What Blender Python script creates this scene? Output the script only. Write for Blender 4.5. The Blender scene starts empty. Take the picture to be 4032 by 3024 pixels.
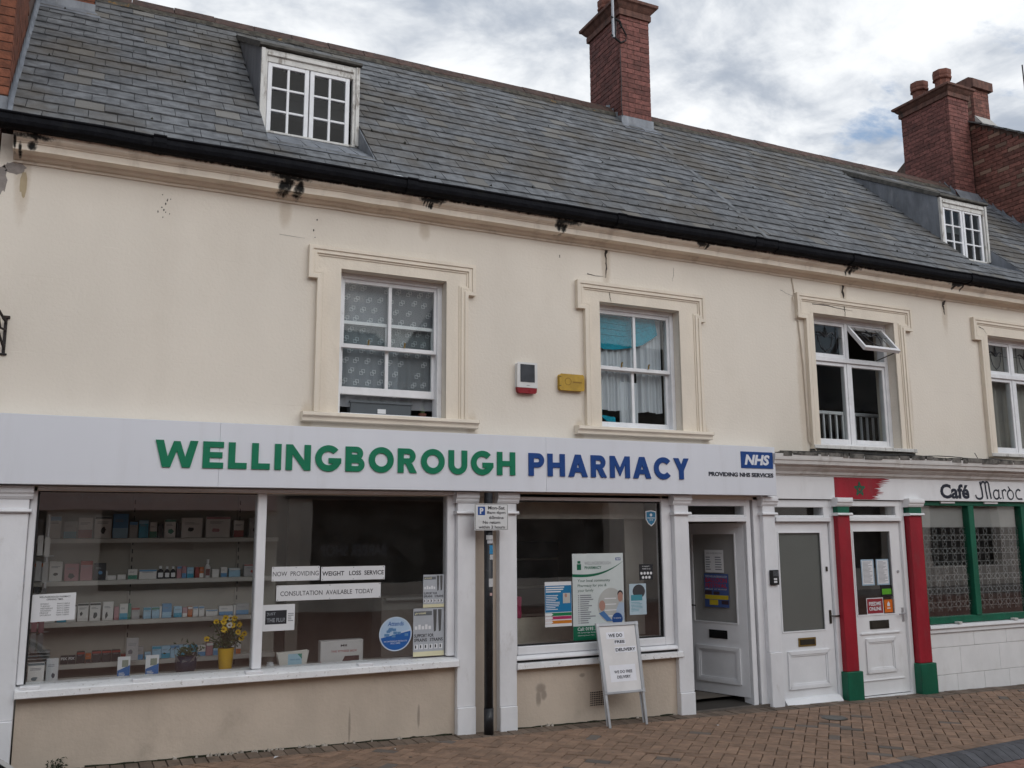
import bpy, bmesh, math, random
from mathutils import Matrix, Vector

# ------------------------------------------------------------------ camera, world, sun, exposure
# The place was surveyed in units of K metres (x along the street, y into the building, z up).
K = 8.0 / 7.0
scene = bpy.context.scene
COL = scene.collection
rnd = random.Random(7)
PI = math.pi

cam_data = bpy.data.cameras.new('camera')
cam_data.sensor_width = 36.0
cam_data.sensor_fit = 'HORIZONTAL'
cam_data.lens = 3588.5 / 4032 * 36.0
cam_data.clip_start = 0.05
cam_data.clip_end = 2000
cam = bpy.data.objects.new('camera', cam_data)
COL.objects.link(cam)
YAW, PITCH, ROLL = (math.radians(a) for a in (25.740, 9.264, 0.354))
def cam_dir(v):
    x, y, z = v
    c, s = math.cos(ROLL), math.sin(ROLL); x, z = c*x + s*z, -s*x + c*z
    c, s = math.cos(PITCH), math.sin(PITCH); y, z = c*y - s*z, s*y + c*z
    c, s = math.cos(YAW), math.sin(YAW); x, y = c*x + s*y, -s*x + c*y
    return Vector((x, y, z))
CR, CF, CU = cam_dir((1, 0, 0)), cam_dir((0, 1, 0)), cam_dir((0, 0, 1))
CAM = Vector((0, -7.0, 1.6)) * K
cam.matrix_world = Matrix(((CR.x, CU.x, -CF.x, CAM.x), (CR.y, CU.y, -CF.y, CAM.y), (CR.z, CU.z, -CF.z, CAM.z), (0, 0, 0, 1)))
scene.camera = cam

SUN_AZ, SUN_EL = math.radians(165), math.radians(26)     # azimuth from +y towards +x; very soft sun added on the street side to brighten the facade
world = bpy.data.worlds.new('World')
scene.world = world
world.use_nodes = True

scene.view_settings.view_transform = 'Standard'
scene.view_settings.look = 'None'
scene.view_settings.gamma = 1.0
scene.view_settings.use_curve_mapping = False
scene.view_settings.exposure = 0.36
scene.render.engine = 'CYCLES'
scene.cycles.max_bounces = 6
scene.cycles.use_adaptive_sampling = True
scene.cycles.adaptive_threshold = 0.025
scene.cycles.transparent_max_bounces = 14
scene.cycles.caustics_reflective = False
scene.cycles.caustics_refractive = False

sun_data = bpy.data.lights.new('sun', 'SUN')
sun_data.energy = 1.1
sun_data.angle = math.radians(60)
sun_data.color = (1.0, 0.985, 0.965)
sun = bpy.data.objects.new('sun', sun_data)
COL.objects.link(sun)
sd = Vector((math.sin(SUN_AZ)*math.cos(SUN_EL), math.cos(SUN_AZ)*math.cos(SUN_EL), math.sin(SUN_EL)))
sun.rotation_euler = sd.to_track_quat('Z', 'Y').to_euler()
sun.location = (0, 0, 30)


# ------------------------------------------------------------------ node helpers
class NT:
    """tiny expression builder on a node tree"""
    def __init__(s, tree):
        s.t = tree
    def n(s, typ, **kw):
        nd = s.t.nodes.new(typ)
        for k, v in kw.items():
            setattr(nd, k, v)
        return nd
    def set(s, sock, v):
        if isinstance(v, bpy.types.NodeSocket):
            s.t.links.new(v, sock)
        elif isinstance(v, (tuple, list)) and len(v) == 3 and sock.type == 'RGBA':
            sock.default_value = (*v, 1)
        else:
            sock.default_value = v
    def m(s, op, a, b=0.0, c=0.0, clamp=False):
        nd = s.n('ShaderNodeMath', operation=op)
        nd.use_clamp = clamp
        s.set(nd.inputs[0], a); s.set(nd.inputs[1], b); s.set(nd.inputs[2], c)
        return nd.outputs[0]
    def mix(s, f, a, b, mode='MIX'):
        nd = s.n('ShaderNodeMix', data_type='RGBA', blend_type=mode)
        s.set(nd.inputs[0], f); s.set(nd.inputs[6], a); s.set(nd.inputs[7], b)
        return nd.outputs[2]
    def noise(s, vec, scale, detail=4, rough=0.55, distort=0.0):
        nd = s.n('ShaderNodeTexNoise')
        s.set(nd.inputs['Vector'], vec)
        nd.inputs['Scale'].default_value = scale
        nd.inputs['Detail'].default_value = detail
        nd.inputs['Roughness'].default_value = rough
        nd.inputs['Distortion'].default_value = distort
        return nd.outputs['Fac']
    def ramp(s, f, lo, hi):
        nd = s.n('ShaderNodeMapRange', interpolation_type='SMOOTHSTEP')
        s.set(nd.inputs[0], f)
        nd.inputs[1].default_value = lo; nd.inputs[2].default_value = hi
        return nd.outputs[0]
    def scalevec(s, vec, v):
        nd = s.n('ShaderNodeVectorMath', operation='MULTIPLY')
        s.set(nd.inputs[0], vec); nd.inputs[1].default_value = v
        return nd.outputs[0]


def build_world():
    t = NT(world.node_tree)
    world.node_tree.nodes.clear()
    out = t.n('ShaderNodeOutputWorld')
    sky = t.n('ShaderNodeTexSky')
    sky.sky_type = 'NISHITA'
    sky.sun_disc = False
    sky.sun_elevation = SUN_EL
    sky.sun_rotation = SUN_AZ
    sky.air_density = 1.0; sky.dust_density = 0.6; sky.ozone_density = 1.0
    bg_sky = t.n('ShaderNodeBackground')
    t.set(bg_sky.inputs[0], sky.outputs[0]); bg_sky.inputs[1].default_value = 0.14
    tc = t.n('ShaderNodeTexCoord')
    sep = t.n('ShaderNodeSeparateXYZ'); t.set(sep.inputs[0], tc.outputs['Generated'])
    den = t.m('ADD', t.m('MAXIMUM', sep.outputs[2], 0.0), 0.22)
    comb = t.n('ShaderNodeCombineXYZ')
    t.set(comb.inputs[0], t.m('DIVIDE', sep.outputs[0], den))
    t.set(comb.inputs[1], t.m('DIVIDE', sep.outputs[1], den))
    comb.inputs[2].default_value = 12.15
    v = comb.outputs[0]
    cover = t.ramp(t.noise(v, 2.1, 9, 0.60, 0.35), 0.385, 0.475)
    body = t.noise(t.scalevec(v, (1.0, 1.25, 1.37)), 1.5, 7, 0.60, 0.35)
    lump = t.noise(v, 6.5, 7, 0.58, 0.4)
    b2 = t.m('ADD', t.m('MULTIPLY', body, 0.70), t.m('MULTIPLY', lump, 0.30))
    shade = t.ramp(b2, 0.41, 0.59)
    ccol = t.mix(shade, (0.40, 0.45, 0.53), (0.92, 0.94, 0.96))
    bg_cloud = t.n('ShaderNodeBackground')
    t.set(bg_cloud.inputs[0], ccol); bg_cloud.inputs[1].default_value = 0.86
    mx = t.n('ShaderNodeMixShader')
    t.set(mx.inputs[0], cover)
    world.node_tree.links.new(bg_sky.outputs[0], mx.inputs[1])
    world.node_tree.links.new(bg_cloud.outputs[0], mx.inputs[2])
    world.node_tree.links.new(mx.outputs[0], out.inputs[0])
build_world()


# ------------------------------------------------------------------ materials
MATS = {}
def mat(name, col, rough=0.6, var=0.12, scale=5.0, bump=0.0, bscale=60.0, dirt=0.0, dcol=(0.05, 0.045, 0.04), dscale=3.0,
        dlo=0.52, dhi=0.70, metal=0.0, island=0.0, spec=0.4, alt=None, altp=0.5, streak=1.0, bdist=0.01, sheen=None, stains=None, scol=(0.012, 0.012, 0.011), snoise=17.0, ssoft=1.5, ashlar=False):
    if name in MATS:
        return MATS[name]
    m = bpy.data.materials.new(name)
    m.use_nodes = True
    t = NT(m.node_tree)
    b = m.node_tree.nodes['Principled BSDF']
    geo = t.n('ShaderNodeNewGeometry')
    pos = geo.outputs['Position']
    spos = t.scalevec(pos, (1, 1, streak)) if streak != 1.0 else pos
    n1 = t.noise(spos, scale, 3, 0.6)
    base = tuple(col)
    c = t.mix(t.ramp(n1, 0.3, 0.7), tuple(x*(1-var) for x in base), tuple(min(1, x*(1+var)) for x in base))
    if island or alt:
        oi = t.n('ShaderNodeObjectInfo')
        r = t.m('FRACT', t.m('ADD', t.m('ADD', oi.outputs['Random'], geo.outputs['Random Per Island']), 0.137))
        r2 = t.m('FRACT', t.m('MULTIPLY', r, 13.7))
        if alt:
            c = t.mix(t.m('LESS_THAN', r2, altp), c, alt)
        if island:
            k = t.m('ADD', 1 - island, t.m('MULTIPLY', r, 2*island))
            cc = t.n('ShaderNodeCombineXYZ')
            for i in range(3):
                t.set(cc.inputs[i], k)
            c = t.mix(1.0, c, cc.outputs[0], 'MULTIPLY')
    if dirt:
        nd = t.noise(spos, dscale, 5, 0.65)
        c = t.mix(t.m('MULTIPLY', t.ramp(nd, dlo, dhi), dirt), c, dcol)
    if stains:
        sep = t.n('ShaderNodeSeparateXYZ'); t.set(sep.inputs[0], pos)
        acc = None
        for (x, z, w, h) in stains:
            dx = t.m('MULTIPLY', t.m('SUBTRACT', sep.outputs[0], x*K), 1/(w*K))
            dz = t.m('MULTIPLY', t.m('SUBTRACT', sep.outputs[2], z*K), 1/(h*K))
            d = t.m('ADD', t.m('MULTIPLY', dx, dx), t.m('MULTIPLY', dz, dz))
            acc = d if acc is None else t.m('MINIMUM', acc, d)
        ns = t.noise(t.scalevec(pos, (1, 1, 0.55)), snoise, 8, 0.72)
        k = t.m('ADD', acc, t.m('MULTIPLY', t.m('SUBTRACT', ns, 0.5), 4.0))
        c = t.mix(t.m('SUBTRACT', 1.0, t.ramp(k, 0.2, ssoft)), c, scol)
    t.set(b.inputs['Base Color'], c)
    rr = t.m('ADD', rough - 0.08, t.m('MULTIPLY', n1, 0.16))
    t.set(b.inputs['Roughness'], rr)
    b.inputs['Metallic'].default_value = metal
    b.inputs['Specular IOR Level'].default_value = spec
    if bump:
        bp = t.n('ShaderNodeBump')
        bp.inputs['Strength'].default_value = bump
        bp.inputs['Distance'].default_value = bdist
        hgt = t.noise(pos, bscale, 2, 0.6)
        if ashlar:                            # incised coursing lines, half lost under paint
            sp2 = t.n('ShaderNodeSeparateXYZ'); t.set(sp2.inputs[0], pos)
            fz = t.m('FRACT', t.m('MULTIPLY', sp2.outputs[2], 1/0.31))
            ln = t.m('LESS_THAN', t.m('ABSOLUTE', t.m('SUBTRACT', fz, 0.5)), 0.010)
            brk = t.ramp(t.noise(t.scalevec(pos, (1, 1, 3.0)), 1.3, 2, 0.6), 0.50, 0.60)
            hgt = t.m('SUBTRACT', hgt, t.m('MULTIPLY', t.m('MULTIPLY', ln, brk), 1.6))
        t.set(bp.inputs['Height'], hgt)
        m.node_tree.links.new(bp.outputs[0], b.inputs['Normal'])
    MATS[name] = m
    return m

def pl(name, col, rough=0.5, var=0.05, **kw):
    return mat(name, col, rough=rough, var=var, **kw)

def glass_mat(name, tint=(0.93, 0.95, 0.95), ior=1.5, dust=0.03, refl=1.25):
    m = bpy.data.materials.new(name)
    m.use_nodes = True
    t = NT(m.node_tree)
    m.node_tree.nodes.clear()
    out = t.n('ShaderNodeOutputMaterial')
    tr = t.n('ShaderNodeBsdfTransparent'); t.set(tr.inputs[0], tint)
    gl = t.n('ShaderNodeBsdfGlossy'); gl.inputs['Roughness'].default_value = 0.015
    t.set(gl.inputs['Color'], (1, 1, 1))
    df = t.n('ShaderNodeBsdfDiffuse'); t.set(df.inputs[0], (0.55, 0.53, 0.5))
    geo = t.n('ShaderNodeNewGeometry')
    fr = t.n('ShaderNodeFresnel'); fr.inputs[0].default_value = ior
    bp = t.n('ShaderNodeBump'); bp.inputs['Strength'].default_value = 0.02; bp.inputs['Distance'].default_value = 0.02
    t.set(bp.inputs['Height'], t.noise(geo.outputs['Position'], 2.0, 2, 0.5))
    m.node_tree.links.new(bp.outputs[0], gl.inputs['Normal'])
    f = t.m('MULTIPLY', fr.outputs[0], t.m('SUBTRACT', 1.0, geo.outputs['Backfacing']), clamp=True)
    f = t.m('MULTIPLY', f, refl, clamp=True)
    m1 = t.n('ShaderNodeMixShader')
    dn = t.m('MULTIPLY', t.ramp(t.noise(geo.outputs['Position'], 5.0, 6, 0.7), 0.35, 0.75), dust)
    t.set(m1.inputs[0], dn)
    m.node_tree.links.new(tr.outputs[0], m1.inputs[1]); m.node_tree.links.new(df.outputs[0], m1.inputs[2])
    m2 = t.n('ShaderNodeMixShader')
    t.set(m2.inputs[0], f)
    m.node_tree.links.new(m1.outputs[0], m2.inputs[1]); m.node_tree.links.new(gl.outputs[0], m2.inputs[2])
    m.node_tree.links.new(m2.outputs[0], out.inputs[0])
    MATS[name] = m
    return m

def sheer_mat(name, col, alpha):
    m = bpy.data.materials.new(name)
    m.use_nodes = True
    t = NT(m.node_tree)
    m.node_tree.nodes.clear()
    out = t.n('ShaderNodeOutputMaterial')
    tr = t.n('ShaderNodeBsdfTransparent')
    df = t.n('ShaderNodeBsdfDiffuse'); t.set(df.inputs[0], col)
    tl = t.n('ShaderNodeBsdfTranslucent'); t.set(tl.inputs[0], col)
    a = t.n('ShaderNodeMixShader'); a.inputs[0].default_value = 0.35
    m.node_tree.links.new(df.outputs[0], a.inputs[1]); m.node_tree.links.new(tl.outputs[0], a.inputs[2])
    mx = t.n('ShaderNodeMixShader'); mx.inputs[0].default_value = alpha
    m.node_tree.links.new(tr.outputs[0], mx.inputs[1]); m.node_tree.links.new(a.outputs[0], mx.inputs[2])
    m.node_tree.links.new(mx.outputs[0], out.inputs[0])
    MATS[name] = m
    return m

MOULD = []
for (mx_, ms_) in ((1.39, 1.15), (2.56, 0.8), (3.84, 0.85), (5.35, 0.5), (7.28, 0.75), (8.87, 0.75), (-0.42, 1.0)):
    rm_ = random.Random(int(mx_*100))
    MOULD.append((mx_+rm_.uniform(-.02, .02), 4.335, 0.15*ms_, 0.020))
    for q_ in range(5):
        MOULD.append((mx_+rm_.gauss(0, .055)*ms_, 4.345-abs(rm_.gauss(0, .045))*ms_, rm_.uniform(.010, .042)*ms_, rm_.uniform(.025, .060)*ms_))
MOULD += [(1.8, 4.352, 1.6, 0.012), (5.0, 4.352, 1.9, 0.013), (8.6, 4.352, 2.4, 0.012)]
STREAK = []
for (mx_, ml_) in ((1.39, .10), (2.56, .06), (4.352, .22), (7.32, .20), (8.87, .22), (-0.45, .25), (1.60, .12), (3.0, .10), (5.42, .12), (4.03, .10), (6.66, .5), (8.19, .3), (9.42, .3)):
    STREAK.append((mx_, 4.13 if mx_ not in (1.60, 3.0, 5.42, 4.03, 6.66, 8.19, 9.42) else (2.45 if mx_ < 6 else 3.0), .035, ml_))
M_cream = mat('cream_render', (0.745, 0.685, 0.595), 0.85, 0.04, 0.7, bump=0.25, bscale=35, dirt=0.26, dcol=(0.50, 0.43, 0.34), dscale=1.1, dlo=0.46, dhi=0.85, streak=0.55,
              stains=STREAK, scol=(0.60, 0.525, 0.43), snoise=16.0, ssoft=3.2, ashlar=True)
M_corn = mat('cream_cornice', (0.78, 0.70, 0.59), 0.85, 0.06, 3, bump=0.25, bscale=40, dirt=0.30, dcol=(0.30, 0.24, 0.18), dscale=5, streak=0.4, stains=MOULD)
M_sur = mat('cream_surround', (0.755, 0.68, 0.57), 0.8, 0.05, 4, bump=0.2, bscale=40, dirt=0.22, dcol=(0.40, 0.33, 0.25), dscale=4, dlo=.55, dhi=.8, streak=0.4)
M_taupe = mat('taupe_render', (0.54, 0.455, 0.37), 0.85, 0.08, 2.0, bump=0.35, bscale=30, dirt=0.55, dcol=(0.29, 0.24, 0.19), dscale=2.5, dlo=0.52, dhi=0.85, streak=0.7,
              stains=[(3.62, 0.32, 0.035, 0.03), (3.60, 0.25, 0.018, 0.05), (3.65, 0.27, 0.02, 0.03), (4.02, 0.40, 0.02, 0.012), (2.0, 0.16, 0.006, 0.09), (2.55, 0.2, 0.008, 0.06)], scol=(0.33, 0.275, 0.225), snoise=16.0, ssoft=3.2)
M_white = mat('white_gloss_paint', (0.76, 0.76, 0.775), 0.45, 0.05, 4, bump=0.12, bscale=25, dirt=0.35, dcol=(0.33, 0.29, 0.24), dscale=7, dlo=0.58, dhi=0.8, streak=0.5)
M_sash = mat('white_sash_paint', (0.76, 0.765, 0.78), 0.5, 0.05, 6, bump=0.15, bscale=40, dirt=0.30, dcol=(0.36, 0.32, 0.27), dscale=14, dlo=0.58, dhi=0.8)
M_worn = mat('peeling_white_paint', (0.62, 0.61, 0.58), 0.65, 0.08, 9, bump=0.4, bscale=50, dirt=0.75, dcol=(0.20, 0.17, 0.14), dscale=16, dlo=0.52, dhi=0.68, streak=0.3)
M_chip = mat('chipped_sill_paint', (0.77, 0.765, 0.765), 0.5, 0.05, 6, bump=0.35, bscale=40, dirt=0.55, dcol=(0.30, 0.26, 0.22), dscale=32, dlo=0.60, dhi=0.66)
M_doorw = mat('white_door_paint', (0.78, 0.785, 0.80), 0.4, 0.04, 3, bump=0.06, bscale=30, dirt=0.25, dcol=(0.38, 0.34, 0.30), dscale=6, dlo=0.6, dhi=0.85)
M_signw = mat('sign_white_panel', (0.715, 0.73, 0.775), 0.35, 0.02, 1.5, dirt=0.20, dcol=(0.46, 0.44, 0.43), dscale=5, dlo=0.48, dhi=0.8, streak=0.10)
M_cafew = mat('cafe_white_paint', (0.78, 0.78, 0.785), 0.6, 0.04, 3, bump=0.12, bscale=30, dirt=0.30, dcol=(0.36, 0.33, 0.28), dscale=4, dlo=0.52, dhi=0.8, streak=0.4)
M_slate = mat('roof_slate', (0.138, 0.144, 0.152), 0.78, 0.30, 9, bump=0.45, bscale=70, dirt=0.62, dcol=(0.105, 0.088, 0.066), dscale=0.9, dlo=0.42, dhi=0.66, island=0.17, spec=0.25, alt=(0.175, 0.17, 0.16), altp=0.07)
M_deck = mat('roof_underlay', (0.02, 0.02, 0.02), 0.9)
M_ridge = mat('ridge_clay_tile', (0.075, 0.043, 0.034), 0.8, 0.35, 12, bump=0.5, bscale=50, dirt=0.6, dcol=(0.04, 0.04, 0.035), dscale=9, island=0.2)
M_mortar = mat('ridge_mortar', (0.075, 0.068, 0.056), 0.9, 0.4, 14, bump=0.5, bscale=40, dirt=0.7, dcol=(0.26, 0.15, 0.045), dscale=5, dlo=0.62, dhi=0.68)
M_lead = mat('lead_sheet', (0.20, 0.215, 0.24), 0.55, 0.22, 7, bump=0.3, bscale=25, dirt=0.4, dcol=(0.42, 0.42, 0.42), dscale=10, dlo=0.55, dhi=0.75, metal=0.2, streak=0.3)
M_gut = mat('gutter_black', (0.006, 0.0065, 0.009), 0.75, 0.35, 8, bump=0.6, bscale=35, dirt=0.4, dcol=(0.016, 0.016, 0.013), dscale=8, spec=0.12)
M_brick = mat('red_brick', (0.165, 0.066, 0.056), 0.85, 0.30, 18, bump=0.5, bscale=70, dirt=0.35, dcol=(0.07, 0.045, 0.04), dscale=6, island=0.26)
M_brickg = mat('weathered_gable_brick', (0.18, 0.075, 0.058), 0.85, 0.30, 18, bump=0.5, bscale=70, dirt=0.35, dcol=(0.09, 0.06, 0.05), dscale=6, island=0.30, alt=(0.24, 0.15, 0.11), altp=0.18)
M_bricko = mat('orange_brick', (0.185, 0.066, 0.036), 0.85, 0.30, 14, bump=0.4, bscale=60, dirt=0.3, dcol=(0.10, 0.05, 0.03), dscale=5, island=0.18)
M_joint = mat('brick_mortar', (0.13, 0.09, 0.075), 0.95, 0.2, 20, bump=0.4, bscale=60)
M_cap = mat('chimney_cap_brick', (0.13, 0.065, 0.05), 0.85, 0.3, 14, bump=0.5, bscale=60, dirt=0.6, dcol=(0.035, 0.035, 0.03), dscale=5, streak=0.4)
M_pot = mat('clay_chimney_pot', (0.17, 0.066, 0.046), 0.8, 0.25, 10, bump=0.3, bscale=40, dirt=0.4, dcol=(0.07, 0.05, 0.04), dscale=5)
M_pav = mat('clay_paver', (0.245, 0.158, 0.108), 0.85, 0.18, 9, bump=0.45, bscale=90, dirt=0.42, dcol=(0.115, 0.085, 0.065), dscale=1.7, dlo=0.45, dhi=0.8, island=0.16, alt=(0.135, 0.115, 0.10), altp=0.05)
M_sold = mat('grey_edge_paver', (0.15, 0.112, 0.085), 0.88, 0.2, 9, bump=0.45, bscale=90, dirt=0.5, dcol=(0.075, 0.06, 0.048), dscale=3, island=0.2)
M_road = mat('red_road_paver', (0.23, 0.115, 0.085), 0.85, 0.2, 9, bump=0.4, bscale=90, dirt=0.3, dcol=(0.12, 0.08, 0.06), dscale=2, island=0.14)
M_kerb = mat('blue_kerb_block', (0.078, 0.078, 0.086), 0.75, 0.2, 12, bump=0.3, bscale=80, island=0.2)
M_soil = mat('joint_sand', (0.028, 0.021, 0.016), 0.95, 0.3, 20, bump=0.5, bscale=60)
M_asph = mat('street_base', (0.09, 0.07, 0.06), 0.9, 0.2, 4)
M_green = pl('sign_green', (0.0, 0.175, 0.085), 0.35)
M_blue = pl('sign_blue', (0.006, 0.052, 0.225), 0.35)
M_navy = pl('lettering_navy', (0.012, 0.016, 0.03), 0.5)
M_blk = pl('black_paint', (0.012, 0.012, 0.013), 0.45, 0.2)
M_pole = mat('black_pole_paint', (0.013, 0.013, 0.015), 0.35, 0.3, 10, bump=0.25, bscale=30, dirt=0.5, dcol=(0.10, 0.10, 0.10), dscale=22, dlo=0.62, dhi=0.70)
M_red = mat('red_gloss_paint', (0.31, 0.008, 0.020), 0.5, 0.14, 4, bump=0.25, bscale=22, dirt=0.45, dcol=(0.20, 0.035, 0.04), dscale=9, dlo=0.5, dhi=0.75, streak=0.35)
M_cgreen = mat('green_gloss_paint', (0.002, 0.105, 0.056), 0.48, 0.16, 4, bump=0.25, bscale=22, dirt=0.5, dcol=(0.03, 0.07, 0.05), dscale=10, dlo=0.52, dhi=0.72, streak=0.4)
M_alu = mat('aluminium', (0.52, 0.53, 0.55), 0.38, 0.06, 10, metal=0.75)
M_brass = mat('brass', (0.35, 0.25, 0.09), 0.35, 0.1, metal=0.9)
M_dmet = mat('dark_bronze', (0.06, 0.055, 0.045), 0.4, 0.2, metal=0.7)
M_iron = mat('rusty_iron', (0.022, 0.018, 0.018), 0.7, 0.3, 20, dirt=0.5, dcol=(0.08, 0.035, 0.018), dscale=18)
M_paper = pl('white_paper', (0.68, 0.68, 0.69), 0.7, 0.03)
M_paperc = pl('cream_paper', (0.64, 0.60, 0.40), 0.7, 0.03)
M_ink = pl('black_ink', (0.02, 0.02, 0.025), 0.6)
M_grey = pl('grey_ink', (0.22, 0.23, 0.25), 0.6)
M_int = mat('interior_wall', (0.36, 0.33, 0.29), 0.9, 0.1, 2)
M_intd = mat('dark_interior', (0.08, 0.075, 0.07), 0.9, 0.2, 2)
M_slat = mat('shelf_back_panel', (0.33, 0.305, 0.265), 0.75, 0.06, 3)
M_shelf = mat('shelf_cream', (0.46, 0.435, 0.40), 0.6, 0.05, 3)
M_glass = glass_mat('window_glass', (0.95, 0.96, 0.96), 1.5, 0.012, 3.2)
M_oldglass = glass_mat('upper_glass', (0.92, 0.94, 0.94), 1.5, 0.008, 0.5)
M_dormglass = glass_mat('dormer_glass', (0.85, 0.87, 0.88), 1.45, 0.01, 0.4)
M_frostl = mat('pale_frosted_glass', (0.30, 0.295, 0.285), 0.2, 0.04, 2, spec=0.6)
M_frost = mat('frosted_glass', (0.13, 0.135, 0.125), 0.16, 0.03, 2, spec=0.6)
M_net = sheer_mat('net_curtain', (0.80, 0.84, 0.90), 0.36)
M_motif = sheer_mat('net_motif', (0.92, 0.94, 0.97), 0.65)
M_drape = sheer_mat('white_curtain', (0.86, 0.88, 0.92), 0.96)
M_voile = sheer_mat('beige_curtain', (0.62, 0.58, 0.52), 0.75)
M_teal = mat('teal_towel', (0.008, 0.27, 0.37), 0.95, 0.15, 30, bump=0.6, bscale=150)
M_terr = pl('planter_grey', (0.095, 0.108, 0.118), 0.6)
M_leaf = mat('leaf_green', (0.045, 0.075, 0.022), 0.6, 0.35, 30)
M_petal = pl('yellow_petal', (0.78, 0.50, 0.015), 0.6)
M_petalw = pl('white_petal', (0.72, 0.72, 0.66), 0.6)
M_ypot = pl('yellow_pot', (0.62, 0.36, 0.012), 0.45)


# ------------------------------------------------------------------ mesh helpers
TXT = {}
def text_mesh(s, bold=0.0, shear=0.0):
    """flat outline text as (verts2d, faces), box normalised to 0..1 by 0..1"""
    key = (s, bold, shear)
    if key in TXT:
        return TXT[key]
    c = bpy.data.curves.new('lettering', 'FONT')
    c.body = s; c.offset = bold; c.resolution_u = 3; c.shear = shear
    o = bpy.data.objects.new('lettering', c)
    me = bpy.data.meshes.new_from_object(o)
    vs = [(v.co.x, v.co.y) for v in me.vertices]
    fs = [tuple(p.vertices) for p in me.polygons]
    bpy.data.objects.remove(o); bpy.data.meshes.remove(me); bpy.data.curves.remove(c)
    x0 = min(v[0] for v in vs); x1 = max(v[0] for v in vs); y0 = min(v[1] for v in vs); y1 = max(v[1] for v in vs)
    vs = [((v[0]-x0)/(x1-x0), (v[1]-y0)/(y1-y0)) for v in vs]
    TXT[key] = (vs, fs, (x1-x0)/(y1-y0))
    return TXT[key]

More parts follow.
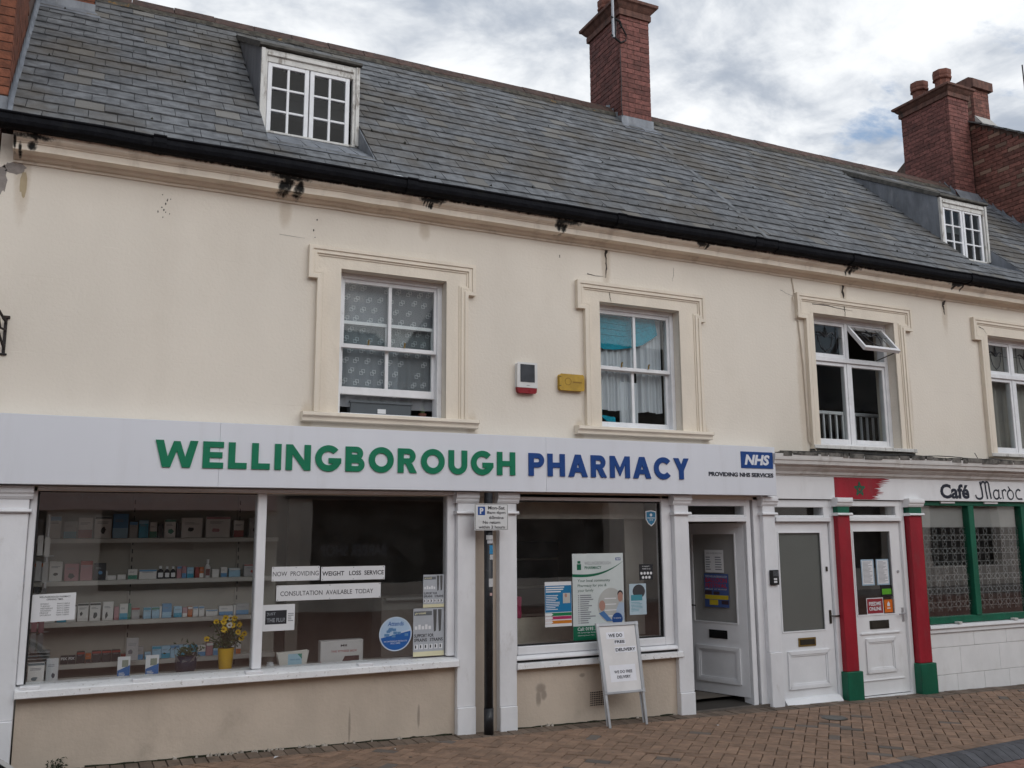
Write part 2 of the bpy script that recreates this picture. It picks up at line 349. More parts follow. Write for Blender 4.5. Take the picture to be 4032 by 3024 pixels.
class MB:
    def __init__(s):
        s.v = []; s.f = []
    def add(s, vs, fs):
        o = len(s.v)
        s.v += [tuple(v) for v in vs]
        s.f += [tuple(i+o for i in f) for f in fs]
        return s
    def box(s, x0, x1, y0, y1, z0, z1):
        return s.add([(x0,y0,z0),(x1,y0,z0),(x1,y1,z0),(x0,y1,z0),(x0,y0,z1),(x1,y0,z1),(x1,y1,z1),(x0,y1,z1)],
                     [(0,3,2,1),(4,5,6,7),(0,1,5,4),(1,2,6,5),(2,3,7,6),(3,0,4,7)])
    def prism(s, pts, axis, a0, a1):
        n = len(pts)
        if axis == 'x': f = lambda p, a: (a, p[0], p[1])
        elif axis == 'y': f = lambda p, a: (p[0], a, p[1])
        else: f = lambda p, a: (p[0], p[1], a)
        vs = [f(p, a0) for p in pts] + [f(p, a1) for p in pts]
        fs = [tuple(range(n)), tuple(range(2*n-1, n-1, -1))] + [(i, (i+1) % n, n+(i+1) % n, n+i) for i in range(n)]
        return s.add(vs, fs)
    def tube(s, path, r, n=8, caps=True):
        ps = [Vector(p) for p in path]
        rs = r if isinstance(r, (list, tuple)) else [r]*len(ps)
        vs = []; fs = []
        for i, p in enumerate(ps):
            d = (ps[min(i+1, len(ps)-1)] - ps[max(i-1, 0)]).normalized()
            a = d.cross(Vector((0, 0, 1)))
            if a.length < 0.05: a = d.cross(Vector((0, 1, 0)))
            a.normalize(); b = d.cross(a)
            for k in range(n):
                t = 2*PI*k/n
                vs.append(p + (a*math.cos(t) + b*math.sin(t))*rs[i])
        for i in range(len(ps)-1):
            for k in range(n):
                fs.append((i*n+k, i*n+(k+1) % n, (i+1)*n+(k+1) % n, (i+1)*n+k))
        if caps:
            fs.append(tuple(range(n))); fs.append(tuple((len(ps)-1)*n+k for k in range(n)))
        return s.add(vs, fs)
    def lathe(s, cx, cy, prof, n=16, rot=0.0):
        vs = []; fs = []
        for r, z in prof:
            for k in range(n):
                t = 2*PI*k/n + rot
                vs.append((cx+r*math.cos(t), cy+r*math.sin(t), z))
        m = len(prof)
        for i in range(m-1):
            for k in range(n):
                fs.append((i*n+k, i*n+(k+1) % n, (i+1)*n+(k+1) % n, (i+1)*n+k))
        fs.append(tuple(range(n))); fs.append(tuple((m-1)*n+k for k in range(n)))
        return s.add(vs, fs)
    def text(s, st, x0, x1, z0, z1, y, bold=0.0, shear=0.0, mirror=False, depth=0.0):
        """text on a plane facing the street; depth extrudes it outwards"""
        vs, fs, _ = text_mesh(st, bold, shear)
        P = lambda v, yy: ((x1 - v[0]*(x1-x0)) if mirror else (x0 + v[0]*(x1-x0)), yy, z0 + v[1]*(z1-z0))
        if not depth:
            return s.add([P(v, y) for v in vs], fs)
        cnt = {}
        for f in fs:
            for a, b in zip(f, f[1:]+f[:1]):
                cnt[(a, b)] = 1
        n = len(vs)
        out = [(a, b) for (a, b) in cnt if (b, a) not in cnt]
        return s.add([P(v, y-depth) for v in vs] + [P(v, y) for v in vs], list(fs) + [(a, n+a, n+b, b) for a, b in out])
    def rows(s, x0, x1, z0, z1, y, n, seed=1, h=0.45):
        """lines of small print as thin bars of uneven length"""
        r = random.Random(seed)
        dz = (z1-z0)/n
        for i in range(n):
            zz = z1 - (i+0.5)*dz
            e = x0 + (x1-x0)*r.uniform(0.55, 1.0)
            s.quad_xz(x0, e, zz-dz*h/2, zz+dz*h/2, y)
        return s
    def quad_xz(s, x0, x1, z0, z1, y):
        return s.add([(x0,y,z0),(x1,y,z0),(x1,y,z1),(x0,y,z1)], [(0,1,2,3)])
    def disc(s, cx, cz, r, y, n=28, rz=None):
        rz = rz or r
        return s.add([(cx+r*math.cos(2*PI*k/n), y, cz+rz*math.sin(2*PI*k/n)) for k in range(n)], [tuple(range(n))])
    def islands(s):
        n = len(s.v); par = list(range(n))
        def find(a):
            while par[a] != a:
                par[a] = par[par[a]]; a = par[a]
            return a
        for f in s.f:
            for b in f[1:]:
                ra, rb = find(f[0]), find(b)
                if ra != rb: par[ra] = rb
        groups = {}
        for f in s.f:
            groups.setdefault(find(f[0]), []).append(f)
        out = []
        for fs in groups.values():
            idx = sorted({i for f in fs for i in f}); mp = {a: b for b, a in enumerate(idx)}
            m = MB(); m.v = [s.v[i] for i in idx]; m.f = [tuple(mp[i] for i in f) for f in fs]
            out.append(m)
        out.sort(key=lambda m: min(v[0] for v in m.v))
        return out
    def mesh(s, name, m, bevel=0.0, smooth=False, fix=True):
        me = bpy.data.meshes.new(name)
        me.from_pydata([(v[0]*K, v[1]*K, v[2]*K) for v in s.v], [], s.f)
        if bevel or fix:
            bm = bmesh.new(); bm.from_mesh(me)
            if bevel:
                bmesh.ops.bevel(bm, geom=[e for e in bm.edges if len(e.link_faces) == 2 and e.calc_face_angle(0) > 0.5], offset=bevel*K, segments=1, affect='EDGES', profile=0.5)
            bmesh.ops.recalc_face_normals(bm, faces=bm.faces)
            bm.to_mesh(me); bm.free()
        me.materials.append(m)
        if smooth:
            me.polygons.foreach_set('use_smooth', [True]*len(me.polygons))
        return me
    def build(s, name, m, parent=None, bevel=0.0, smooth=False, kind=None, fix=True, label=None):
        return link(name, s.mesh(name, m, bevel, smooth, fix), parent, kind, label)

BASE = {}
def link(name, me, parent=None, kind=None, label=None, loc=None, mtx=None):
    o = bpy.data.objects.new(name, me)
    COL.objects.link(o)
    if parent is not None:
        o.parent = parent
        o.matrix_parent_inverse = Matrix.Translation(-BASE.get(parent.name, Vector((0, 0, 0))))
    if mtx is not None:
        o.matrix_basis = mtx
    elif loc is not None:
        o.location = Vector(loc)*K
    if kind: o['kind'] = kind
    if label: o['label'] = label
    return o

def thing(name, label, cat, loc, group=None):
    o = bpy.data.objects.new(name, None)
    COL.objects.link(o)
    o.empty_display_size = 0.1
    o.location = Vector(loc)*K
    BASE[o.name] = Vector(loc)*K
    tag(o, label, cat, group)
    return o

def tag(o, label, cat, group=None):
    o['label'] = label; o['category'] = cat
    if group: o['group'] = group
    return o

def wall_holes(mb, x0, x1, z0, z1, y0, y1, holes):
    xs = sorted({x0, x1, *[h[0] for h in holes], *[h[1] for h in holes]}); zs = sorted({z0, z1, *[h[2] for h in holes], *[h[3] for h in holes]})
    inh = lambda x, z: any(h[0] < x < h[1] and h[2] < z < h[3] for h in holes) or not (x0 < x < x1 and z0 < z < z1)
    for i in range(len(xs)-1):
        for j in range(len(zs)-1):
            a, b, c, d = xs[i], xs[i+1], zs[j], zs[j+1]
            mx, mz = (a+b)/2, (c+d)/2
            if inh(mx, mz): continue
            mb.add([(a,y0,c),(b,y0,c),(b,y0,d),(a,y0,d)], [(0,1,2,3)])
            mb.add([(a,y1,c),(b,y1,c),(b,y1,d),(a,y1,d)], [(3,2,1,0)])
            pa = xs[i-1]/2+a/2 if i else x0-1; pb = (b+xs[i+2])/2 if i+2 < len(xs) else x1+1
            pc = zs[j-1]/2+c/2 if j else z0-1; pd = (d+zs[j+2])/2 if j+2 < len(zs) else z1+1
            if inh(pa, mz): mb.add([(a,y0,c),(a,y0,d),(a,y1,d),(a,y1,c)], [(0,1,2,3)])
            if inh(pb, mz): mb.add([(b,y0,c),(b,y1,c),(b,y1,d),(b,y0,d)], [(0,1,2,3)])
            if inh(mx, pc): mb.add([(a,y0,c),(a,y1,c),(b,y1,c),(b,y0,c)], [(0,1,2,3)])
            if inh(mx, pd): mb.add([(a,y0,d),(b,y0,d),(b,y1,d),(a,y1,d)], [(0,1,2,3)])
    return mb

def clip_poly(p, a, b, c):
    """keep the part of polygon p where a*x + b*y + c >= 0"""
    out = []
    for i in range(len(p)):
        q, r = p[i], p[(i+1) % len(p)]
        dq, dr = a*q[0]+b*q[1]+c, a*r[0]+b*r[1]+c
        if dq >= 0: out.append(q)
        if (dq >= 0) != (dr >= 0):
            t = dq/(dq-dr); out.append((q[0]+(r[0]-q[0])*t, q[1]+(r[1]-q[1])*t))
    return out

def gz(x):                                   # pavement level along the terrace
    return 0.085 - 0.0177*x

def px_of(p):
    d = Vector(p)*K - CAM
    w = d.dot(CF)
    if w <= 0: return (-9, -9, w)
    return (0.5 + d.dot(CR)/w*3588.5/4032, 0.5 - d.dot(CU)/w*3588.5/3024, w)
def in_view(p, m=0.02):
    q = px_of(p)
    return -m < q[0] < 1+m and -m < q[1] < 1+m


# ================================================================== THE GROUND
def kerb_y(x): return -2.10 + 0.105*(x - 5.16)

def paver_mesh(poly, z0, h, ins, name, m):
    """one paving block: a prism with a chamfered top (poly in survey units about the block's centre)"""
    n = len(poly)
    cx = sum(p[0] for p in poly)/n; cy = sum(p[1] for p in poly)/n
    mb = MB()
    def inset(p):
        d = math.hypot(p[0]-cx, p[1]-cy) or 1
        return (p[0]-(p[0]-cx)/d*ins, p[1]-(p[1]-cy)/d*ins)
    ring0 = [(p[0], p[1], z0) for p in poly]; ring1 = [(p[0], p[1], z0+h-ins*0.7) for p in poly]
    ring2 = [(*inset(p), z0+h) for p in poly]
    vs = ring0+ring1+ring2
    fs = [tuple(2*n+i for i in range(n))]
    for r in (0, 1):
        fs += [(r*n+i, r*n+(i+1) % n, (r+1)*n+(i+1) % n, (r+1)*n+i) for i in range(n)]
    return vs, fs

def shear_z(vs):
    return [(x, y, z + gz(x)) for x, y, z in vs]

# ground sheet to the horizon, the road base and the pavement bed
g = MB()
g.add([(-400, -400, -0.9), (400, -400, -0.9), (400, 400, -0.9), (-400, 400, -0.9)], [(0, 1, 2, 3)])
o = g.build('ground', M_asph, fix=False); o['kind'] = 'structure'
rb = MB()
rb.add([(-60, -40, gz(-20)-0.075), (80, -40, gz(60)-0.075), (80, kerb_y(80)-0.12, gz(80)-0.075), (-60, kerb_y(-60)-0.12, gz(-60)-0.075)], [(0, 1, 2, 3)])
rb.v = [(-30, -14, gz(-30)-0.075), (40, -14, gz(40)-0.075), (40, kerb_y(40)-0.05, gz(40)-0.075), (-30, kerb_y(-30)-0.05, gz(-30)-0.075)]
road = rb.build('road', M_road, fix=False); road['kind'] = 'structure'
pv = MB()
N = 24
for i in range(N):
    a, b = -6 + i*24/N, -6 + (i+1)*24/N
    pv.add([(a, kerb_y(a)-0.02, gz(a)-0.022), (b, kerb_y(b)-0.02, gz(b)-0.022), (b, 0.35, gz(b)-0.022), (a, 0.35, gz(a)-0.022)], [(0, 1, 2, 3)])
pavement = pv.build('pavement', M_soil, fix=False); pavement['kind'] = 'structure'

L_, W_ = 0.178, 0.089
GAP = 0.006
blocks = []                                   # (polygon, material key)
c45 = math.sqrt(0.5)
def herring(y_hi, y_lo_fn, x_lo, x_hi, key, out):
    U = W_
    R = range(-60, 220)
    for k in range(-150, 170):
        for j in range(-40, 45):
            ox, oy = k + 2*j, k - 2*j
            for (bx, by, w, h) in ((ox, oy, 2, 1), (ox+2, oy-1, 1, 2)):
                ca, cb = (bx+w/2)*U, (by+h/2)*U
                cx, cy = (ca-cb)*c45, (ca+cb)*c45 - 1.0
                if not (x_lo-0.2 < cx < x_hi+0.2): continue
                if not (y_lo_fn(cx)-0.2 < cy < y_hi+0.2): continue
                q = GAP/2
                cor = [(bx*U+q, by*U+q), ((bx+w)*U-q, by*U+q), ((bx+w)*U-q, (by+h)*U-q), (bx*U+q, (by+h)*U-q)]
                poly = [((a-b)*c45, (a+b)*c45 - 1.0) for a, b in cor]
                poly = clip_poly(poly, 0, -1, y_hi-GAP/2)
                if len(poly) < 3: continue
                # kerb side: y >= kerb_y(x) + strip
                poly = clip_poly(poly, -0.105, 1, -(y_lo_fn(0)) - GAP/2)
                if len(poly) < 3: continue
                ar = abs(sum(poly[i][0]*poly[(i+1) % len(poly)][1] - poly[(i+1) % len(poly)][0]*poly[i][1] for i in range(len(poly))))/2
                if ar < 0.0006: continue
                out.append((poly, key))
herring(-0.20, lambda x: kerb_y(x)+0.10, 0.2, 11.5, 'pav', blocks)
x = 0.0
while x < 11.6:                               # edge course against the wall
    w = W_ + rnd.uniform(-0.002, 0.002)
    blocks.append(([(x+GAP/2, -0.197), (x+w-GAP/2, -0.197), (x+w-GAP/2, -0.012), (x+GAP/2, -0.012)], 'sold'))
    x += w
x = 1.0
while x < 11.6:                               # stretcher course along the kerb
    a, b = x+GAP/2, x+L_-GAP/2
    blocks.append(([(a, kerb_y(a)+0.006), (b, kerb_y(b)+0.006), (b, kerb_y(b)+0.096), (a, kerb_y(a)+0.096)], 'pav'))
    x += L_
COVER = (6.16, -0.69, 0.145)
vis = []; rest = {'pav': [], 'sold': []}
for poly, key in blocks:
    cx = sum(p[0] for p in poly)/len(poly); cy = sum(p[1] for p in poly)/len(poly)
    if math.hypot(cx-COVER[0], cy-COVER[1]) < 0.045: continue
    d = math.dist((cx, cy, gz(cx)), (0, -7, 1.6))
    if in_view((cx, cy, gz(cx))): vis.append((d, poly, key))
    else: rest[key].append(poly)
vis.sort(key=lambda a: a[0])
for i, (d, poly, key) in enumerate(vis):
    if i >= 300: rest[key].append(poly); continue
    vs, fs = paver_mesh(poly, -0.05, 0.05 + rnd.uniform(-0.004, 0.002) - (0.005 if rnd.random() < 0.06 else 0), 0.006, 'paving_block', None)
    mb = MB().add(shear_z(vs), fs)
    mb.build('paving_block', M_pav if key == 'pav' else M_sold, pavement, fix=False)
for key, polys in rest.items():
    mb = MB()
    for poly in polys:
        vs, fs = paver_mesh(poly, -0.05, 0.05 + rnd.uniform(-0.003, 0.002), 0.005, '', None)
        mb.add(shear_z(vs), fs)
    if polys: mb.build('paving_block_field', M_pav if key == 'pav' else M_sold, pavement, fix=False, kind='stuff')
gm = MB(); r_ = random.Random(77)
for k in range(90):                           # trodden gum
    xx, yy = r_.uniform(0.8, 9.5), r_.uniform(-1.9, -0.1); rr = r_.uniform(.006, .014); n = 8
    gm.add([(xx+rr*math.cos(2*PI*i/n)*r_.uniform(.7, 1.2), yy+rr*math.sin(2*PI*i/n)*r_.uniform(.7, 1.2), gz(xx)+0.0028) for i in range(n)], [tuple(range(n))])
gm.build('gum_spot', mat('gum', (0.15, 0.125, 0.105), 0.8, 0.3, 20), pavement, fix=False, kind='stuff')
# dark kerb: battered blocks, each its own piece where the photo shows it
kb = MB()
for i in range(N):
    a, b = -6 + i*24/N, -6 + (i+1)*24/N
    kb.add([(a, kerb_y(a)-0.27, gz(a)-0.09), (b, kerb_y(b)-0.27, gz(b)-0.09), (b, kerb_y(b)-0.004, gz(b)-0.03), (a, kerb_y(a)-0.004, gz(a)-0.03)], [(0, 1, 2, 3)])
kerb = kb.build('kerb', M_soil, fix=False); kerb['kind'] = 'structure'
x = 3.6
while x < 9.5:
    w = 0.106
    a, b = x+0.003, x+w-0.003
    prof = [(0.0, -0.06), (0.0, -0.002), (-0.085, -0.004), (-0.105, -0.012), (-0.205, -0.066), (-0.205, -0.10)]
    vs = [(xx, kerb_y(xx)+p[0], gz(xx)+p[1]) for xx in (a, b) for p in prof]
    n = len(prof)
    MB().add(vs, [tuple(range(n)), tuple(range(2*n-1, n-1, -1))] + [(i, (i+1) % n, n+(i+1) % n, n+i) for i in range(n)]).build('kerb_block', M_kerb, kerb)
    x += w
# road blocks beyond the kerb
x = 3.6
rs = MB()
for r_ in range(9):
    x = 3.0 + (r_ % 2)*0.09
    while x < 9.0:
        y1 = -0.222 - r_*0.0915
        a, b = x+0.002, x+L_-0.002
        vs, fs = paver_mesh([(a, kerb_y(a)+y1-0.088), (b, kerb_y(b)+y1-0.088), (b, kerb_y(b)+y1), (a, kerb_y(a)+y1)], -0.09, 0.025, 0.004, '', None)
        rs.add(shear_z(vs), fs)
        x += L_
rs.build('road_block_field', M_road, road, fix=False, kind='stuff')
# stopcock cover in the paving
cv = thing('stopcock_cover', 'round grey stopcock cover set into the paving near the intercom door', 'cover', (COVER[0], COVER[1], gz(COVER[0])-0.02))
MB().lathe(COVER[0], COVER[1], [(0.112, gz(COVER[0])-0.022), (0.112, gz(COVER[0])+0.004), (0.104, gz(COVER[0])+0.007)], 24).build('rim', M_dmet, cv)
MB().lathe(COVER[0], COVER[1], [(0.098, gz(COVER[0])-0.010), (0.098, gz(COVER[0])+0.0075), (0.092, gz(COVER[0])+0.0095)], 24).build('lid', mat('cover_concrete', (0.14, 0.135, 0.125), 0.9, 0.2, 15, bump=0.4), cv)


# ================================================================== THE TERRACE
SLOPE = 0.97
CS = math.cos(math.atan(SLOPE)); SN = math.sin(math.atan(SLOPE))
def roof_z(y): return 4.664 + SLOPE*y
EAVE_Y = -0.20
RIDGE_Y = 2.315
SLEN = (RIDGE_Y - EAVE_Y)/CS
def roof_pt(x, s, h=0.0):
    return (x, EAVE_Y + s*CS - h*SN, roof_z(EAVE_Y) + s*SN + h*CS)
def s_of(y): return (y - EAVE_Y)/CS

pharm = thing('pharmacy_building', 'cream rendered pharmacy with white shopfront, slate roof and two lettered fascia colours', 'building', (2.8, 0, gz(2.8)))
cafe = thing('cafe_building', 'cream rendered cafe house with red and green painted pilasters below', 'building', (9.0, 0, gz(9.0)))
XP = 6.19                                     # party line between the two houses

# --- upper walls
W1 = (1.848, 2.758, 2.531, 3.707); W2 = (4.263, 5.152, 2.531, 3.693); W3 = (6.86, 8.022, 2.465, 3.847); W4 = (9.541, 10.70, 2.465, 3.847)
wall_holes(MB(), -0.60, XP, 1.90, 4.40, 0.0, 0.28, [W1, W2]).build('wall', M_cream, pharm, fix=False)
wall_holes(MB(), XP, 12.50, 2.12, 4.40, 0.0, 0.28, [W3, W4]).build('wall', M_cream, cafe, fix=False)

# --- cornice and gutter (profiles run along x)
CORN = [(0.02, 4.196), (-0.014, 4.197), (-0.018, 4.208), (-0.010, 4.211), (-0.012, 4.216), (-0.030, 4.222), (-0.048, 4.232), (-0.062, 4.246), (-0.100, 4.248), (-0.140, 4.249), (-0.142, 4.298),
        (-0.152, 4.300), (-0.155, 4.306), (-0.168, 4.311), (-0.186, 4.324), (-0.198, 4.345), (-0.200, 4.40), (0.02, 4.40)]
def wavy(prof, x0, x1, n, amp, seed):
    r = random.Random(seed)
    mb = MB(); m = len(prof)
    for i in range(n+1):
        x = x0 + (x1-x0)*i/n
        dz = r.uniform(-amp, amp); dy = r.uniform(-amp, amp)
        mb.v += [(x, p[0]+dy, p[1]+dz) for p in prof]
    for i in range(n):
        for k in range(m):
            mb.f.append((i*m+k, i*m+(k+1) % m, (i+1)*m+(k+1) % m, (i+1)*m+k))
    mb.f.append(tuple(range(m))); mb.f.append(tuple(n*m+k for k in range(m)))
    return mb
wavy(CORN, -0.515, XP, 26, 0.0025, 1).build('cornice', M_corn, pharm)
wavy(CORN, XP+0.002, 12.49, 24, 0.0025, 2).build('cornice', M_corn, cafe)
GUT = [(-0.155, 4.352), (-0.20, 4.330), (-0.245, 4.330), (-0.282, 4.352), (-0.292, 4.385), (-0.287, 4.43), (-0.297, 4.442), (-0.297, 4.455), (-0.277, 4.455), (-0.272, 4.40), (-0.25, 4.362), (-0.21, 4.352), (-0.165, 4.375), (-0.155, 4.45), (-0.140, 4.45), (-0.140, 4.36)]
GUT = [(p[0], 4.455-(4.455-p[1])*0.80) for p in GUT]
gp = wavy(GUT, -0.66, XP, 20, 0.004, 3).build('gutter', M_gut, pharm)
gc = wavy(GUT, XP+0.002, 12.49, 18, 0.004, 4).build('gutter', M_gut, cafe)
for x, par in ((0.42, gp), (2.35, gp), (4.36, gp), (5.95, gp), (7.25, gc), (9.05, gc)):          # union joints
    MB().prism([(p[0]*1.0 + (-0.008 if p[0] < -0.2 else 0.004), p[1] - (0.006 if p[1] < 4.375 else -0.003)) for p in GUT], 'x', x-0.045, x+0.045).build('union_joint', M_gut, par)

# --- roofs: deck, slates, ridge
HOLES = [(1.245, 2.14, s_of(0.045), s_of(1.93)), (9.57, 10.44, s_of(0.02), s_of(1.88))]
def deck(x0, x1, holes):
    mb = MB()
    hs = [h for h in holes if h[0] >= x0 and h[1] <= x1]
    tmp = wall_holes(MB(), x0, x1, -0.03, SLEN, -0.075, -0.014, [(h[0], h[1], h[2], s_of(0.62)) for h in hs])
    mb.add([roof_pt(v[0], v[2], v[1]) for v in tmp.v], tmp.f)
    return mb
dk_p = deck(-0.56, XP, HOLES).build('roof', M_deck, pharm, fix=False)
dk_c = deck(XP, 12.50, HOLES).build('roof', M_deck, cafe, fix=False)
for x0, x1, par in ((-0.56, XP, dk_p), (XP, 12.5, dk_c)):
    MB().add([(x0, RIDGE_Y+0.01, roof_z(RIDGE_Y)-0.02), (x1, RIDGE_Y+0.01, roof_z(RIDGE_Y)-0.02), (x1, 4.85, 4.42), (x0, 4.85, 4.42)], [(0, 1, 2, 3)]).build('rear_slope', M_slate, par, fix=False)

GAUGE = 0.1757
chim1 = (5.915, 6.345, 2.04, 2.80)
def slate_vs(xa, xb, s0, s1, lift, skew, h0=0.0):
    t = 0.013
    vs = []
    for (x, s) in ((xa, s0), (xb, s0+skew), (xb, s1), (xa, s1)):
        hh = h0 + (lift if s < s0+0.05 else -0.004)
        vs.append(roof_pt(x, s, hh)); 
    top = vs
    bot = [roof_pt(x, s, h0 + (lift if s < s0+0.05 else -0.004) - t) for (x, s) in ((xa, s0), (xb, s0+skew), (xb, s1), (xa, s1))]
    return top + bot, [(0, 1, 2, 3), (4, 7, 6, 5), (0, 4, 5, 1), (1, 5, 6, 2), (2, 6, 7, 3), (3, 7, 4, 0)]
slates = {'p': [], 'c': []}
row = 0
ncourse = int(SLEN/GAUGE)
for row in range(ncourse+1):
    s0 = -0.03 + row*GAUGE
    s1 = min(s0 + GAUGE + 0.075, SLEN-0.01)
    if s1 - s0 < 0.06: continue
    for x0, x1, key in ((-0.56, XP, 'p'), (XP, 12.50, 'c')):
        x = x0 - (0.10 if row % 2 else 0.0) - (0.03 if key == 'c' else 0)
        while x < x1:
            w = 0.2005 + rnd.uniform(-0.006, 0.006)
            a, b = max(x, x0)+0.0022, min(x+w, x1)-0.0022
            x += w
            if b - a < 0.02: continue
            segs = [(a, b)]
            for (hx0, hx1, hs0, hs1) in HOLES:
                if s0+0.02 < hs1 and s0+GAUGE*0.9 > hs0:
                    ns = []
                    for (p, q) in segs:
                        if q <= hx0 or p >= hx1: ns.append((p, q)); continue
                        if p < hx0: ns.append((p, hx0))
                        if q > hx1: ns.append((hx1, q))
                    segs = ns
            sk = rnd.uniform(-0.004, 0.004); lf = 0.010 + rnd.uniform(0, 0.007); ds = rnd.uniform(-0.006, 0.006)
            for (p, q) in segs:
                if q - p < 0.012: continue
                slates[key].append((p, q, s0+ds, s1, lf, sk))
for key, par in (('p', dk_p), ('c', dk_c)):
    lst = []
    for sl in slates[key]:
        c = roof_pt((sl[0]+sl[1])/2, (sl[2]+sl[3])/2)
        q = px_of(c)
        lst.append((q[2] if in_view(c, 0.0) else 99, sl))
    lst.sort(key=lambda a: a[0])
    fld = MB()
    for i, (d, sl) in enumerate(lst):
        vs, fs = slate_vs(*sl)
        if i < 300:
            MB().add(vs, fs).build('slate', M_slate, par, fix=False)
        else:
            fld.add(vs, fs)
    fld.build('slate_field', M_slate, par, fix=False, kind='stuff')

M_moss = mat('roof_moss', (0.022, 0.022, 0.016), 0.95, 0.4, 30, bump=0.6, bscale=60)
for par, x0, x1 in ((dk_p, -0.4, 6.1), (dk_c, 6.25, 12.3)):
    ms = MB(); r_ = random.Random(int(x1))
    for k in range(70):
        xx = r_.uniform(x0, x1); row = r_.randint(0, ncourse-1); ss = -0.03 + row*GAUGE + r_.uniform(0.0, 0.03)
        if any(h[0]-0.05 < xx < h[1]+0.05 and h[2]-.1 < ss < h[3] for h in HOLES): continue
        rr = r_.uniform(0.006, 0.018)
        n = 7
        ring = [roof_pt(xx+rr*math.cos(2*PI*i/n)*r_.uniform(.6, 1.2), ss+rr*math.sin(2*PI*i/n)*r_.uniform(.7, 1.5), 0.006) for i in range(n)]
        ms.add(ring+[roof_pt(xx, ss, 0.026)], [(i, (i+1) % n, n) for i in range(n)])
    ms.build('moss_clump', M_moss, par, fix=False, kind='stuff')
gs = MB().prism([(2.14, 4.448), (2.19, 4.462), (2.25, 4.466), (2.30, 4.452), (2.26, 4.446)], 'y', -0.285, -0.215).build('plastic_scrap', pl('litter_white', (0.62, 0.66, 0.70), 0.4))
tag(gs, 'crumpled white plastic lying in the gutter below the dormer', 'litter')
# ridge tiles over a mortar bed
x = -0.56
RZ = roof_z(RIDGE_Y)
while x < 12.45:
    par = dk_p if x < XP-0.2 else dk_c
    w = 0.40
    if not (chim1[0]-0.30 < x < chim1[1]-0.12) or True:
        dz = rnd.uniform(-0.006, 0.006)
        pr = [(RIDGE_Y-0.115, RZ-0.085), (RIDGE_Y-0.118, RZ-0.060), (RIDGE_Y-0.02, RZ+0.052), (RIDGE_Y, RZ+0.060), (RIDGE_Y+0.02, RZ+0.052), (RIDGE_Y+0.118, RZ-0.060), (RIDGE_Y+0.115, RZ-0.085), (RIDGE_Y, RZ+0.025)]
        MB().prism([(p[0], p[1]+dz) for p in pr], 'x', x+0.003, x+w-0.003).build('ridge_tile', M_ridge, par)
    x += w
for x0, x1, par in ((-0.56, XP, dk_p), (XP, 12.5, dk_c)):
    wavy([(RIDGE_Y-0.145, RZ-0.125), (RIDGE_Y-0.128, RZ-0.075), (RIDGE_Y-0.06, RZ-0.02), (RIDGE_Y-0.05, RZ-0.06)], x0, x1, 60, 0.006, 9).build('ridge_bedding', M_mortar, par)
# lead fillet on the party line, left verge flashing
MB().add([roof_pt(6.14, -0.02, 0.012), roof_pt(6.19, -0.02, 0.016), roof_pt(6.19, s_of(1.75), 0.016), roof_pt(6.14, s_of(1.75), 0.012)], [(0, 1, 2, 3)]).build('lead_fillet', M_slate, dk_c, fix=False)
fl = MB()
for i in range(20):
    s0, s1 = i*SLEN/20, (i+1)*SLEN/20
    w0 = 0.022 + rnd.uniform(-0.004, 0.006)
    fl.add([roof_pt(-0.562, s0, 0.02), roof_pt(-0.562+w0, s0, 0.014), roof_pt(-0.562+w0, s1, 0.014), roof_pt(-0.562, s1, 0.05), roof_pt(-0.564, s1, 0.11), roof_pt(-0.564, s0, 0.07)], [(0, 1, 2, 3), (0, 3, 4, 5)])
fl.build('verge_flashing', M_lead, dk_p, fix=False)

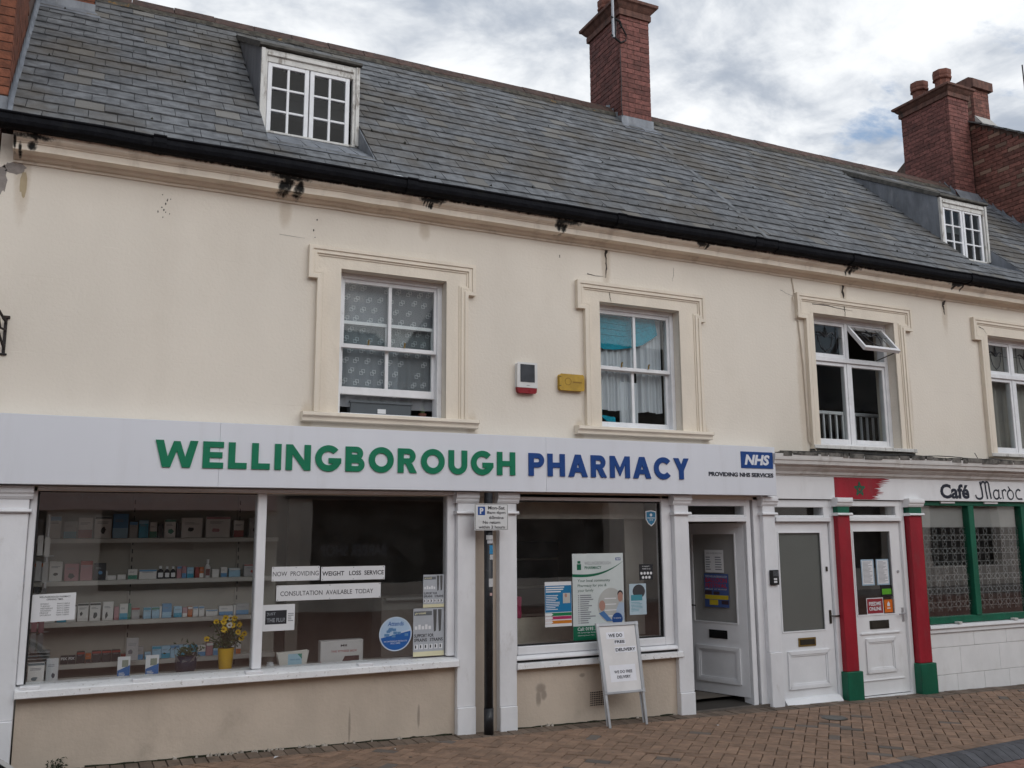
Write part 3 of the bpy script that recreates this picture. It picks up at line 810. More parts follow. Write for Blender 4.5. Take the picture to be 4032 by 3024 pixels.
# --- dormers
def dormer(par, x0, x1, yf, z0, z1, ytip, panes, bars, rail):
    d = MB().box(x0+0.02, x1-0.02, yf+0.05, yf+0.07, z0+0.02, z1-0.02)
    root = MB()                              # outer frame
    root.box(x0, x0+0.055, yf, yf+0.06, z0, z1); root.box(x1-0.055, x1, yf, yf+0.06, z0, z1)
    root.box(x0+0.055, x1-0.055, yf, yf+0.06, z1-0.118, z1)
    root.box(x0+0.055, x1-0.055, yf-0.015, yf+0.06, z0-0.01, z0+0.012)
    f = root.build('dormer_window', M_worn, par, bevel=0.004)
    tr = MB()
    tr.box(x0+0.05, x1-0.05, yf-0.018, yf-0.001, z1-0.062, z1-0.030)
    tr.box(x0-0.004, x0+0.030, yf-0.016, yf-0.001, z0+0.01, z1-0.002); tr.box(x1-0.030, x1+0.004, yf-0.016, yf-0.001, z0+0.01, z1-0.002)
    tr.build('architrave', M_worn, f, bevel=0.003)
    for (a, b) in panes:                     # two casements, six lights each
        s = MB()
        zt, zb = rail
        e = 0.038
        s.box(a-e, a, yf+0.008, yf+0.045, zb-0.02, zt+0.035); s.box(b, b+e, yf+0.008, yf+0.045, zb-0.02, zt+0.035)
        s.box(a, b, yf+0.008, yf+0.045, zt, zt+0.035); s.box(a, b, yf+0.008, yf+0.045, zb-0.02, zb)
        mx = (a+b)/2
        s.box(mx-0.011, mx+0.011, yf+0.012, yf+0.040, zb, zt)
        for zz in bars:
            s.box(a, mx-0.011, yf+0.012, yf+0.040, zz-0.010, zz+0.010); s.box(mx+0.011, b, yf+0.012, yf+0.040, zz-0.010, zz+0.010)
        s.build('casement', M_sash, f, bevel=0.003)
        zs = [zb] + list(bars)[::-1] + [zt]
        for i in range(3):
            for (p, q) in ((a, mx-0.011), (mx+0.011, b)):
                MB().box(p, q, yf+0.026, yf+0.030, zs[i]+0.010*(i > 0), zs[i+1]-0.010*(i < 2)).build('pane', M_dormglass, f, fix=False)
    # lead cheeks, each standing on the slope, the sunk apron and its sides
    for xx, dx in ((x0-0.006, -0.02), (x1+0.006, 0.02)):
        MB().prism([(yf+0.02, roof_z(yf)-0.03), (yf+0.02, z1+0.02), (ytip, roof_z(ytip)+0.0)], 'x', min(xx, xx-dx*0.3), max(xx, xx-dx*0.3)).build('cheek', M_lead, f)
        MB().prism([(yf+0.05, z0-0.05), (yf+0.05, roof_z(yf+0.05)-0.005), (0.02, roof_z(0.02)-0.004), (0.02, roof_z(0.02)-0.04)], 'x', xx-0.004, xx+0.004).build('recess_side', M_lead, f)
    ap = MB()
    n = 8
    for i in range(n):
        a, b = x0-0.004+(x1-x0+0.008)*i/n, x0-0.004+(x1-x0+0.008)*(i+1)/n
        ya, yb = yf+0.02, 0.03
        w = 0.006*math.sin(i*2.1)
        ap.add([(a, ya, z0+0.005), (b, ya, z0+0.005), (b, 0.16, roof_z(0.16)-0.045+w), (a, 0.16, roof_z(0.16)-0.045+w), (b, yb-0.03, roof_z(yb-0.03)+0.014), (a, yb-0.03, roof_z(yb-0.03)+0.014)], [(0, 1, 2, 3), (3, 2, 4, 5)])
    ap.build('lead_apron', M_lead, f, fix=False)
    # catslide roof of the dormer
    zt = z1+0.012
    rp = [(yf-0.035, zt+0.002), (yf-0.035, zt+0.024), (ytip+0.10, roof_z(ytip+0.10)+0.030), (ytip+0.10, roof_z(ytip+0.10)-0.03), (yf+0.02, zt)]
    MB().prism(rp, 'x', x0-0.022, x1+0.022).build('dormer_roof', mat('dormer_felt', (0.10, 0.095, 0.085), 0.85, 0.3, 10, bump=0.4, bscale=40, dirt=0.5, dcol=(0.03, 0.03, 0.025), dscale=6), f)
    # sheets behind the lights: one coloured as loft shade, one a pale blind
    MB().box(x0+0.03, x1-0.03, yf+0.30, yf+0.32, z0-0.1, z1-0.01).build('loft_backing', mat('loft_shade', (0.025, 0.027, 0.03), 0.9) if x0 < 5 else mat('pale_blind', (0.34, 0.37, 0.36), 0.8), f)
    return f
dormer(dk_p, 1.255, 2.127, 0.58, 5.025, 5.793, 1.95, [(1.352, 1.637), (1.723, 2.005)], [5.446, 5.239], (5.640, 5.040))
dormer(dk_c, 9.578, 10.430, 0.50, 4.960, 5.725, 1.90, [(9.672, 9.95), (10.036, 10.31)], [5.385, 5.178], (5.585, 4.985))

# --- brickwork: unit bricks laid on a mortar core
BH, BL = 0.0657, 0.197
def unit_brick(name, m):
    mb = MB().box(0, 1/K, 0, 1/K, 0, 1/K)
    me = bpy.data.meshes.new(name)
    bm = bmesh.new()
    bmesh.ops.create_cube(bm, size=1.0)
    bmesh.ops.bevel(bm, geom=bm.edges[:], offset=0.035, segments=1, affect='EDGES')
    bmesh.ops.recalc_face_normals(bm, faces=bm.faces)
    bm.to_mesh(me); bm.free()
    me.materials.append(m)
    return me
UB = {}
def brick(par, x0, x1, y0, y1, z0, z1, m):
    if m.name not in UB: UB[m.name] = unit_brick('brick', m)
    j = 0.0022
    mt = Matrix.Translation(Vector(((x0+x1)/2, (y0+y1)/2, (z0+z1)/2))*K) @ Matrix.Diagonal(((x1-x0)*K, (y1-y0)*K, (z1-z0)*K, 1))
    return link('brick', UB[m.name], par, mtx=mt)
def brick_stack(par, x0, x1, y0, y1, z0, z1, m, faces='fl', pro=0.004, zf=None):
    """ring of bricks on the front (f), -x (l), +x (r) faces of a stack; zf(y) gives the lowest visible level"""
    n = int(round((z1-z0)/BH))
    dep = 0.05
    g = 0.0055
    for k in range(n):
        za, zb = z0 + k*BH + g/2, z0 + (k+1)*BH - g/2
        ev = k % 2 == 0
        if 'f' in faces:
            a, e = x0-pro, x1+pro
            st = a if ev else a
            cuts = [a]; x = a + (BL*0.5 if ev else BL)
            while x < e - 0.05: cuts.append(x); x += BL
            cuts.append(e)
            for p, q in zip(cuts, cuts[1:]):
                if zf and zb < zf(y0): continue
                j = rnd.uniform(-0.0015, 0.002)
                brick(par, p+(g/2 if p > a else 0), q-(g/2 if q < e else 0), y0-pro-j, y0+dep, za, zb, m)
        for fc, xx in (('l', x0), ('r', x1)):
            if fc not in faces: continue
            a, e = y0 + dep + g, y1
            cuts = [a]; y = a + (BL*0.75 if ev else BL*0.25)
            while y < e - 0.05: cuts.append(y); y += BL
            cuts.append(e)
            for p, q in zip(cuts, cuts[1:]):
                if zf and zb < zf((p+q)/2): continue
                j = rnd.uniform(-0.0015, 0.002)
                if fc == 'l': brick(par, xx-pro-j, xx+dep, p+(g/2 if p > a else 0), q-g/2, za, zb, m)
                else: brick(par, xx-dep, xx+pro+j, p+(g/2 if p > a else 0), q-g/2, za, zb, m)

def chimney(par, x0, x1, y0, y1, zc, ztop, m, faces, zb, lip=0.10, name='chimney'):
    core = MB().box(x0+0.003, x1-0.003, y0+0.003, y1-0.003, zb, zc).build(name, M_joint, par)
    brick_stack(core, x0, x1, y0, y1, zb, zc, m, faces, zf=lambda y: roof_z(min(y, 2*RIDGE_Y-y)) - 0.12 if zb < 6.9 else -9)
    cap = MB()
    h = ztop - zc
    prof = [(0.0, 0.0), (0.028, 0.004), (0.030, 0.30*h), (0.022, 0.34*h), (0.05, 0.46*h), (0.075, 0.60*h), (lip, 0.66*h), (lip+0.003, 0.80*h), (0.085, 0.86*h), (0.03, 1.0*h)]
    for i, (o_, z) in enumerate(prof):
        cap.v += [(x0-o_, y0-o_, zc+z), (x1+o_, y0-o_, zc+z), (x1+o_, y1+o_, zc+z), (x0-o_, y1+o_, zc+z)]
    for i in range(len(prof)-1):
        for k in range(4): cap.f.append((i*4+k, i*4+(k+1) % 4, (i+1)*4+(k+1) % 4, (i+1)*4+k))
    cap.f.append((0, 3, 2, 1)); n4 = (len(prof)-1)*4; cap.f.append((n4, n4+1, n4+2, n4+3))
    cap.build('chimney_cap', M_cap, core)
    return core
def pot(core, x, y, z, h, r):
    MB().lathe(x, y, [(r*0.82, z), (r*0.80, z+h*0.55), (r*1.0, z+h*0.60), (r*1.02, z+h*0.66), (r*0.94, z+h*0.72), (r*1.0, z+h*0.80), (r*1.0, z+h), (r*0.8, z+h), (r*0.75, z+h*0.7)], 8, PI/8).build('chimney_pot', M_pot, core)

ch1 = chimney(pharm, *chim1, 8.105, 8.36, M_brick, 'fl', 6.35)
pot(ch1, 6.13, 2.66, 8.35, 0.34, 0.14); pot(ch1, 6.13, 2.28, 8.35, 0.34, 0.14)
ld = MB()
ld.add([(chim1[0]-0.02, chim1[2]-0.010, roof_z(chim1[2])+0.10), (chim1[1]+0.03, chim1[2]-0.010, roof_z(chim1[2])+0.10), (chim1[1]+0.03, chim1[2]-0.012, roof_z(chim1[2]-0.012)+0.01), (chim1[0]-0.02, chim1[2]-0.012, roof_z(chim1[2]-0.012)+0.01),
        (chim1[1]+0.06, chim1[2]-0.16, roof_z(chim1[2]-0.16)+0.016), (chim1[0]-0.06, chim1[2]-0.16, roof_z(chim1[2]-0.16)+0.016)], [(0, 1, 2, 3), (3, 2, 4, 5)])
for i in range(4):                            # stepped flashing up the side
    y0 = chim1[2] + i*0.09
    ld.add([(chim1[0]-0.011, y0, roof_z(y0)-0.02), (chim1[0]-0.011, y0+0.092, roof_z(y0+0.092)-0.02), (chim1[0]-0.011, y0+0.092, roof_z(y0)+0.13), (chim1[0]-0.011, y0, roof_z(y0)+0.10)], [(0, 1, 2, 3)])
ld.build('lead_flashing', M_lead, ch1, fix=False)
MB().tube([(5.895, 2.02, 7.62), (5.90, 2.022, 7.2), (5.893, 2.02, 6.9), (5.90, 2.015, 6.72)], 0.005, 6).build('aerial_cable', M_blk, ch1)

# aerial mast clamped to the chimney
mast = thing('aerial_mast', 'grey aerial mast on black steel brackets clamped to the brick chimney', 'aerial', (5.82, 1.93, 7.68))
MB().tube([(5.745, 1.935, 7.70), (5.742, 1.935, 8.75)], 0.017, 10).build('mast', mat('galvanised_tube', (0.36, 0.38, 0.41), 0.5, 0.1, metal=0.3), mast)
br = MB()
br.tube([(5.715, 1.925, 7.965), (5.86, 1.955, 7.955), (5.93, 2.025, 7.93)], 0.014, 6); br.tube([(5.715, 1.925, 7.72), (5.905, 2.02, 7.71)], 0.014, 6)
br.tube([(5.86, 1.97, 7.95), (5.99, 2.018, 7.84), (5.985, 2.022, 7.76), (5.90, 2.018, 7.71)], 0.011, 6); br.tube([(5.80, 1.955, 7.95), (5.80, 1.975, 7.72)], 0.009, 6)
br.build('bracket', M_blk, mast)

# small chimney foot by the far corner of the pharmacy roof
ch0 = MB().box(-0.53, -0.10, 1.89, 2.7, 6.3, 8.6).build('chimney', M_joint, pharm)
brick_stack(ch0, -0.53, -0.10, 1.89, 2.4, 6.40, 7.1, M_bricko, 'fr')
MB().add([(-0.54, 1.878, roof_z(1.88)+0.085), (-0.085, 1.878, roof_z(1.88)+0.085), (-0.085, 1.876, roof_z(1.876)+0.012), (-0.54, 1.876, roof_z(1.876)+0.012), (-0.02, 1.74, roof_z(1.74)+0.016), (-0.55, 1.74, roof_z(1.74)+0.016),
          (-0.088, 1.876, roof_z(1.876)+0.10), (-0.088, 2.32, RZ+0.10), (-0.088, 2.32, RZ), (-0.088, 1.876, roof_z(1.876))], [(0, 1, 2, 3), (3, 2, 4, 5), (6, 7, 8, 9)]).build('lead_flashing', M_lead, ch0, fix=False)

# --- neighbours
lb = thing('brick_building', 'orange brick house wall rising beside the pharmacy gutter', 'building', (-1.5, 0, gz(-1.5)))
def brickwork(name, a, b_, mort):
    m = bpy.data.materials.new(name); m.use_nodes = True
    t = NT(m.node_tree); bs_ = m.node_tree.nodes['Principled BSDF']
    geo = t.n('ShaderNodeNewGeometry'); sep = t.n('ShaderNodeSeparateXYZ'); t.set(sep.inputs[0], geo.outputs['Position'])
    cb = t.n('ShaderNodeCombineXYZ'); t.set(cb.inputs[0], t.m('ADD', sep.outputs[0], sep.outputs[1])); t.set(cb.inputs[1], sep.outputs[2])
    br_ = t.n('ShaderNodeTexBrick'); t.set(br_.inputs['Vector'], cb.outputs[0]); br_.inputs['Scale'].default_value = 1.0
    br_.inputs['Brick Width'].default_value = 0.225; br_.inputs['Row Height'].default_value = 0.075; br_.inputs['Mortar Size'].default_value = 0.006
    t.set(br_.inputs['Color1'], a); t.set(br_.inputs['Color2'], b_); t.set(br_.inputs['Mortar'], mort)
    t.set(bs_.inputs['Base Color'], br_.outputs['Color']); bs_.inputs['Roughness'].default_value = 0.85
    return m
M_bw = brickwork('plain_brickwork', (0.19, 0.07, 0.04), (0.13, 0.05, 0.035), (0.13, 0.09, 0.075))
lwall = MB().box(-1.10, -0.575, -0.128, 6.0, 4.60, 9.5).build('wall', M_joint, lb)
MB().box(-4.0, -1.10, -0.130, 6.0, 4.60, 9.5).build('upper_wall', M_bw, lb); MB().box(-4.0, -0.61, 0.02, 6.0, gz(-2)-0.1, 4.60).build('lower_wall', M_bw, lb)
n = int((6.3-4.62)/BH)
for k in range(n):
    za, zb = 4.625+k*BH+0.003, 4.625+(k+1)*BH-0.003
    xs = [-0.571, -0.571-(BL if k % 2 else BL/2)]
    while xs[-1] > -1.1: xs.append(xs[-1]-BL)
    for q, p in zip(xs, xs[1:]):
        brick(lwall, p+0.003, q-(0.003 if q < -0.572 else 0), -0.133-rnd.uniform(0, .002), -0.08, za, zb, M_bricko)
    ys = [-0.077, -0.077+(BL*0.75 if k % 2 else BL*0.25)]
    while ys[-1] < 0.9: ys.append(ys[-1]+BL)
    for p, q in zip(ys, ys[1:]):
        brick(lwall, -0.62, -0.571+rnd.uniform(0, .002), p+0.003, q-0.003, za, zb, M_bricko)
MB().box(-0.66, -0.562, -0.14, -0.085, 4.50, 4.615).build('lead_corner', M_lead, lb)
rbd = thing('brick_neighbour', 'taller red brick house with sloping verge and stepped lead beyond the cafe roof', 'building', (15, 0, gz(15)))
def verge(y): return 7.93 + 0.645*(y-2.0)
gw = MB().prism([(-0.1, gz(13)), (-0.1, verge(-0.1)), (2.62, verge(2.62)), (5.2, verge(0.1)), (5.2, gz(13))], 'x', 12.52, 18.0).build('wall', M_joint, rbd)
k = 0
z = 5.55
while z < 8.4:
    ys = [0.55 + (BL/2 if k % 2 else 0)]
    while ys[-1] < 2.12: ys.append(min(ys[-1] + (BL if (k % 3) else BL), 2.12))
    for p, q in zip(ys, ys[1:]):
        if z + BH < roof_z(q) - 0.1 or z + BH > verge(p): continue
        brick(gw, 12.508-rnd.uniform(0, .004), 12.56, p+0.003, q-0.003, z+0.003, z+BH-0.003, M_brickg)
    z += BH; k += 1
vt = MB()
y = 2.10
while y > -0.2:                               # verge slates, stepped
    vt.add([(12.44, y, verge(y)+0.012), (12.44, y-0.24, verge(y-0.24)+0.03), (13.6, y-0.24, verge(y-0.24)+0.03), (13.6, y, verge(y)+0.012), (12.44, y, verge(y)-0.012), (12.44, y-0.24, verge(y-0.24)+0.005), (13.6, y-0.24, verge(y-0.24)+0.005), (13.6, y, verge(y)-0.012)],
           [(0, 1, 2, 3), (4, 7, 6, 5), (0, 4, 5, 1), (1, 5, 6, 2)])
    y -= 0.2
vt.build('verge_slate', M_slate, rbd)
MB().prism([(-0.35, verge(-0.35)+0.01), (-0.35, verge(-0.35)+0.05), (2.62, verge(2.62)+0.05), (5.3, verge(0.0)+0.05), (5.3, verge(0.0)+0.01), (2.62, verge(2.62)+0.01)], 'x', 13.58, 18.0).build('roof', M_slate, rbd)
sf = MB()
for i in range(14):                           # stepped flashing along the gable
    y = 2.16 - i*0.15
    zz = roof_z(y)
    sf.add([(12.502, y, zz+0.10), (12.502, y-0.15, roof_z(y-0.15)-0.02), (12.502, y, zz-0.02)], [(0, 1, 2)])
    sf.add([(12.503, y, zz+0.05), (12.503, y-0.15, roof_z(y-0.15)+0.05), (12.503, y-0.15, roof_z(y-0.15)-0.02), (12.503, y, zz-0.02)], [(0, 1, 2, 3)])
    sf.add([(12.503, y, zz+0.012), (12.38, y, zz+0.014), (12.38, y-0.15, roof_z(y-0.15)+0.014), (12.503, y-0.15, roof_z(y-0.15)+0.012)], [(0, 1, 2, 3)])
sf.build('stepped_flashing', M_lead, rbd, fix=False)
ch2 = chimney(cafe, 12.02, 12.46, 2.10, 3.0, 8.33, 8.56, M_brick, 'fl', 6.5)
pot(ch2, 12.24, 2.78, 8.54, 0.36, 0.145); pot(ch2, 12.24, 2.34, 8.54, 0.36, 0.145)
sf = MB()
for i in range(5):
    y = 2.10 + i*0.09
    sf.add([(12.008, y, roof_z(min(y, RIDGE_Y))-0.02), (12.008, y+0.09, roof_z(min(y+0.09, RIDGE_Y))-0.02), (12.008, y+0.09, roof_z(min(y+0.09, RIDGE_Y))+0.11), (12.008, y, roof_z(min(y, RIDGE_Y))+0.06)], [(0, 1, 2, 3)])
sf.add([(11.98, 2.085, roof_z(2.085)+0.10), (12.50, 2.085, roof_z(2.085)+0.10), (12.50, 1.98, roof_z(1.98)+0.016), (11.96, 1.98, roof_z(1.98)+0.016)], [(0, 1, 2, 3)])
sf.build('lead_flashing', M_lead, ch2, fix=False)
st3 = MB().box(13.18, 13.55, 2.5, 3.05, 7.9, 8.92).build('chimney', M_joint, rbd)
brick_stack(st3, 13.18, 13.55, 2.5, 3.05, 8.20, 8.90, M_brickg, 'fl')
MB().prism([(2.44, 8.90), (2.44, 9.05), (2.52, 9.10), (3.03, 9.10), (3.11, 9.05), (3.11, 8.90)], 'x', 13.12, 13.61).build('chimney_cap', M_cap, st3)
MB().prism([(2.36, 8.22), (2.50, 8.42), (2.50, 8.22)], 'x', 13.17, 13.56).build('cement_fillet', pl('cement', (0.42, 0.41, 0.39), 0.9), st3)
ra = thing('roof_aerial', 'thin dark aerial rod standing above the brick neighbour', 'aerial', (15.35, 3.0, 8.2))
MB().tube([(15.33, 3.0, 8.2), (15.31, 3.0, 10.06)], 0.012, 6).build('rod', M_blk, ra)


# ================================================================== UPPER WINDOWS
def inset_path(p, d):
    """offset an open axis-aligned path to its inner side (right-hand of travel)"""
    out = []
    n = len(p)
    for i in range(n):
        nx = nz = 0.0
        for a, b in ((i-1, i), (i, i+1)):
            if a < 0 or b >= n: continue
            dx, dz = p[b][0]-p[a][0], p[b][1]-p[a][1]
            l = abs(dx)+abs(dz)
            if abs(dx) > abs(dz): nz = -dx/l
            else: nx = dz/l
        out.append((p[i][0]+nx*d, p[i][1]+nz*d))
    return out
def surround(par, el, er, ll, lr, zt, ze, zb, W):
    P = [(ll, zb), (ll, ze), (el, ze), (el, zt), (er, zt), (er, ze), (lr, ze), (lr, zb)]
    mb = MB()
    for d0, d1, yo in ((0.0, 0.030, -0.046), (0.030, 0.046, -0.036), (0.046, 0.062, -0.038), (0.062, 0.078, -0.026)):
        A, B = inset_path(P, d0), inset_path(P, d1)
        for i in range(len(P)-1):
            q = [A[i], A[i+1], B[i+1], B[i]]
            mb.prism(q, 'y', yo, 0.005)
    e = 0.078
    y = -0.018
    mb.box(ll+e, W[0], y, 0.004, zb, ze+e); mb.box(W[1], lr-e, y, 0.004, zb, ze+e)
    mb.box(el+e, W[0], y, 0.004, ze+e, W[3]); mb.box(W[1], er-e, y, 0.004, ze+e, W[3])
    mb.box(el+e, er-e, y, 0.004, W[3], zt-e)
    return mb.build('surround', M_sur, par)
def sill(par, x0, x1, z, m=None):
    s = MB()
    s.prism([(0.12, z), (-0.085, z-0.008), (-0.090, z-0.036), (-0.070, z-0.038), (-0.070, z-0.046), (-0.062, z-0.048), (-0.062, z-0.075), (0.002, z-0.078)], 'x', x0, x1)
    return s.build('sill', m or M_sur, par, bevel=0.003)
def sash(par, name, x0, x1, z0, z1, y, mids, stile=0.03, top=0.032, bot=0.032, th=0.035, glass=None):
    """a sash with vertical bars at mids; panes are children"""
    s = MB()
    s.box(x0, x0+stile, y, y+th, z0, z1); s.box(x1-stile, x1, y, y+th, z0, z1)
    s.box(x0+stile, x1-stile, y, y+th, z1-top, z1); s.box(x0+stile, x1-stile, y, y+th, z0, z0+bot)
    for m_ in mids: s.box(m_-0.0145, m_+0.0145, y+0.002, y+th-0.002, z0+bot, z1-top)
    o = s.build(name, M_sash, par, bevel=0.0025)
    xs = [x0+stile] + [v for m_ in mids for v in (m_-0.0145, m_+0.0145)] + [x1-stile]
    for a, b in zip(xs[::2], xs[1::2]):
        MB().box(a, b, y+0.015, y+0.019, z0+bot, z1-top).build('pane', glass or M_oldglass, par, fix=False)
    return o
def boxframe(W, y0, y1, t, par_name, m, par):
    f = MB()
    f.box(W[0], W[0]+t, y0, y1, W[2], W[3]); f.box(W[1]-t, W[1], y0, y1, W[2], W[3])
    f.box(W[0]+t, W[1]-t, y0, y1, W[3]-t, W[3]); f.box(W[0]+t, W[1]-t, y0-0.02, y1, W[2], W[2]+0.022)
    return f.build(par_name, m, par, bevel=0.004)
# window 1: lower sash raised
w = boxframe(W1, 0.085, 0.20, 0.042, 'window', M_sash, pharm)
surround(w, 1.582, 3.017, 1.652, 2.947, 3.872, 3.602, 2.535, W1)
sill(w, 1.56, 3.03, 2.536)
sash(w, 'upper_sash', 1.888, 2.718, 3.09, 3.668, 0.105, [2.302], 0.026, 0.036, 0.034)
sash(w, 'lower_sash', 1.888, 2.718, 2.715, 3.325, 0.145, [2.293], 0.03, 0.03, 0.062)
for x in (2.12, 2.43):
    MB().tube([(x, 0.10, 3.125), (x, 0.095, 3.155), (x+0.004, 0.09, 3.165)], 0.008, 6).build('sash_lock', M_brass, w)
# window 2: shut
w = boxframe(W2, 0.085, 0.20, 0.042, 'window', M_sash, pharm)
surround(w, 4.018, 5.446, 4.095, 5.390, 3.868, 3.602, 2.535, W2)
sill(w, 3.985, 5.455, 2.536)
sash(w, 'upper_sash', 4.300, 5.115, 3.088, 3.652, 0.105, [4.716], 0.03, 0.036, 0.034)
sash(w, 'lower_sash', 4.300, 5.115, 2.553, 3.118, 0.145, [4.712], 0.03, 0.034, 0.052)
for x in (4.56, 4.86):
    MB().tube([(x, 0.10, 3.12), (x, 0.095, 3.15), (x+0.006, 0.09, 3.165)], 0.008, 6).build('sash_lock', M_brass, w)
# windows 3 and 4: casements with leaded top lights
def tulip(mb, x0, x1, z0, z1, y, xf=None):
    """leaded tulip motif: lead lines between x0..x1, z0..z1"""
    X = lambda u: x0+(x1-x0)*u
    Z = lambda v: z0+(z1-z0)*v
    def ln(pts, r=0.0045):
        ps = [(X(u), y, Z(v)) for u, v in pts]
        if xf: ps = [xf(p) for p in ps]
        mb.tube(ps, r, 5)
    ln([(0.17, 0), (0.17, 1)], 0.003); ln([(0.83, 0), (0.83, 1)], 0.003); ln([(0, 0.64), (1, 0.60)], 0.003)
    ln([(0.5, 0.08), (0.36, 0.22), (0.29, 0.45), (0.27, 0.66)]); ln([(0.5, 0.08), (0.64, 0.22), (0.71, 0.45), (0.73, 0.66)])
    ln([(0.24, 0.72), (0.30, 0.76), (0.40, 0.70), (0.48, 0.60)], 0.010); ln([(0.76, 0.72), (0.70, 0.76), (0.60, 0.70), (0.52, 0.60)], 0.010)
    ln([(0.5, 0.58), (0.46, 0.74), (0.5, 0.92), (0.54, 0.74), (0.5, 0.58)], 0.007); ln([(0.5, 0.92), (0.5, 1.0)], 0.003)
def casement_window(par, W, xm, open_right):
    y0 = 0.10
    f = MB()
    t = 0.030
    zt = 3.40                                # transom
    f.box(W[0], W[0]+t+0.05*(not open_right), y0, y0+0.10, W[2], W[3]); f.box(W[1]-t-0.02, W[1], y0, y0+0.10, W[2], W[3])
    f.box(W[0]+t, W[1]-t-0.02, y0, y0+0.10, W[3]-0.045, W[3]); f.box(W[0]+t, W[1]-t-0.02, y0-0.01, y0+0.10, W[2], W[2]+0.03)
    f.box(W[0]+t, W[1]-t-0.02, y0-0.012, y0+0.10, zt-0.030, zt+0.020)
    f.box(xm-0.022, xm+0.022, y0+0.004, y0+0.10, zt+0.02, W[3]-0.045); f.box(xm-0.020, xm+0.020, y0+0.004, y0+0.10, W[2]+0.03, zt-0.03)
    w = f.build('window', M_sash, par, bevel=0.003)
    a, b = W[0]+t+0.05*(not open_right)+0.002, W[1]-t-0.022
    for (p, q) in ((a, xm-0.022), (xm+0.022, b)):
        sash(w, 'casement', p, q, W[2]+0.032, zt-0.032, y0+0.01, [], 0.034, 0.036, 0.052, 0.045)
    def light(p, q, xf=None, par_=w):
        s = MB()
        z0, z1, y = zt+0.022, W[3]-0.047, y0+0.012
        s.box(p, p+0.028, y, y+0.04, z0, z1); s.box(q-0.028, q, y, y+0.04, z0, z1)
        s.box(p+0.028, q-0.028, y, y+0.04, z1-0.03, z1); s.box(p+0.028, q-0.028, y, y+0.04, z0, z0+0.036)
        gp_ = MB().box(p+0.028, q-0.028, y+0.018, y+0.022, z0+0.036, z1-0.03)
        tl = MB(); tulip(tl, p+0.028, q-0.028, z0+0.036, z1-0.03, y+0.014)
        for mb_, nm, mm in ((s, 'top_light', M_sash), (gp_, 'pane', M_oldglass), (tl, 'leading', mat('lead_came', (0.03, 0.032, 0.036), 0.5))):
            if xf: mb_.v = [xf(v) for v in mb_.v]
            mb_.build(nm, mm, par_, fix=(nm != 'pane'))
    light(a, xm-0.022)
    if open_right:
        hz, hy, th = W[3]-0.047, y0+0.012, math.radians(40)
        def xf(v):
            dy, dz = v[1]-hy, v[2]-hz
            return (v[0], hy + dy*math.cos(th) + dz*math.sin(th), hz + dz*math.cos(th) - dy*math.sin(th))
        light(xm+0.022, b, xf)
        MB().tube([(b-0.12, y0+0.0, zt+0.03), (b-0.06, -0.09, zt+0.085)], 0.006, 6).build('stay', M_dmet, w)
    else:
        light(xm+0.022, b)
    return w
w3 = casement_window(cafe, W3, 7.432, True)
surround(w3, 6.629, 8.288, 6.735, 8.165, 4.036, 3.77, 2.42, W3)
MB().box(6.74, 8.20, -0.055, 0.10, 2.425, 2.462).build('sill', M_worn, w3, bevel=0.003)
MB().box(6.72, 8.19, -0.03, 0.01, 2.345, 2.42).build('decayed_board', mat('rotten_board', (0.05, 0.045, 0.04), 0.9, 0.5, 8, bump=0.6, bscale=30, dirt=0.5, dcol=(0.25, 0.23, 0.20), dscale=9), w3)
w4 = casement_window(cafe, W4, 10.096, False)
surround(w4, 9.289, 10.95, 9.395, 10.85, 4.036, 3.77, 2.42, W4)
MB().box(9.40, 10.86, -0.055, 0.10, 2.425, 2.462).build('sill', M_worn, w4, bevel=0.003)

# old wires and mould on top of the shopfront cornice, cracks in the render
def crack(par, pts, w, name='crack', m=None, seed=1, y=-0.0022):
    r = random.Random(seed)
    mb = MB()
    L, R = [], []
    fine = []
    for (a, b) in zip(pts, pts[1:]):
        for i in range(5):
            fine.append((a[0]+(b[0]-a[0])*i/5 + r.uniform(-.006, .006), a[1]+(b[1]-a[1])*i/5))
    fine.append(pts[-1])
    n = len(fine)
    for i, (x, z) in enumerate(fine):
        ww = w*(1-0.75*i/n)*r.uniform(0.5, 1.3)
        dx, dz = (fine[min(i+1, n-1)][0]-fine[max(i-1, 0)][0], fine[min(i+1, n-1)][1]-fine[max(i-1, 0)][1])
        l = math.hypot(dx, dz) or 1
        L.append((x-dz/l*ww, y, z+dx/l*ww)); R.append((x+dz/l*ww, y, z-dx/l*ww))
    mb.v = L+R
    mb.f = [(i, i+1, n+i+1, n+i) for i in range(n-1)]
    return mb.build(name, m or M_crack, par, fix=False)
M_crack = mat('crack_dark', (0.05, 0.042, 0.036), 0.95, 0.3, 20)
M_patch = mat('bare_cement_patch', (0.27, 0.24, 0.22), 0.95, 0.15, 12, bump=0.4, bscale=50)
crack(pharm, [(4.355, 4.20), (4.352, 4.10), (4.358, 4.02), (4.345, 3.93)], 0.012, seed=2)
crack(pharm, [(4.15, 3.945), (4.24, 3.935), (4.32, 3.94)], 0.004, seed=3)
crack(pharm, [(4.372, 3.79), (4.378, 3.75), (4.388, 3.70)], 0.005, seed=7, y=-0.0202)
crack(cafe, [(7.30, 3.955), (7.31, 3.90), (7.305, 3.85)], 0.008, seed=8, y=-0.0202); crack(cafe, [(6.85, 3.94), (7.05, 3.945), (7.2, 3.93), (7.42, 3.92)], 0.006, seed=9, y=-0.0202); crack(cafe, [(9.40, 3.935), (9.48, 3.91), (9.53, 3.86)], 0.004, seed=10, y=-0.0202)
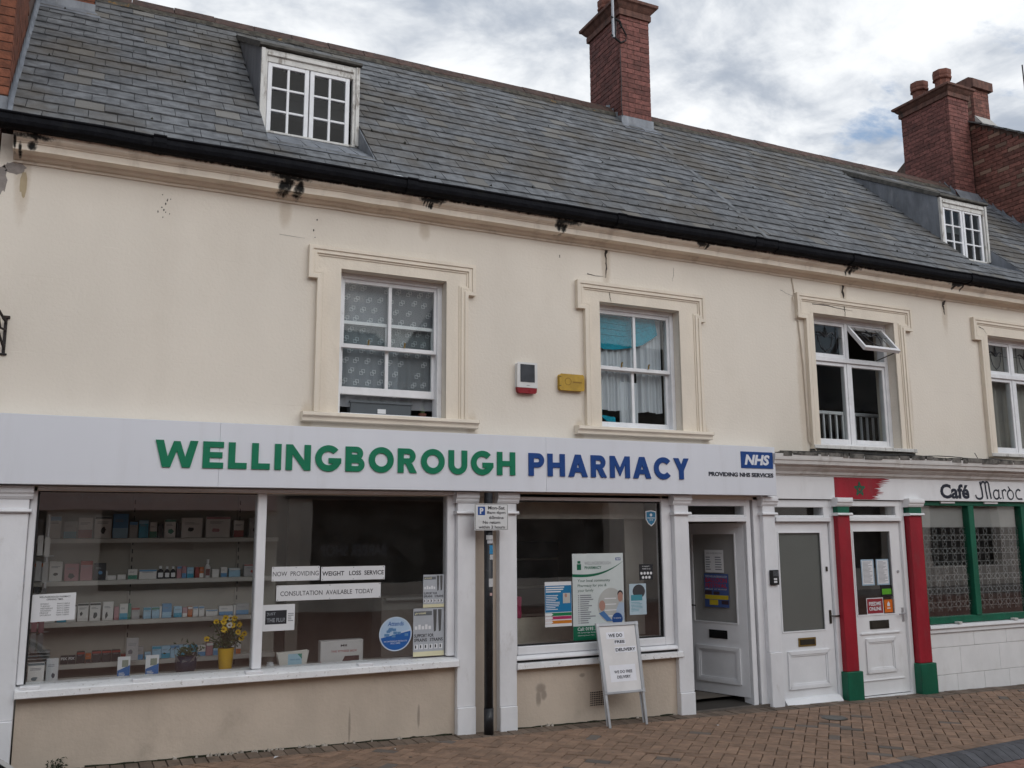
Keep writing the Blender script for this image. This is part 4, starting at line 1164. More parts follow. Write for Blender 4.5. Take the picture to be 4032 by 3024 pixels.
crack(pharm, [(1.35, 3.93), (1.55, 3.925)], 0.0012, seed=12); crack(pharm, [(5.12, 4.12), (5.10, 3.98)], 0.002, seed=13); crack(cafe, [(6.45, 4.05), (6.52, 4.02), (6.62, 4.0)], 0.002, seed=14)
crack(cafe, [(7.33, 4.20), (7.31, 4.12), (7.325, 4.05)], 0.022, seed=4)
crack(cafe, [(8.90, 4.21), (8.85, 4.15), (8.86, 4.08), (8.87, 4.03)], 0.022, seed=5)
def blotch(par, cx, cz, w, h, m, seed, y=-0.0018, name='bare_patch'):
    r = random.Random(seed)
    n = 18
    mb = MB()
    mb.add([(cx+w*math.cos(2*PI*k/n)*r.uniform(.7, 1.15), y, cz+h*math.sin(2*PI*k/n)*r.uniform(.7, 1.15)) for k in range(n)], [tuple(range(n))])
    return mb.build(name, m, par, fix=False)
blotch(pharm, -0.50, 4.155, 0.075, 0.05, M_patch, 1); blotch(pharm, -0.572, 4.06, 0.028, 0.12, M_patch, 2)
blotch(pharm, -0.44, 4.05, 0.025, 0.10, mat('old_buff_paint', (0.42, 0.34, 0.22), 0.9), 3)
r_ = random.Random(11)
for i in range(16):
    blotch(pharm, r_.choice([0.48, 0.5, 1.52, 1.6, 3.9])+r_.uniform(-.06, .06), 4.02+r_.uniform(-.10, .10), r_.uniform(.003, .007), r_.uniform(.004, .012), M_crack, 20+i, name='pock_mark')
MB().tube([(6.60, 0.0-0.008, 4.19), (6.625, -0.008, 4.05), (6.60, -0.012, 3.98), (6.607, -0.058, 3.78), (6.655, -0.012, 3.75), (6.69, -0.012, 3.3), (6.70, -0.012, 2.8), (6.705, -0.012, 2.5), (6.78, -0.03, 2.40)], 0.0065, 6).build('cable', mat('painted_cable', (0.58, 0.51, 0.42), 0.8), cafe)
wr = MB()
for k in range(3):
    r_ = random.Random(30+k)
    pts = [(6.2+i*0.22, -0.10-0.02*k, 2.353+0.012*k+r_.uniform(-.008, .012)) for i in range(28)]
    wr.tube(pts, 0.005, 5)
wr.build('loose_wire', M_blk, cafe)
for i, (a, b) in enumerate([((9.12, 2.37), (9.09, 2.45)), ((9.12, 2.365), (9.2, 2.385))]):
    MB().tube([(a[0], -0.08, a[1]), (b[0], -0.06, b[1])], 0.004, 5).build('loose_wire', M_blk, cafe)

# ================================================================== SHOPFRONTS
def shop_frame(par, x0, x1, z0, z1, panes, y=0.0):
    """timber frame round one shop window; panes: (x0, x1) openings at z0..z1"""
    pass
# wall behind the sign, stall risers and the recess between the pilasters
MB().prism([(-0.001, gz(1.3)-0.09), (-0.001, 0.553), (0.22, 0.553), (0.22, gz(1.3)-0.09)], 'x', -0.235, 2.852).build('stall_riser', M_taupe, pharm)
MB().prism([(-0.001, gz(4.2)-0.06), (-0.001, 0.492), (0.22, 0.492), (0.22, gz(4.2)-0.06)], 'x', 3.382, 4.99).build('stall_riser', M_taupe, pharm)
MB().box(2.95, 3.28, 0.012, 0.20, gz(3)-0.06, 1.93).build('recess_wall', M_taupe, pharm)
for x0, x1, nm in ((-0.235, 2.852, 1), (3.382, 4.99, 2)):      # chipped plaster and moss at the foot of the wall
    r_ = random.Random(nm)
    mb = MB(); ms = MB()
    x = max(x0, 0.2)
    while x < x1-0.05:
        w_ = r_.uniform(0.04, 0.16)
        h0, h1 = r_.uniform(.002, .009), r_.uniform(.002, .009)
        ms.prism([(x, gz(x)-0.02), (x+w_, gz(x+w_)-0.02), (x+w_, gz(x+w_)+h1), (x+w_*0.5, gz(x)+(h0+h1)*r_.uniform(.3, .9)), (x, gz(x)+h0)], 'y', -0.007-r_.uniform(0, .004), 0.003)
        x += w_
        if r_.random() < (0.75 if 0.8 < x < 2.3 else 0.25):
            for q in range(r_.randint(1, 4)):
                xx = x + r_.uniform(-.06, .06); w2 = r_.uniform(.006, .028)
                mb.prism([(xx, gz(xx)-0.01), (xx+w2, gz(xx)-0.01), (xx+w2*r_.uniform(.6, 1), gz(xx)+r_.uniform(.006, .018)), (xx+w2*r_.uniform(0, .4), gz(xx)+r_.uniform(.004, .02))], 'y', -0.012-r_.uniform(0, .012), 0.004)
    mb.build('plaster_chip', mat('plaster_chip_white', (0.42, 0.38, 0.33), 0.9, 0.3, 30), pharm, kind='stuff')
    ms.build('moss_line', mat('moss_dark', (0.03, 0.032, 0.018), 0.95, 0.4, 30, bump=0.8, bscale=60), pharm, kind='stuff')
# air brick
av = MB().box(4.085, 4.265, -0.006, 0.01, 0.135, 0.262).build('air_vent', M_taupe, pharm)
ho = MB()
for i in range(10):
    for j in range(7):
        ho.box(4.093+i*0.0172, 4.103+i*0.0172, -0.0085, -0.0045, 0.143+j*0.0172, 0.153+j*0.0172)
ho.build('vent_hole_grille', M_blk, av, kind='stuff')

def pilaster(par, x0, x1, ztop, zbase, zplinth, m, yp=-0.05, base=None, base_w=0.0, cap=True, neck=None, collar=None):
    z0 = gz((x0+x1)/2) - 0.03
    sh = MB().box(x0, x1, yp, 0.02, zplinth, 1.752)
    if neck is None: sh.box(x0, x1, yp, 0.02, 1.752, 1.842)
    p = sh.build('pilaster', m, par, bevel=0.004)
    if neck is not None: MB().box(x0+0.004, x1-0.004, yp, 0.02, 1.776, 1.842).build('neck_band', neck, p)
    cm = collar or m
    MB().prism([(yp-0.022, 1.752), (yp-0.028, 1.760), (yp-0.024, 1.772), (yp-0.012, 1.777), (0.02, 1.777), (0.02, 1.752)], 'x', x0-0.018, x1+0.018).build('collar', cm, p, bevel=0.002)
    if cap:
        MB().prism([(yp-0.006, 1.842), (yp-0.020, 1.862), (yp-0.020, 1.872), (yp-0.034, 1.888), (yp-0.034, 1.908), (yp-0.03, 1.93), (0.02, 1.93), (0.02, 1.842)], 'x', x0-0.022, x1+0.022).build('capital', cm, p, bevel=0.002)
    MB().box(x0-base_w, x1+base_w, yp-0.012-base_w*0.6, 0.02, z0, zplinth-0.001).build('plinth', base or m, p, bevel=0.005)
    return p
pilaster(pharm, -0.66, -0.245, 0, 0, 0.42, M_white)
pilaster(pharm, 2.853, 3.012, 0, 0, 0.24, M_white)
pilaster(pharm, 3.225, 3.380, 0, 0, 0.215, M_white)
pilaster(pharm, 4.990, 5.150, 0, 0, 0.185, M_white)
pilaster(cafe, 6.025, 6.175, 0, 0, 0.47, M_white)
pilaster(cafe, 6.98, 7.145, 0, 0, 0.23, M_red, -0.06, M_cgreen, 0.022, True, M_cgreen, M_cafew)
pilaster(cafe, 7.99, 8.175, 0, 0, 0.245, M_red, -0.06, M_cgreen, 0.024, True, M_cgreen, M_cafew)

# pharmacy shop window by the corner: two tall panes
f = MB()
f.box(-0.243, -0.200, 0.0, 0.10, 0.632, 1.93); f.box(2.782, 2.852, 0.0, 0.10, 0.632, 1.93)
f.box(-0.200, 2.782, 0.0, 0.10, 1.905, 1.93); f.box(1.262, 1.330, -0.008, 0.10, 0.632, 1.905)
sw = f.build('shop_window', M_white, pharm, bevel=0.006)
MB().prism([(0.12, 0.632), (-0.055, 0.612), (-0.085, 0.604), (-0.088, 0.556), (-0.06, 0.553), (0.12, 0.553)], 'x', -0.245, 2.858).build('sill', M_chip, sw, bevel=0.004)
for xx in (0.52, 1.27, 2.10, -0.16):
    MB().box(xx-0.06, xx+0.06, -0.075, 0.0, 0.606, 0.630).build('repair_block', M_white, sw, bevel=0.004)
MB().prism([(-0.012, 1.905), (-0.03, 1.915), (-0.03, 1.929), (0.0, 1.929), (0.0, 1.905)], 'x', -0.20, 2.85).build('head_bead', M_white, sw)
MB().box(-0.200, 1.262, 0.040, 0.046, 0.632, 1.905).build('pane', M_glass, sw, fix=False)
MB().box(1.330, 2.782, 0.040, 0.046, 0.632, 1.905).build('pane', M_glass, sw, fix=False)
MB().box(-0.199, -0.188, 0.02, 0.05, 0.634, 1.903).build('putty_line', M_blk, sw); MB().box(-0.188, 1.261, 0.02, 0.05, 1.893, 1.903).build('putty_line', M_blk, sw)
# second pharmacy shop window
f = MB()
f.box(3.380, 3.412, 0.0, 0.10, 0.60, 1.93); f.box(4.885, 4.990, 0.0, 0.10, 0.60, 1.93); f.box(3.412, 4.885, 0.0, 0.10, 1.872, 1.93); f.box(3.412, 4.885, -0.004, 0.10, 0.60, 0.668)
sw2 = f.build('shop_window', M_white, pharm, bevel=0.006)
MB().prism([(0.1, 0.60), (-0.03, 0.596), (-0.045, 0.575), (-0.045, 0.562), (0.1, 0.560)], 'x', 3.382, 5.01).build('sill', M_white, sw2, bevel=0.003)
MB().box(3.40, 5.0, -0.028, 0.05, 0.5455, 0.5595).build('gap_shade', M_blk, sw2)  # black strip stands for the shade in the gap between the sills
MB().prism([(0.1, 0.545), (-0.062, 0.540), (-0.066, 0.494), (0.1, 0.4925)], 'x', 3.382, 5.035).build('lower_sill', M_chip, sw2, bevel=0.003)
MB().box(3.412, 4.885, 0.040, 0.046, 0.668, 1.872).build('pane', M_glass, sw2, fix=False)
MB().box(3.413, 4.884, 0.02, 0.05, 1.858, 1.871).build('putty_line', M_blk, sw2); MB().box(4.874, 4.884, 0.02, 0.05, 0.67, 1.857).build('putty_line', M_blk, sw2); MB().box(3.413, 4.873, 0.02, 0.05, 0.669, 0.680).build('putty_line', M_blk, sw2)

# door frames and doors
def door_frame(par, x0, x1, ztr, glass_x, glass_z, m, zb=-0.08, deep=0.14):
    f = MB()
    f.box(x0, x0+0.012, 0.0, deep, zb, 1.905); f.box(x1-0.055, x1, 0.0, deep, zb, 1.905)
    f.box(x0+0.012, x1-0.055, 0.0, deep, glass_z[1], 1.905); f.box(x0+0.012, x1-0.055, -0.02, deep, ztr[0], ztr[1])
    f.box(x0+0.012, glass_x[0], 0.0, deep, ztr[1], glass_z[1]); f.box(glass_x[1], x1-0.055, 0.0, deep, ztr[1], glass_z[1])
    f.box(glass_x[0], glass_x[1], 0.0, deep, ztr[1], glass_z[0])
    o = f.build('door_frame', m, par, bevel=0.004)
    MB().box(glass_x[0], glass_x[1], 0.03, 0.036, glass_z[0], glass_z[1]).build('transom_pane', M_glass, o, fix=False)
    MB().box(glass_x[0]-0.05, glass_x[1]+0.05, 0.2, 0.21, glass_z[0]-0.05, glass_z[1]+0.05).build('transom_backing', M_intd, o)
    return o
def moulding_rect(mb, x0, x1, z0, z1, y, w, d):
    mb.prism([(x0, z0), (x1, z0), (x1-w, z0+w), (x0+w, z0+w)], 'y', y-d, y); mb.prism([(x0, z1), (x0+w, z1-w), (x1-w, z1-w), (x1, z1)], 'y', y-d, y)
    mb.prism([(x0, z0), (x0+w, z0+w), (x0+w, z1-w), (x0, z1)], 'y', y-d, y); mb.prism([(x1, z0), (x1, z1), (x1-w, z1-w), (x1-w, z0+w)], 'y', y-d, y)
def place(o, mtx):
    o.matrix_basis = mtx
    return o
def make_door(par, x0, x1, z0, z1, gl, pan, lb, y, m, glass_m, mtx=None, lbm=None):
    """door leaf with its glass gl=(x0,x1,z0,z1), raised panel, letter plate; mtx moves it"""
    b = MB()
    wall_holes(b, x0, x1, z0, z1, y, y+0.04, [gl])
    parts = [(b, 'door', m, None, True)]
    p = MB(); moulding_rect(p, pan[0], pan[1], pan[2], pan[3], y, 0.030, 0.016); moulding_rect(p, pan[0]+0.030, pan[1]-0.030, pan[2]+0.030, pan[3]-0.030, y, 0.016, 0.008)
    parts.append((p, 'panel_moulding', m, 1, True))
    bd = MB(); moulding_rect(bd, gl[0], gl[1], gl[2], gl[3], y+0.004, 0.012, 0.010); parts.append((bd, 'glazing_bead', m, 1, True))
    parts.append((MB().box(gl[0], gl[1], y+0.018, y+0.024, gl[2], gl[3]), 'pane', glass_m, 1, False))
    l = MB().box(lb[0], lb[1], y-0.008, y, lb[2], lb[3]); parts.append((l, 'letter_plate', lbm or M_blk, 1, True))
    l2 = MB().box(lb[0]+0.02, lb[1]-0.02, y-0.012, y-0.008, lb[2]+0.016, lb[3]-0.016); parts.append((l2, 'letter_flap', M_dmet if lbm else M_blk, 1, True))
    root = None
    for mb_, nm, mm, lev, fx in parts:
        if mtx is not None: mb_.v = [tuple((mtx @ Vector(v))) for v in mb_.v]
        o = mb_.build(nm, mm, par if lev is None else root, fix=fx, bevel=0.002 if nm in ('panel_moulding', 'letter_plate') else 0)
        if lev is None: root = o
    return root
def lever(par, x, z, y, d, m, mtx=None, plate_h=0.10):
    h = MB().box(x-0.014, x+0.014, y-0.006, y, z-plate_h/2, z+plate_h/2)
    h.tube([(x, y-0.006, z+0.01), (x, y-0.035, z+0.01), (x+d*0.02, y-0.04, z+0.01), (x+d*0.09, y-0.038, z+0.008)], 0.007, 7)
    if mtx is not None: h.v = [tuple(mtx @ Vector(v)) for v in h.v]
    return h.build('handle', m, par)
# pharmacy door, standing open into the shop
door_frame(pharm, 5.150, 5.915, (1.690, 1.735), (5.165, 5.842), (1.755, 1.838), M_white)
MB().box(5.95, 6.03, 0.0, 0.12, -0.08, 1.93).build('door_post', M_white, pharm, bevel=0.004)
TH = math.radians(73)
hp = Vector((5.858, 0.045, 0))
MX = Matrix.Translation(hp) @ Matrix.Rotation(-TH, 4, 'Z') @ Matrix.Translation(-hp)
dr = make_door(pharm, 5.172, 5.855, 0.06, 1.680, (5.245, 5.760, 0.72, 1.585), (5.265, 5.765, 0.165, 0.50), (5.42, 5.63, 0.575, 0.655), 0.045, M_doorw, M_frostl, MX)
lever(dr, 5.208, 0.87, 0.045, 1, M_blk, MX)
fn = MB().text('WELLINGBOROUGH', 5.42, 5.60, 1.38, 1.395, 0.043); fn.rows(5.41, 5.49, 1.22, 1.36, 0.043, 6, 4); fn.rows(5.52, 5.60, 1.22, 1.36, 0.043, 6, 5)
pn = MB().box(5.40, 5.62, 0.0435, 0.0445, 1.20, 1.42)
for mb_ in (fn, pn): mb_.v = [tuple(MX @ Vector(v)) for v in mb_.v]
nt = tag(pn.build('opening_times_notice', M_paper), 'faded white sheet of opening times on the open pharmacy door', 'notice')
fn.build('lettering', M_grey, nt, fix=False)
po = MB().box(5.385, 5.665, 0.0425, 0.0440, 0.87, 1.19)
po.v = [tuple(MX @ Vector(v)) for v in po.v]
fp = tag(po.build('festival_poster', pl('poster_blue', (0.06, 0.10, 0.26), 0.5)), 'colourful festival poster stuck to the open pharmacy door', 'poster')
for nm, mm, fn_ in (('lettering', pl('poster_red', (0.42, 0.03, 0.04), 0.5), lambda q: (q.text('BALLOON', 5.40, 5.65, 1.105, 1.15, 0.041, 0.02), q.text('FESTIVAL', 5.40, 5.65, 1.055, 1.095, 0.041, 0.02))),
                    ('caption', M_paper, lambda q: (q.text('THE WELLINGBOROUGH', 5.40, 5.65, 1.155, 1.172, 0.041), q.text('FRIDAY 1ST AUGUST', 5.40, 5.65, 1.035, 1.047, 0.041))),
                    ('yellow_band', pl('poster_yellow', (0.55, 0.42, 0.03), 0.5), lambda q: (q.quad_xz(5.39, 5.66, 0.945, 0.985, 0.0412), q.quad_xz(5.44, 5.54, 0.89, 0.94, 0.0412))),
                    ('photo_strip', pl('poster_dark', (0.05, 0.03, 0.04), 0.5), lambda q: (q.quad_xz(5.39, 5.47, 0.99, 1.028, 0.0412), q.quad_xz(5.58, 5.66, 0.90, 0.935, 0.0412), q.quad_xz(5.49, 5.56, 0.99, 1.02, 0.0412)))):
    q = MB(); fn_(q)
    q.v = [tuple(MX @ Vector(v)) for v in q.v]
    q.build(nm, mm, fp, fix=False)
MB().box(5.12, 6.03, -0.02, 0.95, -0.06, gz(5.5)+0.015).build('door_step', mat('worn_step', (0.12, 0.10, 0.085), 0.85, 0.25, 8, bump=0.3, bscale=30), pharm)
MB().prism([(0.03, gz(5.5)+0.016), (0.95, 0.055), (0.95, gz(5.5)+0.016)], 'x', 5.15, 6.02).build('threshold_ramp', mat('dark_mat', (0.04, 0.035, 0.03), 0.95), pharm)
# shared entrance door with the intercom
door_frame(cafe, 6.205, 6.985, (1.690, 1.735), (6.222, 6.850), (1.752, 1.832), M_doorw)
d2 = make_door(cafe, 6.220, 6.925, -0.04, 1.685, (6.262, 6.822, 0.628, 1.592), (6.312, 6.842, 0.10, 0.45), (6.455, 6.678, 0.49, 0.572), 0.03, M_doorw, M_frost, None, M_brass)
lever(d2, 6.888, 0.755, 0.03, 1, M_dmet, None, 0.13)
MB().prism([(0.03, 0.02), (-0.005, 0.012), (-0.045, -0.030), (-0.045, -0.055), (0.03, -0.055)], 'x', 6.222, 6.922).build('weather_board', M_doorw, d2, bevel=0.003)
MB().box(6.865, 6.882, 0.018, 0.03, 1.20, 1.245).build('lock_plate', M_dmet, d2)
# cafe door
door_frame(cafe, 7.168, 7.980, (1.695, 1.735), (7.185, 7.862), (1.757, 1.848), M_cafew)
d3 = make_door(cafe, 7.182, 7.925, -0.035, 1.690, (7.250, 7.790, 0.742, 1.602), (7.338, 7.752, 0.180, 0.515), (7.412, 7.680, 0.608, 0.692), 0.03, M_cafew, M_glass, None, M_dmet)
lever(d3, 7.890, 0.735, 0.03, -1, M_alu, None, 0.14)
MB().lathe(0, 0, [(0.014, 0), (0.014, 0.01)], 12).v
MB().box(7.28, 7.83, 0.016, 0.03, 0.560, 0.572).build('drip_bead', M_cafew, d3); MB().box(7.235, 7.85, 0.018, 0.03, 0.105, 0.112).build('rail_line', M_cafew, d3)
MB().tube([(7.862, 0.03, 1.175), (7.862, 0.018, 1.175)], 0.013, 12).build('cylinder_lock', M_alu, d3)
MB().box(7.18, 7.93, -0.015, 0.05, -0.075, -0.045).build('threshold', M_cafew, cafe)

# cafe window, sill, painted block wall
f = MB()
f.box(8.200, 8.262, 0.01, 0.10, 0.685, 1.862); f.box(8.262, 11.4, 0.01, 0.10, 1.862, 1.912); f.box(8.262, 11.4, 0.01, 0.10, 0.615, 0.685)
for a, b in ((8.985, 9.072), (9.865, 9.95), (10.75, 10.83)): f.box(a, b, 0.0, 0.10, 0.685, 1.862)
cw = f.build('shop_window', M_cgreen, cafe, bevel=0.004)
MB().box(11.40, 12.50, 0.0, 0.2, -0.2, 1.925).build('end_pier', M_cafew, cafe, bevel=0.004)
for a, b in ((8.262, 8.985), (9.072, 9.865), (9.95, 10.75), (10.83, 11.398)):
    MB().box(a, b, 0.045, 0.051, 0.685, 1.862).build('pane', M_glass, cw, fix=False)
    MB().box(a+0.01, b-0.01, 0.075, 0.079, 1.632, 1.861).build('frosted_strip', mat('frosted_strip', (0.42, 0.41, 0.385), 0.6, 0.06, 2), cw)
for a in (8.55, 9.25): MB().box(a, a+0.22, -0.008, 0.008, 1.888, 1.908).build('shutter_stop', M_cafew, cw)
for a in (8.62, 9.52): MB().box(a, a+0.06, -0.05, 0.0, 0.612, 0.632).build('shutter_peg', M_worn, cw)
MB().prism([(0.1, 0.612), (-0.04, 0.605), (-0.045, 0.575), (-0.02, 0.562), (-0.02, 0.525), (0.1, 0.522)], 'x', 8.20, 11.4).build('sill', M_cafew, cafe, bevel=0.003)
bw = MB().box(8.19, 12.5, 0.016, 0.25, -0.2, 0.52).build('stall_riser', mat('block_joint', (0.52, 0.50, 0.47), 0.9), cafe)
M_block = mat('painted_block', (0.77, 0.765, 0.76), 0.65, 0.04, 4, bump=0.25, bscale=30, dirt=0.35, dcol=(0.36, 0.30, 0.22), dscale=3, dlo=0.52, dhi=0.8, streak=0.6)
for zi, (za, zb) in enumerate(((0.376, 0.520), (0.098, 0.372), (-0.22, 0.094))):
    x = 8.20
    ws = [0.47, 0.62, 0.55, 0.60, 0.58, 0.6, 0.6] if zi % 2 else [0.70, 0.52, 0.66, 0.5, 0.6, 0.6, 0.6]
    if zi == 2: ws = [0.10, 0.30, 0.42, 0.40, 0.45, 0.4, 0.4, 0.4, 0.4, .4]
    for w_ in ws:
        if x > 12: break
        MB().box(x+0.0015, x+w_-0.0015, 0.0, 0.02, za, zb).build('block', M_block, bw, bevel=0.002)
        x += w_
# window film: star lattice printed on a clear sheet just behind the glass
M_film = pl('lattice_print', (0.23, 0.23, 0.22), 0.6)
def seg_clip(x0, z0, x1, z1, X0, X1, Z0, Z1):
    t0, t1 = 0.0, 1.0
    for p, q in ((-(x1-x0), x0-X0), (x1-x0, X1-x0), (-(z1-z0), z0-Z0), (z1-z0, Z1-z0)):
        if abs(p) < 1e-9:
            if q < 0: return None
            continue
        r = q/p
        if p < 0: t0 = max(t0, r)
        else: t1 = min(t1, r)
    return None if t0 >= t1 else (x0+(x1-x0)*t0, z0+(z1-z0)*t0, x0+(x1-x0)*t1, z0+(z1-z0)*t1)
for a, b in ((8.262, 8.985), (9.072, 9.865), (9.95, 10.75), (10.83, 11.398)):
    fm = MB(); T = 0.142; wd = 0.0048
    nx, nz = int((b-a)/T)+2, int(0.9/T)+2
    q = 0
    for i in range(-1, nx):
        for j in range(-1, nz):
            cx, cz = a+0.02+(i+0.5)*T, 0.735+(j+0.5)*T
            P8 = [(cx+0.545*T*math.cos(math.radians(22.5+45*k)), cz+0.545*T*math.sin(math.radians(22.5+45*k))) for k in range(8)]
            I8 = [(cx+0.20*T*math.cos(math.radians(45*k)), cz+0.20*T*math.sin(math.radians(45*k))) for k in range(8)]
            for L8, st_ in ((P8, 3), (I8, 1)):
                for k in range(8):
                    sg_ = seg_clip(*L8[k], *L8[(k+st_) % 8], a+0.006, b-0.006, 0.735, 1.631)
                    if not sg_: continue
                    x0, z0, x1, z1 = sg_
                    l = math.hypot(x1-x0, z1-z0)
                    if l < 0.003: continue
                    ox, oz = -(z1-z0)/l*wd/2, (x1-x0)/l*wd/2
                    q += 1; yy = 0.058 + (q % 40)*0.00006
                    fm.add([(x0-ox, yy, z0-oz), (x1-ox, yy, z1-oz), (x1+ox, yy, z1+oz), (x0+ox, yy, z0+oz)], [(0, 1, 2, 3)])
    fm.build('window_film', M_film, cw, fix=False, kind='stuff')

# cafe fascia and its cornice
fb = thing('cafe_sign', 'white painted fascia with red flag panel, green star and dark hand lettering', 'sign', (8.4, 0, 1.92))
MB().box(6.12, 12.4, -0.028, 0.02, 1.914, 2.140).build('board', M_cafew, fb)
fl_pts = [(6.992, 1.917), (6.992, 2.137), (7.70, 2.137)]
r_ = random.Random(5)
zz = 2.137
while zz > 1.925:
    zz -= r_.uniform(0.006, 0.013)
    fl_pts.append((7.70 - 0.15*((2.137-zz)/0.22) + r_.uniform(0.0, 0.09) + (0.02 if zz > 2.05 else 0), max(zz, 1.918)))
    zz -= r_.uniform(0.004, 0.010)
    fl_pts.append((7.62 - 0.12*((2.137-zz)/0.22) + r_.uniform(-0.03, 0.04), max(zz, 1.918)))
fl_pts.append((7.50, 1.917))
MB().prism(fl_pts, 'y', -0.0305, -0.0275).build('red_flag', M_red, fb)
star = MB()
cx, cz, R = 7.335, 2.022, 0.076
pts = [(cx+R*math.sin(2*PI*k*2/5), cz+R*math.cos(2*PI*k*2/5)) for k in range(5)]
for i in range(5):
    (x0, z0), (x1, z1) = pts[i], pts[(i+1) % 5]
    l = math.hypot(x1-x0, z1-z0); nx, nz = -(z1-z0)/l*0.008, (x1-x0)/l*0.008
    yy = -0.0318 - i*0.0004
    star.add([(x0-nx, yy, z0-nz), (x1-nx, yy, z1-nz), (x1+nx, yy, z1+nz), (x0+nx, yy, z0+nz)], [(0, 1, 2, 3)])
star.build('star', M_cgreen, fb, fix=False)
for li in MB().text('Café', 8.527, 8.985, 1.938, 2.098, -0.0285, 0.035, depth=0.002).islands(): li.build('letter', M_navy, fb)
# hand-drawn second word: strokes as flat brush bands
def stroke(mb, pts, w0, w1=None, y=-0.0300):
    w1 = w1 or w0
    n = len(pts); L = []; R_ = []
    for i, (x, z) in enumerate(pts):
        dx = pts[min(i+1, n-1)][0]-pts[max(i-1, 0)][0]; dz = pts[min(i+1, n-1)][1]-pts[max(i-1, 0)][1]
        l = math.hypot(dx, dz) or 1
        w = w0 + (w1-w0)*i/(n-1)
        L.append((x-dz/l*w, y, z+dx/l*w)); R_.append((x+dz/l*w, y, z-dx/l*w))
    mb.add(L+R_, [(i, i+1, n+i+1, n+i) for i in range(n-1)])
def arc(cx, cz, rx, rz, a0, a1, n=10):
    return [(cx+rx*math.cos(math.radians(a0+(a1-a0)*i/n)), cz+rz*math.sin(math.radians(a0+(a1-a0)*i/n))) for i in range(n+1)]
maroc = [MB() for _ in range(5)]
stroke(maroc[0], [(9.085, 1.985)] + arc(9.145, 1.972, 0.055, 0.032, 180, 350, 8) + [(9.196, 2.03), (9.180, 2.10), (9.172, 2.132)], 0.010, 0.014)
stroke(maroc[0], [(9.178, 2.085)] + arc(9.225, 2.095, 0.032, 0.036, 150, 0, 8) + [(9.262, 2.03), (9.278, 1.94)], 0.010, 0.012, -0.0304)
stroke(maroc[0], arc(9.285, 2.095, 0.030, 0.036, 150, 0, 8) + [(9.322, 2.03), (9.338, 1.942)], 0.010, 0.012, -0.0308)
stroke(maroc[1], arc(9.430, 1.992, 0.047, 0.050, 50, 330, 16) + [(9.474, 2.0)], 0.009, 0.010, -0.0304)
stroke(maroc[1], [(9.474, 2.05), (9.474, 1.965), (9.488, 1.945), (9.512, 1.955)], 0.010, 0.006, -0.0308)
stroke(maroc[2], [(9.542, 1.942), (9.532, 2.045), (9.55, 2.03)] + arc(9.572, 2.022, 0.026, 0.026, 140, 10, 6), 0.009, 0.009, -0.0304)
stroke(maroc[3], [(9.637, 2.085)] + arc(9.670, 1.992, 0.050, 0.052, 80, -270, 20), 0.007, 0.011, -0.0304)
stroke(maroc[4], arc(9.810, 1.998, 0.048, 0.054, 45, 270, 14) + [(9.868, 1.947)], 0.010, 0.009, -0.0308)
for li in maroc: li.build('letter', M_navy, fb, fix=False)
CCN = [(0.02, 2.140), (-0.036, 2.142), (-0.040, 2.158), (-0.058, 2.160), (-0.066, 2.185), (-0.095, 2.205), (-0.108, 2.215), (-0.112, 2.238), (-0.165, 2.248), (-0.172, 2.282), (-0.182, 2.286), (-0.186, 2.305), (-0.19, 2.345), (0.02, 2.36)]
wavy(CCN, 6.10, 12.4, 40, 0.0015, 8).build('shop_cornice', mat('cafe_cornice_paint', (0.66, 0.645, 0.62), 0.7, 0.06, 4, bump=0.2, bscale=30, dirt=0.35, dcol=(0.30, 0.26, 0.21), dscale=5, streak=0.5), cafe)
tp = MB()
r_ = random.Random(3)
x = 6.2
while x < 11:
    w_ = r_.uniform(0.06, 0.25)
    tp.box(x, x+w_, -0.191-r_.uniform(0, .006), 0.0, 2.325+r_.uniform(-.01, .012), 2.362+r_.uniform(-.008, .012))
    x += w_*r_.uniform(0.9, 1.3)
tp.build('lead_capping_moss', mat('mouldy_capping', (0.15, 0.14, 0.125), 0.9, 0.4, 10, bump=0.6, bscale=30, dirt=0.7, dcol=(0.02, 0.02, 0.017), dscale=7, dlo=.48, dhi=.6), cafe)

# ================================================================== PHARMACY SIGN
sg = thing('pharmacy_sign', 'long white fascia sign with raised green and blue capital lettering', 'sign', (2.8, 0, 1.93))
for a, b in ((-1.6, 0.949), (0.951, 3.619), (3.621, 6.125)):
    MB().box(a-0.0004, b+0.0004, -0.15, -0.02, 1.937, 2.403).build('panel', M_signw, sg, bevel=0.0015)
MB().box(-1.6, 6.12, -0.02, 0.0, 1.945, 2.395).build('backing', M_blk, sg)
LT = 0.010
